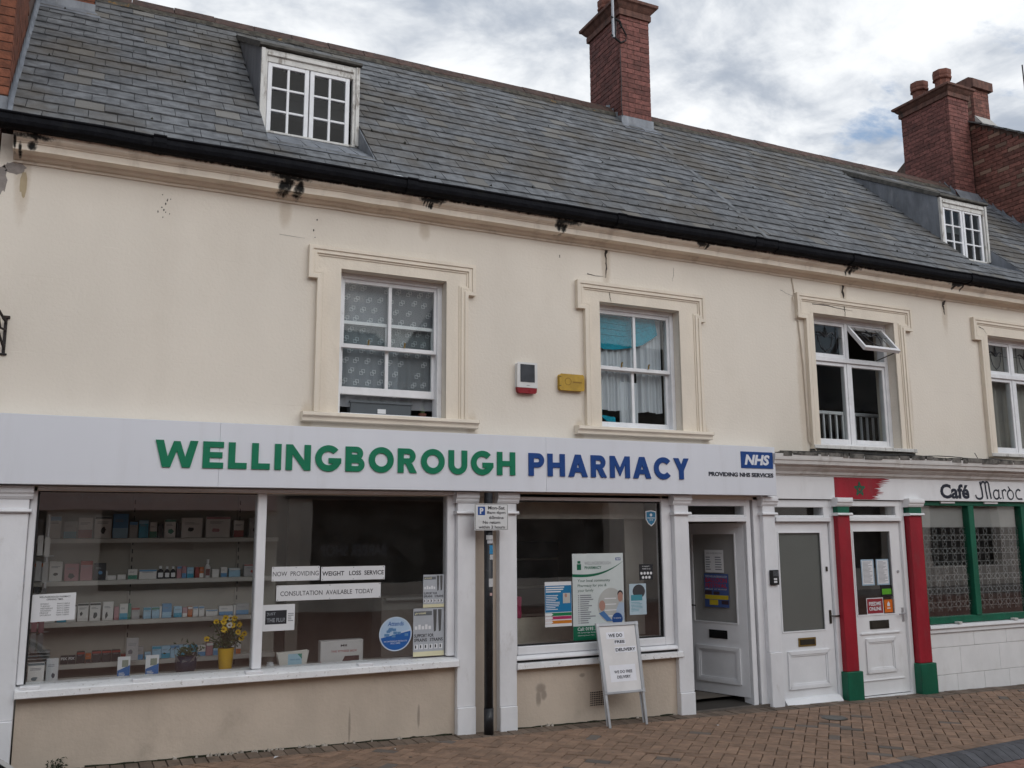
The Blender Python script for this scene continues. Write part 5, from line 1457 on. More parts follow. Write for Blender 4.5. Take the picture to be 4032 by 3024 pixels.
# geometric capitals, each letter a raised piece
def glyph(ch, t):
    """stroke outlines in a unit cap height; returns (list of polygons, width)"""
    P = []
    def ring(cx, cz, ro, ri, a0, a1, n=26, sx=1.0):
        o_ = [(cx+sx*ro*math.cos(math.radians(a0+(a1-a0)*i/n)), cz+ro*math.sin(math.radians(a0+(a1-a0)*i/n))) for i in range(n+1)]
        i_ = [(cx+(sx*ro-(ro-ri))*math.cos(math.radians(a0+(a1-a0)*i/n)), cz+ri*math.sin(math.radians(a0+(a1-a0)*i/n))) for i in range(n+1)]
        for i in range(n): P.append([o_[i], o_[i+1], i_[i+1], i_[i]])
    def rect(x0, x1, z0, z1): P.append([(x0, z0), (x1, z0), (x1, z1), (x0, z1)])
    if ch == 'I': rect(0, t, 0, 1); w = t
    elif ch == 'L': rect(0, t, 0, 1); rect(t, 0.68, 0, t*0.92); w = 0.68
    elif ch == 'E':
        rect(0, t, 0, 1); rect(t, 0.74, 0, t*0.88); rect(t, 0.70, 0.5-t*0.43, 0.5+t*0.43); rect(t, 0.74, 1-t*0.88, 1); w = 0.74
    elif ch == 'H': rect(0, t, 0, 1); rect(0.86-t, 0.86, 0, 1); rect(t, 0.86-t, 0.5-t*0.45, 0.5+t*0.45); w = 0.86
    elif ch == 'N':
        rect(0, t, 0, 1); rect(0.96-t, 0.96, 0, 1); P.append([(t, 1.0), (t, 1-t*1.5), (0.96-t, 0.0), (0.96-t, t*1.5)]); w = 0.96
    elif ch == 'M':
        rect(0, t, 0, 1); rect(1.06-t, 1.06, 0, 1); P.append([(t, 1.0), (t, 1-t*1.5), (0.53, 0.08), (0.53, 0.08+t*1.5)]); P.append([(1.06-t, 1.0), (0.53, 0.08+t*1.5), (0.53, 0.08), (1.06-t, 1-t*1.5)]); w = 1.06
    elif ch == 'W':
        a = t*1.12
        for x0, x1 in ((0.0, 0.32), (0.98-a+0.08+0.14, 0.68+0.14)):
            pass
        T = 1.48; q = 0.42
        P.append([(0, 1), (a, 1), (q+a*0.42, 0), (q-a*0.58, 0)]); P.append([(q-a*0.40, 0), (q+a*0.42, 0), (T/2+a*0.5, 1), (T/2-a*0.5, 1)][:2] + [(T/2+a*0.42, 0.97), (T/2-a*0.40, 0.97)])
        P.append([(T-q-a*0.42, 0), (T-q+a*0.40, 0), (T/2+a*0.40, 0.97), (T/2-a*0.42, 0.97)]); P.append([(T-q-a*0.42, 0), (T-q+a*0.58, 0), (T, 1), (T-a, 1)]); w = T
    elif ch == 'A':
        a = t*1.1; T = 0.98
        P.append([(0, 0), (a, 0), (T/2+a*0.5, 1), (T/2-a*0.5, 1)]); P.append([(T-a, 0), (T, 0), (T/2+a*0.5, 1), (T/2-a*0.5, 1)]); rect(T*0.24, T*0.76, 0.20, 0.20+t*0.85); w = T
    elif ch == 'Y':
        a = t*1.1; T = 0.86
        P.append([(0, 1), (a, 1), (T/2+t*0.5, 0.40), (T/2-t*0.5, 0.40)]); P.append([(T-a, 1), (T, 1), (T/2+t*0.5, 0.40), (T/2-t*0.5, 0.40)]); rect(T/2-t/2, T/2+t/2, 0, 0.42); w = T
    elif ch == 'O': ring(0.52, 0.5, 0.52, 0.52-t, 0, 360, 40); w = 1.04
    elif ch == 'C': ring(0.52, 0.5, 0.52, 0.52-t, 42, 318, 34); w = 0.93
    elif ch == 'G':
        ring(0.52, 0.5, 0.52, 0.52-t, 42, 352, 36); rect(0.53, 1.03, 0.5-t*0.80, 0.5+t*0.06); w = 1.03
    elif ch == 'U': rect(0, t, 0.38, 1); rect(0.84-t, 0.84, 0.40, 1); ring(0.42, 0.40, 0.42, 0.42-t, 180, 360, 22, 1.0); w = 0.84
    elif ch in 'PRB':
        r = 0.315 if ch != 'B' else 0.27
        cz = 1-r
        rect(0, t, 0, 1); rect(t, 0.44, 1-t*0.90, 1); rect(t, 0.44, 1-2*r, 1-2*r+t*0.90)
        ring(0.44, cz, r, r-t*0.90, -90, 90, 18); w = 0.44+r
        if ch == 'R': P.append([(0.32, 1-2*r+0.02), (0.32+t*1.15, 1-2*r+0.02), (0.82, 0), (0.82-t*1.2, 0)]); w = 0.82
        if ch == 'B':
            r2 = 0.285; rect(t, 0.49, 0, t*0.90); rect(t, 0.49, 2*r2-t*0.90, 2*r2); ring(0.49, r2, r2, r2-t*0.90, -90, 90, 18); w = 0.49+r2
    return P, w
def word(st, x0, x1, z0, z1, m, par, t=0.250, gap=0.175):
    gs = [glyph(c, t) for c in st]
    tot = sum(g[1] for g in gs) + gap*(len(st)-1)
    H = z1-z0
    sx = (x1-x0)/tot
    x = x0
    for P, w in gs:
        mb = MB()
        for i, p in enumerate(P):
            mb.prism([(x+a*sx, z0+b*H) for a, b in p], 'y', -0.150-LT-(i % 7)*0.00012, -0.1495)
        mb.build('letter', m, par)
        x += (w+gap)*sx
word('WELLINGBOROUGH', 0.515, 3.325, 2.070, 2.262, M_green, sg)
word('PHARMACY', 3.450, 5.095, 2.070, 2.262, M_blue, sg)
nh = MB().box(5.706, 6.092, -0.156, -0.149, 2.192, 2.349).build('logo_panel', M_blue, sg)
MB().text('NHS', 5.745, 6.052, 2.222, 2.322, -0.1562, 0.045, 0.22, depth=0.001).build('logo_lettering', M_signw, sg)
MB().text('PROVIDING NHS SERVICES', 5.322, 6.092, 2.108, 2.148, -0.1502, 0.035, depth=0.003).build('caption', M_navy, sg)


# ================================================================== INTERIORS
def room(par, x0, x1, y0, y1, z0, z1, m, mfloor=None, name='room_lining'):
    v = [(x0,y0,z0),(x1,y0,z0),(x1,y1,z0),(x0,y1,z0),(x0,y0,z1),(x1,y0,z1),(x1,y1,z1),(x0,y1,z1)]
    MB().add(v, [(4,7,6,5),(1,5,6,2),(2,6,7,3),(3,7,4,0)]).build(name, m, par, fix=False)
    MB().add(v[:4], [(0,1,2,3)]).build('room_floor', mfloor or M_intd, par, fix=False)
M_floor = mat('shop_floor', (0.14, 0.12, 0.10), 0.6, 0.15, 3)
room(pharm, -0.55, 6.16, 0.24, 3.6, 0.055, 2.3, M_int, M_floor)
room(cafe, 6.23, 12.4, 0.26, 3.2, 0.0, 2.3, mat('cafe_wall', (0.20, 0.17, 0.14), 0.9, 0.2, 3), M_floor)
MB().box(6.18, 7.14, 0.45, 0.47, 0.0, 2.2).build('hall_partition', M_intd, cafe)
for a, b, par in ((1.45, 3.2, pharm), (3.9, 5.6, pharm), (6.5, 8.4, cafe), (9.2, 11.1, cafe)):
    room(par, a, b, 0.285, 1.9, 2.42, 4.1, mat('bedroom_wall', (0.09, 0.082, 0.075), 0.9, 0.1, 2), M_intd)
# window bed behind the corner shop window and shelving set across it
MB().box(-0.24, 2.90, 0.10, 0.42, 0.56, 0.602).build('window_bed', M_shelf, pharm)
MB().box(3.39, 4.98, 0.10, 0.30, 0.60, 0.655).build('window_bed', M_shelf, pharm)
MB().box(3.40, 4.72, 0.36, 0.39, 0.06, 0.862).build('display_partition', mat('cream_partition', (0.52, 0.49, 0.40), 0.7), pharm)
MB().box(3.40, 4.88, 0.28, 0.30, 1.72, 1.90).build('blind_headbox', mat('blind_cream', (0.46, 0.43, 0.38), 0.7), pharm)
MB().box(4.70, 4.90, 0.34, 0.36, 0.66, 1.75).build('window_lining', M_int, pharm)
su = thing('shelving_unit', 'cream retail shelving with slotted uprights filling the corner shop window', 'shelving', (0.6, 1.0, 0.06))
MB().box(-0.42, 1.62, 1.02, 1.05, 0.06, 1.95).build('back_panel', M_slat, su)
for x in (-0.35, 0.475, 1.30):
    up = MB().box(x-0.014, x+0.014, 1.005, 1.02, 0.06, 1.95).build('upright', M_slat, su)
    sl = MB()
    for k in range(26): sl.box(x-0.004, x+0.004, 1.002, 1.006, 0.22+k*0.065, 0.255+k*0.065)
    sl.build('slot_grille', M_blk, up, kind='stuff')
SHZ = [1.575, 1.255, 0.950, 0.640]
for z in SHZ:
    MB().box(-0.40, 1.60, 0.86, 1.0, z-0.028, z).build('shelf', M_shelf, su, bevel=0.003)
    MB().box(-0.40, 1.60, 0.852, 0.858, z-0.034, z-0.002).build('price_rail', M_shelf, su)

def carton(x, w, h, z, col, y=0.875, d=0.06, band=None, name='product_box', face=None, turn=0.0):
    cm = pl('carton_%02d%02d%02d' % tuple(int(c*99) for c in col), col, 0.5, 0.04)
    mb = MB().box(x, x+w, y, y+d, z+0.001, z+h)
    o = mb.build(name, cm, None, bevel=0.002)
    if band is not None:
        bm_ = pl('print_%02d%02d%02d' % tuple(int(c*99) for c in band), band, 0.5, 0.04)
        if face == 'top': MB().quad_xz(x+0.001, x+w-0.001, z+h*0.80, z+h-0.002, y-0.0008).build('printed_band', bm_, o, fix=False)
        elif face == 'low': MB().quad_xz(x+0.001, x+w-0.001, z+0.003, z+h*0.42, y-0.0008).build('printed_band', bm_, o, fix=False)
        else:
            r3 = random.Random(int(x*977+z*313))
            cx_, cz_ = x+w*r3.uniform(.35, .65), z+h*r3.uniform(.28, .48); aw, ah = w*r3.uniform(.14, .30), h*r3.uniform(.10, .22)
            n_ = r3.choice([5, 6, 8]); off = r3.uniform(0, 6)
            MB().add([(cx_+aw*math.cos(2*PI*k/n_+off)*r3.uniform(.6, 1.1), y-0.0008, cz_+ah*math.sin(2*PI*k/n_+off)*r3.uniform(.6, 1.1)) for k in range(n_)], [tuple(range(n_))]).build('printed_picture', bm_, o, fix=False)
            if r3.random() < 0.6: MB().quad_xz(x+0.001, x+w-0.001, z+h*0.88, z+h-0.002, y-0.0008).build('printed_band', bm_, o, fix=False)
        MB().rows(x+w*0.15, x+w*0.85, z+h*0.66, z+h*0.78, y-0.0009, 2, int(x*1000)).build('print_lines', M_grey, o, fix=False)
    return o
def bottle(x, r, h, z, col, cap, y=0.905):
    o = MB().lathe(x, y, [(r, z+0.001), (r, z+h*0.55), (r*0.8, z+h*0.66), (r*0.35, z+h*0.74), (r*0.35, z+h*0.80)], 12).build('bottle', pl('bottle_%02d%02d%02d' % tuple(int(c*99) for c in col), col, 0.25, 0.03))
    MB().lathe(x, y, [(r*0.42, z+h*0.79), (r*0.42, z+h)], 10).build('cap', cap, o)
    MB().quad_xz(x-r*0.7, x+r*0.7, z+h*0.12, z+h*0.48, y-r-0.0006).build('bottle_label', M_paper if sum(col) < 1 else pl('label_dark', (0.15, 0.05, 0.05)), o, fix=False)
    return o
WH = (0.64, 0.62, 0.60); BL_ = (0.10, 0.26, 0.46); TE = (0.03, 0.28, 0.42); RD = (0.30, 0.05, 0.04); DK = (0.03, 0.03, 0.035); PK = (0.40, 0.20, 0.22); OR = (0.45, 0.12, 0.03); GY = (0.36, 0.35, 0.35); GN = (0.05, 0.22, 0.15); LB = (0.30, 0.48, 0.62)
SN_ = ['top', 'second', 'third', 'bottom']
ORD = ['first', 'second', 'third', 'fourth', 'fifth', 'sixth', 'seventh', 'eighth', 'ninth', 'tenth', 'eleventh', 'twelfth', 'thirteenth', 'fourteenth', 'fifteenth', 'sixteenth', 'seventeenth', 'eighteenth', 'nineteenth', 'twentieth', 'twenty-first', 'twenty-second', 'twenty-third', 'twenty-fourth', 'twenty-fifth', 'twenty-sixth', 'twenty-seventh', 'twenty-eighth']
CN = {WH: 'white', BL_: 'blue', TE: 'teal', RD: 'red', DK: 'black', PK: 'pink', OR: 'orange', GY: 'grey', GN: 'green', LB: 'pale blue'}
GOODS_EXTRA = [[(-0.30, 0.13, 0.15, GY, DK, None), (-0.15, 0.10, 0.17, WH, BL_, 'top'), (-0.03, 0.09, 0.13, GY, TE, 'low'), (0.07, 0.10, 0.16, WH, RD, 'low'), (0.435, 0.06, 0.13, GY, BL_, 'top'), (0.648, 0.04, 0.11, DK, None, None), (0.787, 0.034, 0.12, DK, None, None)],
    [(-0.30, 0.08, 0.13, WH, TE, 'low'), (-0.21, 0.08, 0.14, GY, OR, 'top'), (0.288, 0.010, 0.07, WH, None, None)],
    [(-0.30, 0.075, 0.12, GY, DK, None), (-0.21, 0.075, 0.13, WH, RD, 'low'), (-0.12, 0.075, 0.13, WH, DK, None), (-0.035, 0.065, 0.11, TE, LB, 'top'), (0.032, 0.065, 0.13, WH, DK, None), (0.362, 0.034, 0.10, PK, None, None), (0.694, 0.014, 0.09, WH, None, None), (0.865, 0.036, 0.075, PK, WH, 'low'), (0.905, 0.036, 0.08, OR, WH, 'top'), (1.260, 0.016, 0.08, WH, None, None)],
    [(-0.30, 0.08, 0.09, GY, DK, None), (-0.21, 0.10, 0.08, WH, TE, 'top'), (0.18, 0.04, 0.07, OR, DK, 'low'), (0.47, 0.055, 0.08, WH, RD, 'top'), (0.53, 0.06, 0.10, GY, BL_, 'low'), (0.995, 0.06, 0.085, WH, BL_, 'low'), (1.06, 0.05, 0.10, PK, WH, 'top'), (1.115, 0.05, 0.09, LB, BL_, 'low')]]
shelf_goods = [
    [(0.185, 0.12, 0.17, WH, DK, None), (0.315, 0.11, 0.19, BL_, LB, 'low'), (0.505, 0.07, 0.14, TE, LB, 'top'), (0.585, 0.055, 0.125, WH, GN, 'low'), (0.695, 0.085, 0.145, WH, GN, None), (0.825, 0.16, 0.16, WH, DK, None), (1.015, 0.19, 0.17, WH, PK, None), (1.235, 0.08, 0.14, WH, RD, 'low'), (1.36, 0.13, 0.16, GY, DK, None)],
    [(-0.11, 0.09, 0.15, WH, DK, None), (-0.005, 0.10, 0.13, PK, DK, None), (0.105, 0.085, 0.15, PK, RD, 'top'), (0.20, 0.085, 0.13, DK, BL_, None), (0.30, 0.06, 0.035, WH, None, None), (0.37, 0.06, 0.04, WH, None, None), (0.445, 0.068, 0.08, WH, GN, 'low'), (0.525, 0.13, 0.075, WH, BL_, 'top'),
     ('b', 0.685, 0.026, 0.10, DK), ('b', 0.735, 0.022, 0.095, DK), ('b', 0.780, 0.022, 0.095, DK), (0.808, 0.034, 0.095, PK, BL_, 'top'), (0.845, 0.034, 0.095, PK, BL_, 'low'), (0.885, 0.05, 0.085, LB, TE, 'low'), (0.945, 0.032, 0.085, RD, None, None), (0.98, 0.032, 0.085, OR, WH, 'low'), ('b', 1.045, 0.024, 0.145, WH), (1.078, 0.055, 0.065, WH, None, None), (1.145, 0.05, 0.08, WH, BL_, 'low'), (1.21, 0.09, 0.07, LB, WH, 'top'), (1.33, 0.12, 0.10, GY, RD, None)],
    [(0.105, 0.075, 0.135, WH, DK, None), (0.19, 0.075, 0.135, WH, DK, None), (0.28, 0.075, 0.14, WH, DK, None), (0.40, 0.06, 0.12, WH, TE, 'low'), (0.462, 0.020, 0.12, GN, None, None), (0.487, 0.06, 0.09, GY, RD, 'top'), (0.575, 0.055, 0.085, LB, TE, 'top'), (0.637, 0.055, 0.085, LB, GN, 'top'), (0.712, 0.07, 0.11, BL_, LB, 'low'), (0.80, 0.06, 0.085, LB, TE, 'low'), (0.945, 0.04, 0.08, WH, BL_, 'top'), (0.99, 0.04, 0.08, WH, BL_, 'top'), (1.045, 0.09, 0.05, WH, BL_, 'top'), (1.145, 0.11, 0.075, WH, BL_, 'low'), (1.28, 0.10, 0.09, GY, BL_, 'low')],
    [(-0.095, 0.09, 0.045, OR, DK, 'low'), (0.01, 0.05, 0.06, DK, None, None), (0.062, 0.05, 0.06, DK, None, None), (0.12, 0.055, 0.085, DK, RD, 'top'), (0.225, 0.065, 0.085, DK, RD, 'top'), (0.295, 0.065, 0.085, DK, RD, 'top'), (0.365, 0.060, 0.085, DK, RD, 'top'), (0.43, 0.035, 0.05, RD, None, None), (0.60, 0.045, 0.055, LB, TE, 'low'), (0.655, 0.065, 0.095, LB, TE, 'top'), (0.722, 0.065, 0.095, LB, TE, 'low'), (0.79, 0.065, 0.095, LB, BL_, 'top'), (0.857, 0.06, 0.095, LB, TE, 'low'), (0.92, 0.07, 0.09, TE, DK, 'low'), (1.17, 0.055, 0.075, LB, DK, None), (1.23, 0.05, 0.12, WH, OR, None), (1.29, 0.04, 0.10, WH, OR, 'low')],
]
for si, lst in enumerate(shelf_goods):
    lst = sorted(lst + GOODS_EXTRA[si], key=lambda a: a[1] if a[0] == 'b' else a[0])
    for k, it in enumerate(lst):
        if it[0] == 'b':
            _, x, r, h, col = it
            o = bottle(x, r, h, SHZ[si], col if col != WH else (0.6, 0.6, 0.6), M_paper)
            tag(o, '%s bottle on the %s window shelf, %s item from the corner' % (CN[col], SN_[si], ORD[k]), 'bottle', 'goods on the window shelves')
        else:
            x, w_, h, col, band, face = it
            o = carton(x, w_, h, SHZ[si], col, band=band, face=face)
            tag(o, '%s carton on the %s window shelf, %s item from the corner' % (CN[col], SN_[si], ORD[k]), 'box', 'goods on the window shelves')
fx = MB().text('FIX', 0.014, 0.056, 0.672, 0.692, 0.873, 0.03); fx.text('FIX', 0.066, 0.108, 0.672, 0.692, 0.873, 0.03)
fx.v = [(v[0], v[1], v[2]) for v in fx.v]
tag(fx.build('brand_print', M_paper, None, fix=False), 'white block capitals printed on two small black boxes', 'print')
# spinner rack of packets at the corner end
rk = thing('packet_rack', 'tall rack of hanging packets beside the corner pilaster inside the window', 'rack', (-0.13, 0.45, 0.6))
MB().tube([(-0.13, 0.50, 0.06), (-0.13, 0.50, 1.75)], 0.012, 8).build('post', M_alu, rk)
for k, (z, cc) in enumerate(((1.46, WH), (1.28, GY), (1.10, DK), (0.93, PK), (0.78, GY))):
    MB().box(-0.19, -0.155, 0.43, 0.44, z, z+0.14).build('packet', pl('packet_%d' % k, cc, 0.4), rk); MB().box(-0.145, -0.11, 0.425, 0.435, z-0.01, z+0.13).build('packet', pl('packetb_%d' % k, tuple(c*0.7 for c in cc), 0.4), rk)
    MB().tube([(-0.20, 0.47, z-0.005), (-0.08, 0.44, z-0.005)], 0.004, 6).build('hook', M_alu, rk)
for k in range(5): MB().box(-0.20, -0.06, 0.40, 0.52, 0.70+k*0.022, 0.706+k*0.022).build('wire_tray', M_alu, rk)
# things standing on the window bed
BEDZ = 0.6025
def leaflet(x, w_, h, y, lab, top, low, z=BEDZ):
    o = MB().box(x, x+w_, y, y+0.004, z, z+h).build('leaflet_card', M_paper)
    MB().prism([(x+0.001, z+0.001), (x+w_-0.001, z+0.001), (x+w_-0.001, z+h*0.62), (x+0.001, z+h*0.40)], 'y', y-0.0014, y-0.0006).build('blue_print', pl('leaflet_blue', low, 0.5), o)
    MB().quad_xz(x+w_*0.35, x+w_*0.85, z+h*0.55, z+h*0.85, y-0.0018).build('photo_print', pl('leaflet_photo', top, 0.6), o, fix=False)
    MB().rows(x+w_*0.12, x+w_*0.75, z+h*0.08, z+h*0.32, y-0.002, 4, 3).build('print_lines', M_paper, o, fix=False)
    tag(o, lab, 'leaflet')
leaflet(0.372, 0.082, 0.155, 0.15, 'white and blue leaflet card with a photograph, standing on the window bed', (0.25, 0.28, 0.22), (0.02, 0.13, 0.36))
leaflet(0.555, 0.088, 0.155, 0.15, 'white and blue leaflet card standing beside the wrapped plant', (0.60, 0.62, 0.62), (0.02, 0.13, 0.36))
o = carton(-0.185, 0.10, 0.15, BEDZ, WH, 0.14, 0.03, (0.12, 0.16, 0.18), 'booklet'); tag(o, 'white booklet with a garden photograph in the corner of the window', 'booklet')
o = carton(-0.075, 0.075, 0.165, BEDZ, (0.55, 0.55, 0.56), 0.20, 0.02, (0.05, 0.06, 0.08), 'booklet'); tag(o, 'pale folder standing next to the garden booklet', 'booklet')
o = carton(0.455, 0.085, 0.165, 0.66, GY, 0.70, 0.03, (0.14, 0.13, 0.15), 'product_pouch'); tag(o, 'tall grey pouch hanging behind the leaflet cards', 'pouch')
# chrysanthemums in a yellow pot
fp_ = thing('flower_pot', 'yellow and white daisy flowers in a tall yellow pot', 'plant', (1.12, 0.24, BEDZ))
MB().lathe(1.115, 0.24, [(0.045, BEDZ), (0.060, BEDZ+0.165), (0.055, BEDZ+0.165), (0.043, BEDZ+0.02)], 20).build('pot', M_ypot, fp_, smooth=False)
r_ = random.Random(4)
lf = MB(); sm = MB()
heads = []
for k in range(26):
    a = r_.uniform(0, 2*PI); rr = r_.uniform(0.02, 0.16); zt = BEDZ+0.26+r_.uniform(0, 0.14)-rr*0.35
    p1 = Vector((1.115+rr*math.cos(a), 0.24+rr*math.sin(a)*0.75, zt))
    sm.tube([(1.115+r_.uniform(-.02, .02), 0.24+r_.uniform(-.02, .02), BEDZ+0.14), ((1.115+p1.x)/2, (0.24+p1.y)/2, (BEDZ+0.14+zt)/2+0.02), tuple(p1)], 0.003, 4)
    heads.append(p1)
    for q in range(16):
        t_ = r_.uniform(0.25, 0.95); c_ = Vector((1.115, 0.24, BEDZ+0.14)).lerp(p1, t_) + Vector((r_.uniform(-.03, .03), r_.uniform(-.03, .03), r_.uniform(-.02, .02)))
        d1 = Vector((r_.uniform(-1, 1), r_.uniform(-1, 1), r_.uniform(-.4, .8))).normalized()*r_.uniform(.014, .028); d2 = Vector((r_.uniform(-1, 1), r_.uniform(-1, 1), r_.uniform(-1, 1))).normalized()*0.008
        lf.add([tuple(c_-d1), tuple(c_+d2), tuple(c_+d1), tuple(c_-d2)], [(0, 1, 2, 3)])
sm.build('stem_spray', M_leaf, fp_, fix=False); lf.build('foliage', M_leaf, fp_, fix=False)
for i, p in enumerate(heads):
    yel = (p.x < 1.11 and p.x > 1.02) or p.x > 1.17 or i % 3 == 0
    if not yel and i % 2: continue
    mb = MB()
    for k in range(11):
        a = 2*PI*k/11 + r_.uniform(-.1, .1)
        u = Vector((math.cos(a), -0.35, math.sin(a))).normalized()*r_.uniform(.022, .030); v_ = Vector((-math.sin(a), 0, math.cos(a)))*0.006
        mb.add([tuple(p), tuple(p+u*0.6+v_), tuple(p+u), tuple(p+u*0.6-v_)], [(0, 1, 2, 3)])
    fo = mb.build('flower', M_petal if yel else M_petalw, fp_, fix=False)
    MB().lathe(p.x, p.y-0.004, [(0.008, p.z-0.004), (0.008, p.z+0.004)], 7).build('flower_centre', pl('flower_eye', (0.30, 0.14, 0.01)), fo)
# dark wrapped plant
wp = thing('wrapped_plant', 'small green plant in a dark blue wrapped pot with torn cellophane', 'plant', (0.84, 0.24, BEDZ))
MB().lathe(0.835, 0.24, [(0.055, BEDZ), (0.075, BEDZ+0.04), (0.075, BEDZ+0.10), (0.062, BEDZ+0.125), (0.05, BEDZ+0.12)], 12).build('pot', pl('navy_wrap', (0.012, 0.015, 0.035), 0.5), wp, smooth=True)
lf = MB()
for q in range(160):
    c_ = Vector((0.85+r_.gauss(0, .045), 0.24+r_.gauss(0, .035), BEDZ+0.165+r_.gauss(0, .025)))
    d1 = Vector((r_.uniform(-1, 1), r_.uniform(-1, 1), r_.uniform(-.5, .9))).normalized()*r_.uniform(.010, .02); d2 = Vector((r_.uniform(-1, 1), r_.uniform(-1, 1), r_.uniform(-1, 1))).normalized()*0.008
    lf.add([tuple(c_-d1), tuple(c_+d2), tuple(c_+d1), tuple(c_-d2)], [(0, 1, 2, 3)])
lf.build('foliage', M_leaf, wp, fix=False)
ce = MB()
for k in range(9):
    a = 2*PI*k/9
    p0 = (0.835+0.074*math.cos(a), 0.24+0.07*math.sin(a), BEDZ+0.08); p1 = (0.835+0.074*math.cos(a+.6), 0.24+0.07*math.sin(a+.6), BEDZ+0.09)
    p2 = (0.835+r_.uniform(.11, .15)*math.cos(a+.3), 0.24+0.11*math.sin(a+.3), BEDZ+0.12+r_.uniform(-.05, .05))
    ce.add([p0, p1, p2], [(0, 1, 2)])
ce.build('cellophane', sheer_mat('cellophane', (0.6, 0.58, 0.55), 0.5), wp, fix=False)
# goods in the other half of the window
bx = thing('fitness_box', 'white gift box with red lettering standing behind the glass', 'box', (1.98, 0.22, BEDZ))
MB().box(1.812, 2.150, 0.185, 0.265, BEDZ, BEDZ+0.178).build('carton', pl('box_white', (0.58, 0.565, 0.555), 0.45), bx, bevel=0.003)
MB().text('THE FITNESS BOX', 1.895, 2.100, BEDZ+0.088, BEDZ+0.104, 0.1842, 0.01).build('lettering', pl('print_red', (0.36, 0.05, 0.05)), bx, fix=False)
MB().text('MII', 1.970, 2.020, BEDZ+0.130, BEDZ+0.146, 0.1842, 0.03).build('brand_print', M_ink, bx, fix=False)
MB().prism([(1.975, BEDZ+0.004), (2.118, BEDZ+0.004), (2.118, BEDZ+0.058), (2.005, BEDZ+0.058)], 'y', 0.1838, 0.1846).build('photo_print', pl('box_photo', (0.07, 0.03, 0.03)), bx)
MB().prism([(1.8135, BEDZ+0.001), (1.835, BEDZ+0.001), (1.8135, BEDZ+0.030)], 'y', 0.1838, 0.1846).build('corner_print', pl('print_red', (0.36, 0.05, 0.05)), bx)
pc = thing('wipes_pouch', 'white soft pouch with pale blue printed label on the window bed', 'pouch', (1.60, 0.2, BEDZ))
MB().prism([(1.515, BEDZ), (1.685, BEDZ), (1.705, BEDZ+0.108), (1.60, BEDZ+0.102), (1.495, BEDZ+0.100)], 'y', 0.165, 0.225).build('bag', pl('pouch_white', (0.62, 0.60, 0.55), 0.5), pc, bevel=0.012)
MB().quad_xz(1.560, 1.665, BEDZ+0.004, BEDZ+0.100, 0.1642).build('printed_label', pl('pale_blue', (0.36, 0.55, 0.66)), pc, fix=False); MB().text('cotton wipes', 1.575, 1.65, BEDZ+0.05, BEDZ+0.066, 0.1636).build('lettering', pl('mid_blue', (0.06, 0.20, 0.36)), pc, fix=False)
MB().prism([(1.63, BEDZ+0.100), (1.665, BEDZ+0.100), (1.665, BEDZ+0.060)], 'y', 0.1632, 0.1640).build('leaf_print', pl('leafgreen', (0.05, 0.25, 0.18)), pc)
tb = thing('plastic_tub', 'tiny translucent white tub in the window corner by the mullion', 'tub', (1.43, 0.2, BEDZ))
MB().lathe(1.435, 0.2, [(0.030, BEDZ), (0.030, BEDZ+0.028), (0.024, BEDZ+0.032), (0.024, BEDZ+0.045)], 16).build('jar', pl('tub_white', (0.62, 0.64, 0.66), 0.4), tb)
# dim shop fittings deeper inside
for k, (x0, x1, y0, y1, z1, lab) in enumerate(((1.9, 2.02, 1.9, 1.95, 1.95, 'pale door post standing deep inside the shop'), (2.62, 3.3, 1.2, 1.5, 1.02, 'low grey display stand inside the shop beyond the round sticker'), (4.0, 5.0, 2.2, 2.5, 1.5, 'tall dark shelving deep behind the second shop window'))):
    o = MB().box(x0, x1, y0, y1, 0.06, z1).build('shop_fitting', M_int if k < 2 else M_intd, bevel=0.004)
    for z in (0.4, 0.7, 1.0, 1.3):
        if z < z1 and k: MB().box(x0+0.02, x1-0.02, y0-0.08, y0, z, z+0.02).build('shelf', M_shelf if k == 1 else M_int, o)
    tag(o, lab, 'shop fitting')
for k, x in enumerate((3.50, 3.60)):
    o = MB().lathe(x, 0.375, [(0.028, 0.863), (0.034, 0.90), (0.028, 0.93), (0.034, 1.04), (0.02, 1.045)], 14).build('pink_bottle', pl('pink_plastic', (0.40, 0.02, 0.10), 0.35))
    tag(o, ('pink plastic bottle next to the window frame' if k == 0 else 'second pink plastic bottle, nearer the blue poster'), 'bottle', 'pink bottles in the window')

# ================================================================== NOTICES ON THE GLASS
YG = 0.0385
def sheet(name, lab, cat, pts, m, y=YG, t=0.0016):
    o = MB().prism(pts, 'y', y-t, y).build(name, m)
    tag(o, lab, cat)
    return o
def rectp(x0, x1, z0, z1, tilt=0.0):
    return [(x0, z0-tilt), (x1, z0+tilt), (x1, z1+tilt), (x0, z1-tilt)]
Y1 = YG-0.0022
o = sheet('opening_times_sheet', 'white sheet of opening times pinned low in the corner shop window', 'notice', rectp(-0.187, 0.078, 1.032, 1.212, 0.004), M_paper)
q = MB().text('WELLINGBOROUGH PHARMACY', -0.145, 0.045, 1.185, 1.197, Y1, 0.01); q.text('OPENING TIMES', -0.10, 0.0, 1.168, 1.180, Y1, 0.01)
for k, d_ in enumerate(('MONDAY', 'TUESDAY', 'WEDNESDAY', 'THURSDAY', 'FRIDAY', 'SATURDAY')):
    zz = 1.140 - k*0.0148
    q.text(d_, -0.135, -0.135+0.0085*len(d_), zz, zz+0.0095, Y1); q.text('9AM-5.30PM' if k < 5 else '9AM-1.00PM', -0.035, 0.04, zz, zz+0.0095, Y1)
q.build('lettering', M_ink, o, fix=False)
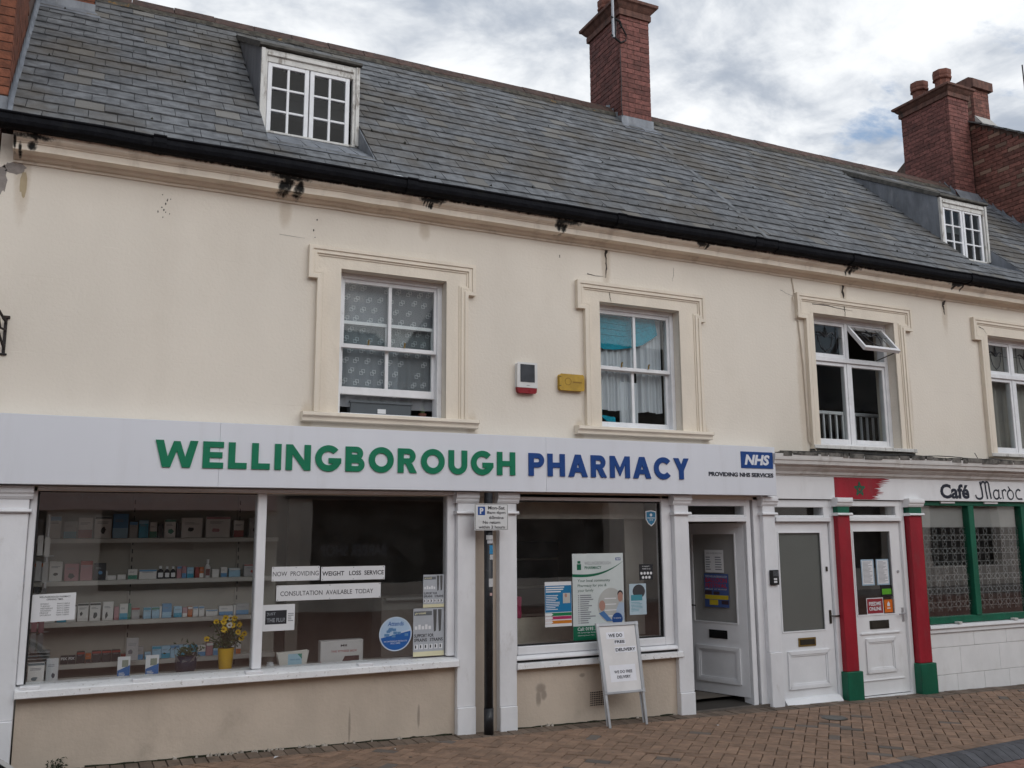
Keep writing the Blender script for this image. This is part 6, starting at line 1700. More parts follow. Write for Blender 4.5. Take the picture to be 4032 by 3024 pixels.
for nm, st, x0, x1, z0, z1, lab, bold in (('now_providing_strip', 'NOW  PROVIDING', 1.392, 1.752, 1.252, 1.358, 'white paper strip lettered NOW PROVIDING on the shop window', 0.0),
                                   ('weight_loss_strip', 'WEIGHT   LOSS  SERVICE', 1.764, 2.270, 1.246, 1.350, 'white paper strip lettered WEIGHT LOSS SERVICE on the shop window', 0.02),
                                   ('consultation_strip', 'CONSULTATION  AVAILABLE  TODAY', 1.430, 2.238, 1.106, 1.220, 'long white paper strip lettered CONSULTATION AVAILABLE TODAY', 0.004)):
    o = sheet(nm, lab, 'notice', rectp(x0, x1, z0, z1), M_paper)
    m_ = 0.03 if 'consult' in nm else 0.008
    MB().text(st, x0+m_, x1-m_-(0.03 if m_ > .02 else 0), z0+0.036, z0+0.070, Y1, bold).build('lettering', M_ink, o, fix=False)
    for xx in (x0+0.01, (x0+x1)/2, x1-0.01):
        for zz in (z0+0.008, z1-0.008): MB().disc(xx, zz, 0.004, Y1, 8).build('blue_tack', M_grey, o, fix=False)
o = sheet('flu_notice', 'white sheet with a black flu poster printed on it by the mullion', 'notice', rectp(1.334, 1.572, 0.892, 1.082), M_paper)
MB().quad_xz(1.355, 1.512, 0.94, 1.04, Y1).build('black_print', M_ink, o, fix=False)
MB().text("'JUST", 1.366, 1.43, 1.0, 1.026, Y1-.0006, .03).text('THE FLU?', 1.366, 1.50, 0.955, 0.985, Y1-.0006, .03).build('lettering', M_grey, o, fix=False)
MB().rows(1.522, 1.565, 0.955, 1.02, Y1, 5, 2).build('print_lines', M_grey, o, fix=False)
def support_poster(x0, x1, z0, z1, lab):
    h = z1-z0; w_ = x1-x0
    o = sheet('support_poster', lab, 'poster', rectp(x0, x1, z0, z1), pl('poster_grey', (0.40, 0.42, 0.45), 0.5))
    MB().quad_xz(x0, x1, z0, z0+h*0.10, Y1).build('cream_foot', M_paperc, o, fix=False)
    MB().quad_xz(x0+w_*0.02, x0+w_*0.60, z0+h*0.85, z0+h*0.94, Y1).build('dark_band', pl('poster_dgrey', (0.13, 0.14, 0.15)), o, fix=False)
    MB().text('protek', x0+w_*0.05, x0+w_*0.42, z0+h*0.865, z0+h*0.925, Y1-.0006, .02, .3).build('brand_print', M_paperc, o, fix=False)
    MB().text('SUPPORT FOR', x0+w_*0.03, x0+w_*0.66, z0+h*0.395, z0+h*0.465, Y1, .02).text('SPRAINS   STRAINS', x0+w_*0.03, x0+w_*0.96, z0+h*0.305, z0+h*0.375, Y1, .02).build('lettering', M_ink, o, fix=False)
    lg = MB()
    for dx in (0.70, 0.86):
        lg.add([(x0+w_*(dx-.06), Y1, z0+h*0.97), (x0+w_*(dx+.06), Y1, z0+h*0.97), (x0+w_*(dx+.05), Y1, z0+h*0.70), (x0+w_*(dx+.035), Y1, z0+h*0.52), (x0+w_*(dx-.03), Y1, z0+h*0.50), (x0+w_*(dx-.045), Y1, z0+h*0.70)], [(0, 1, 2, 3, 4, 5)])
    lg.build('leg_picture', pl('leg_photo', (0.09, 0.09, 0.09)), o, fix=False)
    bxs = MB()
    for k in range(5): bxs.quad_xz(x0+w_*(0.05+k*0.11), x0+w_*(0.13+k*0.11), z0+h*0.56, z0+h*(0.66 if k % 2 else 0.63), Y1)
    bxs.build('product_print', M_paper, o, fix=False)
    ic = MB()
    for k in range(6): ic.quad_xz(x0+w_*(0.04+k*0.16), x0+w_*(0.15+k*0.16), z0+h*0.15, z0+h*0.25, Y1)
    ic.build('icon_print', M_paper, o, fix=False)
    ib = MB()
    for k in range(6): ib.quad_xz(x0+w_*(0.06+k*0.16), x0+w_*(0.10+k*0.16), z0+h*0.17, z0+h*0.235, Y1-.0006)
    ib.build('icon_figure', M_ink, o, fix=False)
support_poster(2.592, 2.772, 1.013, 1.270, 'smaller upper sprain support poster against the window frame')
support_poster(2.512, 2.772, 0.638, 1.008, 'larger lower sprain support poster against the window frame')
o = MB().add(*[[(2.366+0.134*math.cos(2*PI*k/36), yy, 0.822+0.131*math.sin(2*PI*k/36)) for yy in (YG-0.0016, YG) for k in range(36)], [tuple(range(36)), tuple(range(71, 35, -1))]+[(k, (k+1) % 36, 36+(k+1) % 36, 36+k) for k in range(36)]]).build('round_sticker', pl('sticker_rim', (0.48, 0.56, 0.66), 0.4))
tag(o, 'round blue and white incontinence products sticker on the shop window', 'sticker')
top = MB(); top.add([(2.366+0.124*math.cos(math.radians(a)), Y1, 0.822+0.122*math.sin(math.radians(a))) for a in range(15, 195, 8)], [tuple(range(23))]); top.build('pale_half', pl('sticker_pale', (0.38, 0.50, 0.64)), o, fix=False)
lo = MB(); lo.add([(2.366+0.124*math.cos(math.radians(a)), Y1, 0.822+0.122*math.sin(math.radians(a))) for a in range(193, 376, 8)], [tuple(range(23))]); lo.build('blue_half', pl('sticker_blue', (0.015, 0.10, 0.34)), o, fix=False)
MB().text('Attends', 2.300, 2.432, 0.884, 0.918, Y1-.0006, .012, .2).build('brand_print', pl('sticker_text', (0.01, 0.08, 0.30)), o, fix=False)
MB().text('INCONTINENCE PRODUCTS', 2.272, 2.460, 0.762, 0.772, Y1-.0006).text('SOLD HERE', 2.325, 2.405, 0.746, 0.757, Y1-.0006).build('lettering', M_paper, o, fix=False)
pr = MB()
r_ = random.Random(8)
for k in range(12):
    x = 2.27+r_.uniform(0, .17); z = 0.79+r_.uniform(0, .06); pr.quad_xz(x, x+.03, z, z+.02, Y1-.0006-k*.0001)
pr.build('product_print', pl('prod_blue', (0.10, 0.22, 0.40)), o, fix=False)
# second window
o = sheet('pharmacy_poster', 'tall white and green pharmacy poster with a photograph, behind the pavement sign', 'poster', rectp(3.962, 4.482, 0.682, 1.415), pl('poster_white', (0.56, 0.60, 0.59), 0.45))
MB().quad_xz(3.962, 4.482, 0.682, 0.800, Y1).build('green_foot', pl('poster_green', (0.0, 0.115, 0.055)), o, fix=False)
sw_ = MB()
P1 = [(3.962+0.52*t_, 1.242 - 0.012*math.sin(t_*3) + 0.105*t_**2.6) for t_ in [i/14 for i in range(15)]]
sw_.add([(x, Y1, z) for x, z in P1] + [(x, Y1, z-0.024*(1-(i/14)**2)-0.001) for i, (x, z) in enumerate(P1)], [(i, i+1, 15+i+1, 15+i) for i in range(14)]); sw_.build('green_swoosh', pl('poster_green', (0.0, 0.115, 0.055)), o, fix=False)
MB().text('WELLINGBOROUGH', 4.085, 4.350, 1.318, 1.345, Y1).build('lettering', M_grey, o, fix=False); MB().text('PHARMACY', 4.085, 4.255, 1.280, 1.306, Y1, .025).build('lettering', pl('poster_green', (0, .1, .05)), o, fix=False)
MB().quad_xz(4.008, 4.050, 1.275, 1.325, Y1).quad_xz(4.014, 4.044, 1.330, 1.352, Y1).build('jar_print', pl('poster_green', (0, .1, .05)), o, fix=False)
MB().quad_xz(4.402, 4.455, 1.352, 1.376, Y1).build('logo_print', M_blue, o, fix=False); MB().text('NHS', 4.407, 4.450, 1.356, 1.372, Y1-.0006, .04, .2).build('logo_lettering', M_paper, o, fix=False)
MB().text('Your local community', 4.012, 4.342, 1.165, 1.195, Y1, .012).text('Pharmacy for you &', 4.012, 4.305, 1.123, 1.153, Y1, .012).text('your family', 4.012, 4.170, 1.082, 1.112, Y1, .006).build('lettering', pl('text_dgreen', (0.06, 0.12, 0.09)), o, fix=False)
for k in range(14):
    zz = 1.058 - k*0.0178
    MB().rows(4.034, 4.034+0.16-0.004*(k % 5)*3, zz-.006, zz+.006, Y1, 1, 60+k, .8).build('print_lines', M_grey, o, fix=False)
    MB().disc(4.020, zz, 0.006, Y1, 8).build('bullet_print', M_grey, o, fix=False)
ph = MB().disc(4.345, 0.965, 0.135, Y1, 30, 0.15); ph.build('photo_print', pl('photo_base', (0.42, 0.42, 0.40)), o, fix=False)
fg = MB()
for k in range(4): fg.quad_xz(4.28, 4.40, 0.87+k*0.05, 0.878+k*0.05, Y1-.0006)
fg.build('photo_shelf', M_paper, o, fix=False)
MB().disc(4.255, 0.965, 0.032, Y1-.0009, 14, .045).disc(4.443, 1.035, 0.027, Y1-.0009, 14, .042).build('photo_face', pl('photo_skin', (0.40, 0.22, 0.17)), o, fix=False)
MB().disc(4.443, 1.06, 0.029, Y1-.0007, 14, .032).build('photo_hair', M_ink, o, fix=False)
MB().add([(4.40, Y1-.0011, 0.83), (4.48, Y1-.0011, 0.83), (4.48, Y1-.0011, 0.985), (4.43, Y1-.0011, 0.985), (4.40, Y1-.0011, .93)], [(0, 1, 2, 3, 4)]).build('photo_coat', pl('photo_coat', (0.36, 0.44, 0.55)), o, fix=False)
MB().add([(4.22, Y1-.0011, 0.90), (4.30, Y1-.0011, 0.83), (4.36, Y1-.0011, .83), (4.27, Y1-.0011, .92)], [(0, 1, 2, 3)]).build('photo_sleeve', pl('photo_blue', (0.06, 0.16, 0.36)), o, fix=False)
MB().disc(4.408, 0.845, 0.055, Y1-.0014, 20).build('blue_spot', pl('spot_blue', (0.01, 0.06, 0.22)), o, fix=False); MB().text('TO REGISTER', 4.368, 4.448, 0.848, 0.858, Y1-.002).build('lettering', M_paper, o, fix=False)
MB().text('Call: 0193 3', 4.005, 4.19, 0.762, 0.790, Y1-.0006, .008).text('39 Cambridge Street', 4.005, 4.19, 0.738, 0.750, Y1-.0006).text('Opening hours Mon', 4.005, 4.17, 0.715, 0.727, Y1-.0006).build('lettering', M_paper, o, fix=False)
o = sheet('blue_poster', 'blue advice poster with coloured step bands at the foot', 'poster', rectp(3.690, 3.950, 0.808, 1.182), M_paper, YG-.0005)
MB().quad_xz(3.692, 3.948, 0.928, 1.150, Y1-.0006).build('blue_panel', pl('poster_cyan', (0.008, 0.16, 0.34)), o, fix=False)
for z, c_ in ((0.897, (0.0, 0.17, 0.06)), (0.868, (0.38, 0.02, 0.10)), (0.833, (0.52, 0.17, 0.01))):
    MB().quad_xz(3.692, 3.948, z, z+0.026, Y1-.0006).build('colour_band', pl('band_%02d%02d' % (c_[0]*99, c_[1]*99), c_), o, fix=False)
    MB().add([(3.692, Y1-.001, z+.002), (3.752, Y1-.001, z+.002), (3.768, Y1-.001, z+.013), (3.752, Y1-.001, z+.024), (3.692, Y1-.001, z+.024)], [(0, 1, 2, 3, 4)]).build('step_arrow', M_paper, o, fix=False)
MB().rows(3.700, 3.935, 1.09, 1.145, Y1-.001, 3, 9, .55).rows(3.700, 3.845, 0.945, 1.075, Y1-.001, 9, 10, .4).build('print_lines', M_paper, o, fix=False)
MB().quad_xz(3.865, 3.935, 1.0, 1.085, Y1-.001).build('photo_print', M_shelf, o, fix=False); MB().disc(3.893, 1.065, 0.013, Y1-.0014, 10, .017).build('photo_face', pl('photo_skin', (0.40, 0.22, 0.17)), o, fix=False)
o = sheet('leaflet_sheet', 'white and pale blue leaflet with a dark round photograph on the glass', 'leaflet', rectp(4.540, 4.718, 0.872, 1.142), pl('leaflet_pale', (0.42, 0.52, 0.58)))
MB().disc(4.64, 1.075, 0.066, Y1, 20, .06).build('photo_print', pl('photo_night', (0.05, 0.05, 0.055)), o, fix=False); MB().quad_xz(4.556, 4.675, 0.995, 1.045, Y1-.0006).build('teal_band', pl('teal_band', (0.06, 0.26, 0.32)), o, fix=False); MB().rows(4.556, 4.70, 0.90, 0.985, Y1, 7, 3, .3).build('print_lines', pl('teal_band', (0.06, .26, .32)), o, fix=False)
o = sheet('black_sticker', 'small black sticker with rows of white icons on the glass', 'sticker', rectp(4.652, 4.798, 1.172, 1.312), pl('sticker_black', (0.015, 0.015, 0.018)))
ic = MB()
for k in range(4): ic.disc(4.674+k*0.034, 1.232, 0.013, Y1, 10)
for k in range(3): ic.disc(4.690+k*0.034, 1.195, 0.013, Y1, 10)
ic.build('icon_print', M_paper, o, fix=False); MB().text("It doesn't", 4.685, 4.76, 1.288, 1.300, Y1).text('matter to us', 4.685, 4.77, 1.265, 1.278, Y1).build('lettering', M_paper, o, fix=False)
sp = [(4.737, 1.785), (4.795, 1.795), (4.852, 1.785), (4.852, 1.715), (4.83, 1.675), (4.795, 1.650), (4.76, 1.675), (4.737, 1.715)]
o = sheet('shield_sticker', 'small blue shield shaped sticker high on the shop window', 'sticker', sp, M_paper)
MB().add([(4.795+(x-4.795)*.86, Y1, 1.725+(z-1.725)*.86) for x, z in sp], [tuple(range(8))]).build('blue_shield', pl('shield_blue', (0.03, 0.17, 0.30)), o, fix=False); MB().quad_xz(4.752, 4.838, 1.722, 1.728, Y1-.0006).text('2018', 4.775, 4.815, 1.70, 1.714, Y1-.0006).disc(4.795, 1.752, 0.014, Y1-.0006, 10).build('white_print', M_paper, o, fix=False)
# cafe door notices
YD = 0.046
for x0, lab in ((7.362, 'white menu sheet with pale blue edge on the cafe door, beside the lever-free stile'), (7.575, 'second white menu sheet with pale blue edge on the cafe door, beside the lock')):
    o = sheet('menu_sheet', lab, 'notice', rectp(x0, x0+0.178, 1.042, 1.305), pl('menu_blue', (0.32, 0.44, 0.54)), YD)
    MB().quad_xz(x0+.014, x0+.164, 1.055, 1.292, YD-.0022).build('white_page', M_paper, o, fix=False); MB().rows(x0+.025, x0+.155, 1.065, 1.285, YD-.0028, 18, int(x0*50), .35).build('print_lines', M_grey, o, fix=False)
o = sheet('delivery_sticker', 'red and white sticker lettered FEEDME ONLINE on the cafe door', 'sticker', rectp(7.405, 7.640, 0.752, 0.915), M_paper, YD)
MB().quad_xz(7.413, 7.632, 0.760, 0.907, YD-.0022).build('red_panel', pl('feed_red', (0.27, 0.02, 0.03)), o, fix=False); MB().text('FEEDME', 7.438, 7.607, 0.838, 0.876, YD-.0028, .03).text('ONLINE', 7.438, 7.607, 0.788, 0.826, YD-.0028, .03).build('lettering', M_paper, o, fix=False)
o = sheet('orange_sticker', 'orange sticker with a white house mark on the cafe door', 'sticker', rectp(7.655, 7.772, 0.762, 0.892), pl('sticker_orange', (0.62, 0.14, 0.01)), YD)
MB().add([(7.695, YD-.0022, 0.825), (7.732, YD-.0022, 0.825), (7.732, YD-.0022, .852), (7.7135, YD-.0022, .874), (7.695, YD-.0022, .852)], [(0, 1, 2, 3, 4)]).quad_xz(7.69, 7.737, 0.80, 0.810, YD-.0022).build('white_print', M_paper, o, fix=False)
o = sheet('green_rating_sticker', 'black sticker with a bright green panel on the cafe door', 'sticker', rectp(7.622, 7.778, 0.930, 1.042), M_blk, YD)
MB().quad_xz(7.634, 7.766, 0.945, 1.002, YD-.0022).build('green_panel', pl('rating_green', (0.10, 0.36, 0.02)), o, fix=False)

# ================================================================== CURTAINS AND WINDOW THINGS
def drape(name, x0, x1, z0, z1, y, folds, amp, m, lab, n=60, seed=1, ragged=0.0, top_fn=None, thing_=True):
    r = random.Random(seed)
    ph = [r.uniform(0, 6) for _ in range(4)]
    mb = MB()
    rows = 8
    for j in range(rows+1):
        for i in range(n+1):
            u = i/n; v = j/rows
            x = x0+(x1-x0)*u
            k = math.sin(u*folds*2*PI+ph[0]) + 0.5*math.sin(u*folds*3.7*PI+ph[1]) + 0.3*math.sin(u*folds*5.9*PI+ph[2]+v)
            zb = z0 + ragged*math.sin(u*9+ph[3])
            mb.v.append((x, y+amp*k*(0.5+0.5*v), z1+(zb-z1)*v))
    for j in range(rows):
        for i in range(n): mb.f.append((j*(n+1)+i, j*(n+1)+i+1, (j+1)*(n+1)+i+1, (j+1)*(n+1)+i))
    o = mb.build(name, m, None, smooth=True, fix=False)
    if thing_: tag(o, lab, 'curtain')
    return o
nc = drape('net_curtain', 1.86, 2.75, 2.62, 3.70, 0.205, 9, 0.006, M_net, 'patterned white net curtain behind the raised sash window', seed=3)
drape('fold', 1.98, 2.30, 2.66, 3.66, 0.238, 5, 0.010, sheer_mat('net_fold', (0.75, 0.78, 0.83), 0.35), '', seed=4, thing_=False).parent = nc
drape('fold', 2.32, 2.42, 2.60, 3.15, 0.232, 2, 0.008, sheer_mat('net_fold_b', (0.75, 0.78, 0.83), 0.4), '', seed=5, thing_=False).parent = nc
mo = MB()
def sq(cx, cz, a, y):
    t = 0.0052
    mo.quad_xz(cx-a, cx+a, cz+a-t, cz+a, y); mo.quad_xz(cx-a, cx+a, cz-a, cz-a+t, y); mo.quad_xz(cx-a, cx-a+t, cz-a+t, cz+a-t, y); mo.quad_xz(cx+a-t, cx+a, cz-a+t, cz+a-t, y)
for j in range(11):
    for i in range(9):
        cx, cz = 1.90+i*0.098+(0.049 if j % 2 else 0), 3.62-j*0.088
        cx += r_.uniform(-.012, .012); cz += r_.uniform(-.008, .008)
        if cx > 2.73 or r_.random() < 0.12: continue
        sq(cx-0.008, cz-0.008, 0.015, 0.1945); sq(cx+0.009, cz+0.009, 0.015, 0.194)
mo.build('motif_print', M_motif, nc, fix=False, kind='stuff')
pt = thing('window_planter', 'long grey plastic trough of soil on the raised sash window sill', 'planter', (2.26, 0.24, 2.555))
MB().prism([(0.20, 2.556), (0.28, 2.556), (0.30, 2.668), (0.18, 2.668)], 'x', 2.005, 2.525).build('trough', M_terr, pt, bevel=0.004)
MB().box(1.995, 2.535, 0.172, 0.308, 2.655, 2.672).build('rim', M_terr, pt, bevel=0.003)
MB().box(2.235, 2.305, 0.187, 0.192, 2.575, 2.612).build('paper_tag', M_paper, pt)
lf = MB()
r_ = random.Random(12)
for q in range(150):
    c_ = Vector((r_.uniform(2.08, 2.52), 0.24+r_.uniform(-.03, .03), 2.672)); h = r_.uniform(.015, .05)
    lf.add([tuple(c_), tuple(c_+Vector((.004, 0, 0))), tuple(c_+Vector((r_.uniform(-.015, .015), r_.uniform(-.01, .01), h)))], [(0, 1, 2)])
lf.build('seedling_foliage', M_leaf, pt, fix=False)
cp = thing('cactus_pot', 'small cactus in a terracotta pot at the end of the window sill', 'plant', (2.64, 0.24, 2.555))
MB().lathe(2.645, 0.24, [(0.026, 2.556), (0.036, 2.60), (0.030, 2.60)], 12).build('pot', M_pot, cp); MB().lathe(2.645, 0.24, [(0.016, 2.60), (0.024, 2.625), (0.018, 2.65), (0.004, 2.66)], 8).build('cactus', M_leaf, cp)
wc = drape('white_curtain', 4.39, 4.775, 2.725, 3.66, 0.218, 5.5, 0.017, M_drape, 'gathered white curtain hanging below a teal towel', seed=6, ragged=0.006)
drape('white_curtain', 4.815, 5.105, 2.725, 3.66, 0.226, 4, 0.017, M_drape, 'narrower white curtain with a hem band beside the pulled curtain tail', seed=8, ragged=0.006)
drape('curtain_tail', 4.60, 4.80, 2.585, 3.0, 0.207, 3, 0.008, M_drape, '', seed=9, ragged=0.01, thing_=False).parent = wc
tw = thing('teal_towel', 'teal bath towel thrown over the curtain rail', 'towel', (4.6, 0.29, 3.3))
mb = MB()
out = [(4.31, 3.66), (5.00, 3.66), (5.03, 3.48), (4.97, 3.44), (4.86, 3.37), (4.72, 3.33), (4.55, 3.30), (4.42, 3.295), (4.375, 3.32), (4.34, 3.48)]
mb.prism(out, 'y', 0.183, 0.190)
tb_ = mb.build('cloth', M_teal, tw)
MB().add([(4.29, 0.192, 3.6), (4.385, 0.192, 3.6), (4.395, 0.192, 2.70), (4.30, 0.192, 2.70)], [(0, 1, 2, 3)]).build('trailing_side', M_teal, tw, fix=False)
MB().prism([(4.36, 2.675), (4.53, 2.655), (4.535, 2.60), (4.44, 2.615)], 'y', 0.184, 0.190).build('lower_corner', M_teal, tw)
rb_ = MB()
for k in range(4): rb_.tube([(4.35+0.01*k, 0.182, 3.62-k*0.06), (4.65, 0.181, 3.60-k*0.055), (4.95, 0.182, 3.63-k*0.03)], 0.005, 5)
rb_.build('towel_crease', M_teal, tw)
bk = tag(MB().box(4.80, 5.13, 0.45, 0.75, 2.43, 2.655).build('wicker_basket', mat('wicker', (0.16, 0.12, 0.09), 0.8, 0.4, 40, bump=0.6, bscale=60), bevel=0.02), 'brown wicker basket behind the sash window with the teal towel', 'basket')
for k in range(5): MB().box(4.798, 5.132, 0.446, 0.449, 2.45+k*0.04, 2.462+k*0.04).build('woven_band', mat('wicker_dark', (0.06, 0.045, 0.035), 0.8), bk)
bs = thing('white_balustrade', 'white painted rail and spindles standing behind the casement window', 'rail', (7.9, 0.5, 2.43))
MB().box(7.30, 8.38, 0.49, 0.53, 2.872, 2.908).build('rail', M_sash, bs, bevel=0.004)
x = 7.34
while x < 8.36:
    MB().box(x-0.010, x+0.010, 0.50, 0.52, 2.43, 2.871).build('spindle', M_sash, bs); x += 0.0935
drape('beige_curtain', 9.82, 10.75, 2.55, 3.8, 0.26, 9, 0.014, M_voile, 'pale beige curtain behind the casement window at the end', seed=11)

# ================================================================== STREET AND WALL THINGS
al = thing('alarm_box', 'white burglar alarm box with dark panel and red base', 'alarm box', (3.5, 0, 2.79))
MB().prism([(3.407, 2.842), (3.592, 2.842), (3.590, 3.052), (3.410, 3.052)], 'y', -0.05, 0.002).build('body', pl('alarm_white', (0.66, 0.655, 0.64), 0.4), al, bevel=0.006)
MB().prism([(3.409, 2.8415), (3.415, 2.800), (3.425, 2.790), (3.575, 2.790), (3.588, 2.802), (3.591, 2.8415)], 'y', -0.047, 0.002).build('red_lens', pl('alarm_red', (0.25, 0.006, 0.014), 0.3), al, bevel=0.003)
MB().box(3.432, 3.570, -0.0535, -0.049, 2.885, 3.040).build('dark_panel', mat('solar_panel', (0.030, 0.034, 0.042), 0.3, 0.4, 6), al); MB().box(3.492, 3.52, -0.0515, -0.0495, 2.855, 2.859).build('brand_print', M_grey, al)
ya = thing('yellow_alarm_box', 'faded yellow alarm casing fixed beside the sash window surround', 'alarm box', (3.95, 0, 2.84))
MB().prism([(3.835, 2.843), (4.055, 2.843), (4.066, 2.853), (4.066, 2.97), (4.056, 2.98), (3.836, 2.98), (3.826, 2.97), (3.826, 2.853)], 'y', -0.045, 0.002).build('casing', mat('faded_yellow', (0.44, 0.27, 0.028), 0.5, 0.12, 12, dirt=0.4, dcol=(0.24, 0.16, 0.04), dscale=20), ya, bevel=0.006)
tr_ = MB()
for k in range(20):
    a0, a1 = 2*PI*k/20, 2*PI*(k+1)/20
    tr_.add([(3.905+r*math.cos(a), -0.0465, 2.918+r*math.sin(a)) for r, a in ((.034, a0), (.034, a1), (.028, a1), (.028, a0))], [(0, 1, 2, 3)])
tr_.build('round_logo', pl('yellow_dark', (0.25, 0.14, 0.01)), ya, fix=False); MB().quad_xz(3.955, 4.045, 2.908, 2.922, -0.0465).build('embossed_bar', pl('yellow_dark', (0.25, .14, .01)), ya, fix=False)
for zz in (2.875, 2.955): MB().box(3.8245, 3.836, -0.046, -0.02, zz, zz+0.006).build('slot', M_blk, ya)
hb = thing('iron_bracket', 'rusty black iron sign bracket on the wall above the fascia end', 'bracket', (-0.49, 0, 2.82))
MB().box(-0.486, -0.466, -0.012, 0.0, 2.82, 3.085).build('wall_plate', M_iron, hb, bevel=0.003)
MB().box(-0.500, -0.452, -0.016, 0.0, 3.070, 3.090).box(-0.500, -0.455, -0.016, 0.0, 2.815, 2.828).build('end_lug', M_iron, hb, bevel=0.003)
MB().tube([(-0.476, -0.012, 3.045), (-0.52, -0.30, 3.09), (-0.56, -0.75, 3.10)], 0.010, 6).tube([(-0.476, -0.012, 2.86), (-0.50, -0.15, 2.93), (-0.53, -0.40, 3.075)], 0.009, 6).tube([(-0.476, -0.012, 2.99), (-0.50, -0.10, 2.985), (-0.51, -0.2, 3.05)], 0.008, 6).build('scroll_arm', M_iron, hb)

sp_ = thing('parking_sign_post', 'black post with white parking restriction plate in front of the pilasters', 'sign post', (3.095, -0.12, gz(3.1)))
MB().tube([(3.095, -0.12, gz(3.1)-0.02), (3.095, -0.12, 1.925)], 0.036, 18).build('post', M_pole, sp_, smooth=True)
MB().tube([(3.095, -0.12, gz(3.1)-0.01), (3.095, -0.12, gz(3.1)+0.20)], 0.039, 18).build('base_sleeve', M_pole, sp_, smooth=True)
pp = MB().prism(rectp(2.952, 3.248, 1.622, 1.832), 'y', -0.172, -0.166).build('plate', mat('sign_plate_white', (0.66, 0.66, 0.655), 0.4, 0.03, 6, dirt=0.3, dcol=(0.36, .33, .30), dscale=20), sp_, bevel=0.002)
q = MB(); moulding_rect(q, 2.956, 3.244, 1.626, 1.828, -0.1715, 0.003, 0.001); q.build('border_line', M_ink, pp)
MB().quad_xz(2.978, 3.042, 1.742, 1.810, -0.1728).build('blue_square', pl('parking_blue', (0.008, 0.06, 0.26)), pp, fix=False); MB().text('P', 2.995, 3.027, 1.752, 1.800, -0.1734, .05).build('symbol', M_paper, pp, fix=False)
q = MB().text('Mon-Sat', 3.068, 3.218, 1.787, 1.815, -0.1728, .025).text('8am-6pm', 3.058, 3.225, 1.746, 1.774, -0.1728, .025).text('60mins', 3.078, 3.208, 1.710, 1.734, -0.1728, .025).text('No return', 3.022, 3.178, 1.672, 1.696, -0.1728, .025).text('within 2 hours', 2.985, 3.218, 1.634, 1.658, -0.1728, .025)
q.build('lettering', M_ink, pp, fix=False)
MB().box(3.055, 3.135, -0.166, -0.150, 1.76, 1.785).box(3.055, 3.135, -0.166, -0.150, 1.66, 1.685).build('clip', M_alu, sp_)
def pole_sticker(nm, a0, a1, z0, z1, col):
    mb = MB(); n = 6
    for i in range(n+1):
        a = math.radians(a0+(a1-a0)*i/n)
        for z in (z0, z1): mb.v.append((3.095+0.0368*math.cos(a), -0.12+0.0368*math.sin(a), z))
    mb.f = [(2*i, 2*i+2, 2*i+3, 2*i+1) for i in range(n)]
    return mb.build(nm, pl('st_%02d%02d%02d' % tuple(int(c*99) for c in col), col, 0.5), sp_, fix=False)
pole_sticker('sticker', 215, 330, 1.545, 1.58, (0.50, 0.50, 0.50)); pole_sticker('sticker', 230, 340, 1.515, 1.54, (0.48, 0.48, 0.5)); pole_sticker('sticker', 260, 345, 1.43, 1.50, (0.03, 0.22, 0.42)); pole_sticker('sticker', 265, 330, 1.385, 1.425, (0.45, 0.46, 0.47)); pole_sticker('sticker', 250, 340, 1.17, 1.235, (0.52, 0.52, 0.52)); pole_sticker('sticker', 262, 300, 1.10, 1.122, (0.45, 0.30, 0.28))

# pavement sign
ab = thing('pavement_sign', 'silver framed white pavement board with taped paper lettering', 'pavement sign', (4.30, -0.25, gz(4.3)))
# front leaf leans back: at foot y=-0.30, at head y=-0.10
ZF = gz(4.3)
def ab_pt(u, v, o_=0.0):                     # u across 0..1, v up the leaf 0..1 ; o_ outwards
    x = 4.095 + (0.388+0.035*v)*u - 0.012*v
    return (x, -0.290 + 0.165*v - o_, ZF + 0.825*v + o_*0.2)
def ab_box(u0, u1, v0, v1, o0, o1):
    pts = [ab_pt(u, v, o_) for o_ in (o1, o0) for (u, v) in ((u0, v0), (u1, v0), (u1, v1), (u0, v1))]
    return pts, [(0, 1, 2, 3), (7, 6, 5, 4), (0, 4, 5, 1), (1, 5, 6, 2), (2, 6, 7, 3), (3, 7, 4, 0)]
M_snap = mat('snap_frame', (0.46, 0.47, 0.49), 0.35, 0.04, metal=0.5)
for (u0, u1, v0, v1) in ((0.0, 1.0, 0.965, 1.0), (0.0, 1.0, 0.31, 0.335), (0.0, 0.075, 0.335, 0.965), (0.925, 1.0, 0.335, 0.965)):
    MB().add(*ab_box(u0, u1, v0, v1, -0.006, 0.012)).build('frame_rail', M_snap, ab, bevel=0.004)
for (u, v) in ((0, 0.96), (0.93, 0.96), (0.93, 0.305)):
    MB().add(*ab_box(u-0.004, u+0.075, v, v+0.043, -0.007, 0.0135)).build('corner_cap', M_alu, ab, bevel=0.004)
MB().add(*ab_box(0.07, 0.93, 0.33, 0.97, -0.005, 0.003)).build('board_panel', pl('board_white', (0.72, 0.70, 0.69), 0.35), ab)
for u in (0.0, 0.925): MB().add(*ab_box(u+0.008, u+0.068, 0.0, 0.315, -0.008, 0.006)).build('leg', M_alu, ab, bevel=0.003)
for u in (0.03, 0.95):                       # rear legs
    x = 4.095+0.385*u
    MB().tube([(x, -0.116, ZF+0.80), (x, -0.258, ZF+0.012)], 0.011, 6).build('rear_leg', M_alu, ab)
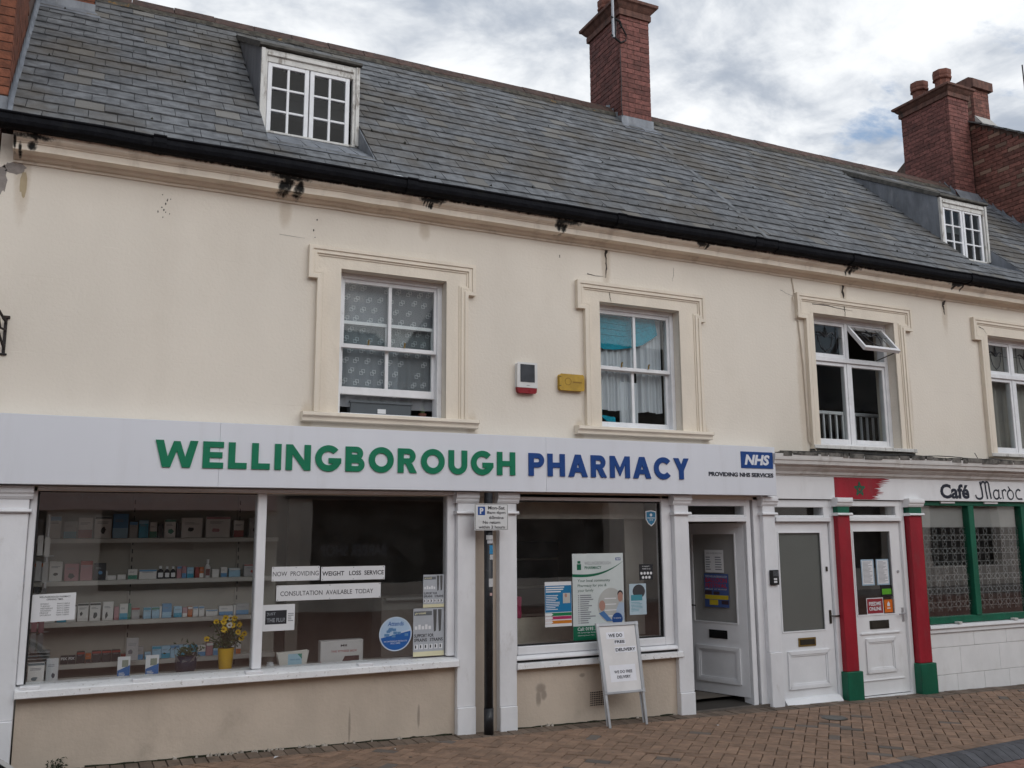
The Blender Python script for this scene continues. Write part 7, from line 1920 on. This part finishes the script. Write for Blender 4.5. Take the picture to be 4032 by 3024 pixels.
def ab_text(st, u0, u1, v0, v1, bold, card):
    if card: MB().add([ab_pt(u, v, 0.0040) for u, v in ((card[0], card[2]), (card[1], card[2]), (card[1], card[3]), (card[0], card[3]))], [(0, 1, 2, 3)]).build('paper_slip', pl('slip_white', (0.80, 0.80, 0.84), 0.6), ab, fix=False)
    vs, fs, _ = text_mesh(st, bold)
    MB().add([ab_pt(u0+(u1-u0)*v[0], v0+(v1-v0)*v[1], 0.0052) for v in vs], fs).build('lettering', M_navy, ab, fix=False)
ab_text('WE DO', 0.27, 0.60, 0.855, 0.890, .03, (0.22, 0.65, 0.840, 0.905)); ab_text('FREE', 0.40, 0.64, 0.795, 0.823, .03, (0.385, 0.66, 0.783, 0.830)); ab_text('DELIVERY', 0.40, 0.88, 0.715, 0.746, .03, (0.38, 0.90, 0.703, 0.758))
ab_text('WE DO FREE', 0.30, 0.74, 0.505, 0.533, .02, (0.20, 0.83, 0.425, 0.585)); ab_text('DELIVERY', 0.36, 0.69, 0.455, 0.483, .02, None)
ic_ = thing('intercom', 'small black door entry intercom on the white pilaster', 'intercom', (6.11, -0.05, 1.09))
MB().box(6.068, 6.166, -0.078, -0.0495, 1.092, 1.232).build('housing', M_blk, ic_, bevel=0.005)
gr = MB()
for i in range(6):
    for j in range(5): gr.box(6.092+i*0.011, 6.098+i*0.011, -0.0805, -0.0785, 1.175+j*0.010, 1.180+j*0.010)
gr.build('speaker_grille', M_grey, ic_, kind='stuff')
for zz in (1.112, 1.138): MB().box(6.098, 6.135, -0.0815, -0.0785, zz, zz+0.018).build('button', M_paper, ic_)
# litter, weeds, the bicycle wheel at the corner of the view
lt = tag(MB().add([(1.385, -0.28, gz(1.4)+0.004), (1.42, -0.29, gz(1.4)+0.018), (1.43, -0.25, gz(1.4)+0.006), (1.40, -0.25, gz(1.4)+0.012), (1.455, -0.27, gz(1.4)+0.022)], [(0, 1, 3), (1, 4, 2, 3)]).build('paper_scrap', M_paper, None, fix=False), 'torn scrap of white paper lying on the paving by the wall', 'litter')
for k, (x, y, w_) in enumerate(((4.16, -0.21, 0.012), (5.0, -0.55, 0.012), (7.55, -0.14, 0.014), (2.25, -0.33, 0.008))):
    o = MB().box(x, x+w_, y, y+w_*1.4, gz(x)+0.0005, gz(x)+0.006).build('litter_scrap', M_paper if k != 2 else M_blk, bevel=0.002)
    tag(o, ['white crumb of litter at the foot of the pavement sign', 'pale crumb of litter on the open paving', 'black scrap of litter before the cafe door', 'tiny white crumb near the long stall riser'][k], 'litter')
we = thing('wall_weed', 'dark tuft of weeds at the foot of the stall riser', 'weed', (0.02, -0.05, gz(0)))
lf = MB(); r_ = random.Random(21)
for q in range(140):
    c_ = Vector((0.03+r_.gauss(0, .028), -0.06+r_.gauss(0, .02), gz(0)+abs(r_.gauss(0, .035))))
    d1 = Vector((r_.uniform(-1, 1), r_.uniform(-1, 1), r_.uniform(-.2, 1))).normalized()*r_.uniform(.008, .018); d2 = Vector((r_.uniform(-1, 1), r_.uniform(-1, 1), r_.uniform(-1, 1))).normalized()*.006
    lf.add([tuple(c_-d1), tuple(c_+d2), tuple(c_+d1), tuple(c_-d2)], [(0, 1, 2, 3)])
lf.build('foliage', mat('weed_dark', (0.025, 0.032, 0.015), 0.8, 0.4, 30), we, fix=False)
bw_ = thing('bicycle', 'bicycle of which only a pale front mudguard enters the bottom corner', 'bicycle', (-0.85, -2.4, gz(-0.8)))
WC = Vector((-0.362, -2.40, gz(-0.36)+0.306))
def ring_tube(W, r, t, n=40, m=6):
    return MB().tube([(W.x+r*math.cos(2*PI*i/n), W.y, W.z+r*math.sin(2*PI*i/n)) for i in range(n+1)], t, m)
for W in (WC, WC+Vector((-0.95, 0, 0.016))):
    wh = ring_tube(W, 0.285, 0.017).build('wheel', M_blk, bw_); ring_tube(W, 0.262, 0.009).build('rim', M_alu, wh)
    for k in range(12):
        a = 2*PI*k/12
        MB().tube([tuple(W), (W.x+0.26*math.cos(a), W.y, W.z+0.26*math.sin(a))], 0.002, 4).build('spoke', M_alu, wh)
    MB().tube([(W.x, W.y-0.05, W.z), (W.x, W.y+0.05, W.z)], 0.02, 10).build('hub', M_alu, wh)
gd = MB(); n = 30
for i in range(n+1):
    a = math.radians(-15+165*i/n)
    for dy, rr in ((-0.024, 0.305), (0.0, 0.318), (0.024, 0.305)): gd.v.append((WC.x+rr*math.cos(a), WC.y+dy, WC.z+rr*math.sin(a)))
gd.f = [(3*i+k, 3*i+k+1, 3*i+k+4, 3*i+k+3) for i in range(n) for k in (0, 1)]
gd.build('mudguard', pl('mudguard_pale', (0.40, 0.39, 0.37), 0.4), bw_, fix=False)
Pt = lambda x, z, y=-2.4: (x, y, z)
fr_ = MB()
for p, q in (((-0.51, 0.80), (-0.99, 0.80)), ((-0.49, 0.72), (-0.86, 0.37)), ((-1.01, 0.86), (-0.86, 0.37)), ((-0.53, 0.88), (-0.47, 0.68))): fr_.tube([Pt(*p), Pt(*q)], 0.016, 8)
for dy in (-0.045, 0.045):
    fr_.tube([Pt(-0.47, 0.68), Pt(-0.46, 0.62, -2.4+dy), Pt(WC.x, WC.z, -2.4+dy)], 0.011, 7); fr_.tube([Pt(-0.86, 0.37), Pt(WC.x-0.95, WC.z+0.016, -2.4+dy)], 0.009, 6); fr_.tube([Pt(-0.99, 0.79), Pt(WC.x-0.95, WC.z+0.016, -2.4+dy)], 0.008, 6)
fr_.build('frame', pl('bicycle_black', (0.02, 0.02, 0.022), 0.3), bw_)
MB().tube([Pt(-0.53, 0.88), Pt(-0.54, 0.93), Pt(-0.50, 0.95, -2.55), Pt(-0.58, 0.95, -2.66)], 0.011, 7).tube([Pt(-0.54, 0.93), Pt(-0.50, 0.95, -2.25), Pt(-0.58, 0.95, -2.14)], 0.011, 7).build('handlebar', M_alu, bw_)
MB().prism([(-1.14, 0.885), (-0.88, 0.90), (-0.88, 0.92), (-1.0, 0.925), (-1.14, 0.94)], 'y', -2.45, -2.35).build('saddle', M_blk, bw_, bevel=0.012)
MB().tube([Pt(-0.86, 0.37, -2.47), Pt(-0.78, 0.24, -2.47), Pt(-0.78, 0.24, -2.53)], 0.009, 6).tube([Pt(-0.86, 0.37, -2.33), Pt(-0.94, 0.50, -2.33), Pt(-0.94, 0.50, -2.27)], 0.009, 6).build('crank', M_alu, bw_)

# ================================================================== ACROSS THE STREET (seen only in the glass)
op = thing('opposite_terrace', 'shops across the street, seen only as reflections in the window glass', 'building', (3, -13.5, -0.05))
OY = -13.0
wall_holes(MB(), -30, 70, -0.1, 5.2, OY-0.3, OY, [(x, x+1.1, 3.2, 4.6) for x in (-9, -5, -1.5, 1.5, 4.6, 8, 12, 16, 20, 24, 28, 32, 37, 42)] + [(x, x+3.2, 0.5, 2.35) for x in (-8, -3.6, 0.6, 4.8, 9.2, 14, 19, 24, 29, 34, 40)]).build('wall', mat('opposite_render', (0.75, 0.70, 0.62), 0.9, 0.12, 1), op, fix=False)
MB().box(-30, 70, OY-0.6, OY-0.55, -0.1, 5.2).build('dark_windows_backing', M_intd, op)
MB().box(-1.2, 4.0, OY, OY+0.12, 2.10, 2.52).build('fascia', mat('opposite_fascia', (0.62, 0.46, 0.43), 0.6), op)
q = MB().text('Mezeluri • Panificatie • Fructe si legume • Prajituri • Torturi', -0.2, 3.55, 2.22, 2.40, OY+0.125, 0.0, 0.0, True)
q.build('fascia_lettering', M_paper, op, fix=False)
MB().box(4.2, 9.5, OY, OY+0.1, 2.36, 2.9).build('fascia', mat('opposite_dark', (0.04, 0.04, 0.045), 0.6), op)
MB().text('BARBER SHOP', 5.0, 6.5, 1.10, 1.36, OY+0.02, 0.02, 0.0, True).build('window_lettering', M_grey, op, fix=False)
MB().box(-30, 70, OY-0.05, OY+0.10, 3.02, 3.10).build('string_course', M_cafew, op)
MB().prism([(OY+0.3, 5.15), (OY-3.2, 7.0), (OY-6.5, 5.15)], 'x', -30, 7.2).build('roof', M_slate, op)
MB().prism([(7.2, 5.2), (9.6, 8.4), (12.0, 5.2)], 'y', OY-5, OY-0.01).build('gable', mat('opposite_brick', (0.15, 0.10, 0.085), 0.9, 0.2, 3), op)
MB().prism([(OY+0.3, 5.15), (OY-3.2, 7.3), (OY-6.5, 5.15)], 'x', 12.0, 70).build('roof', M_slate, op)
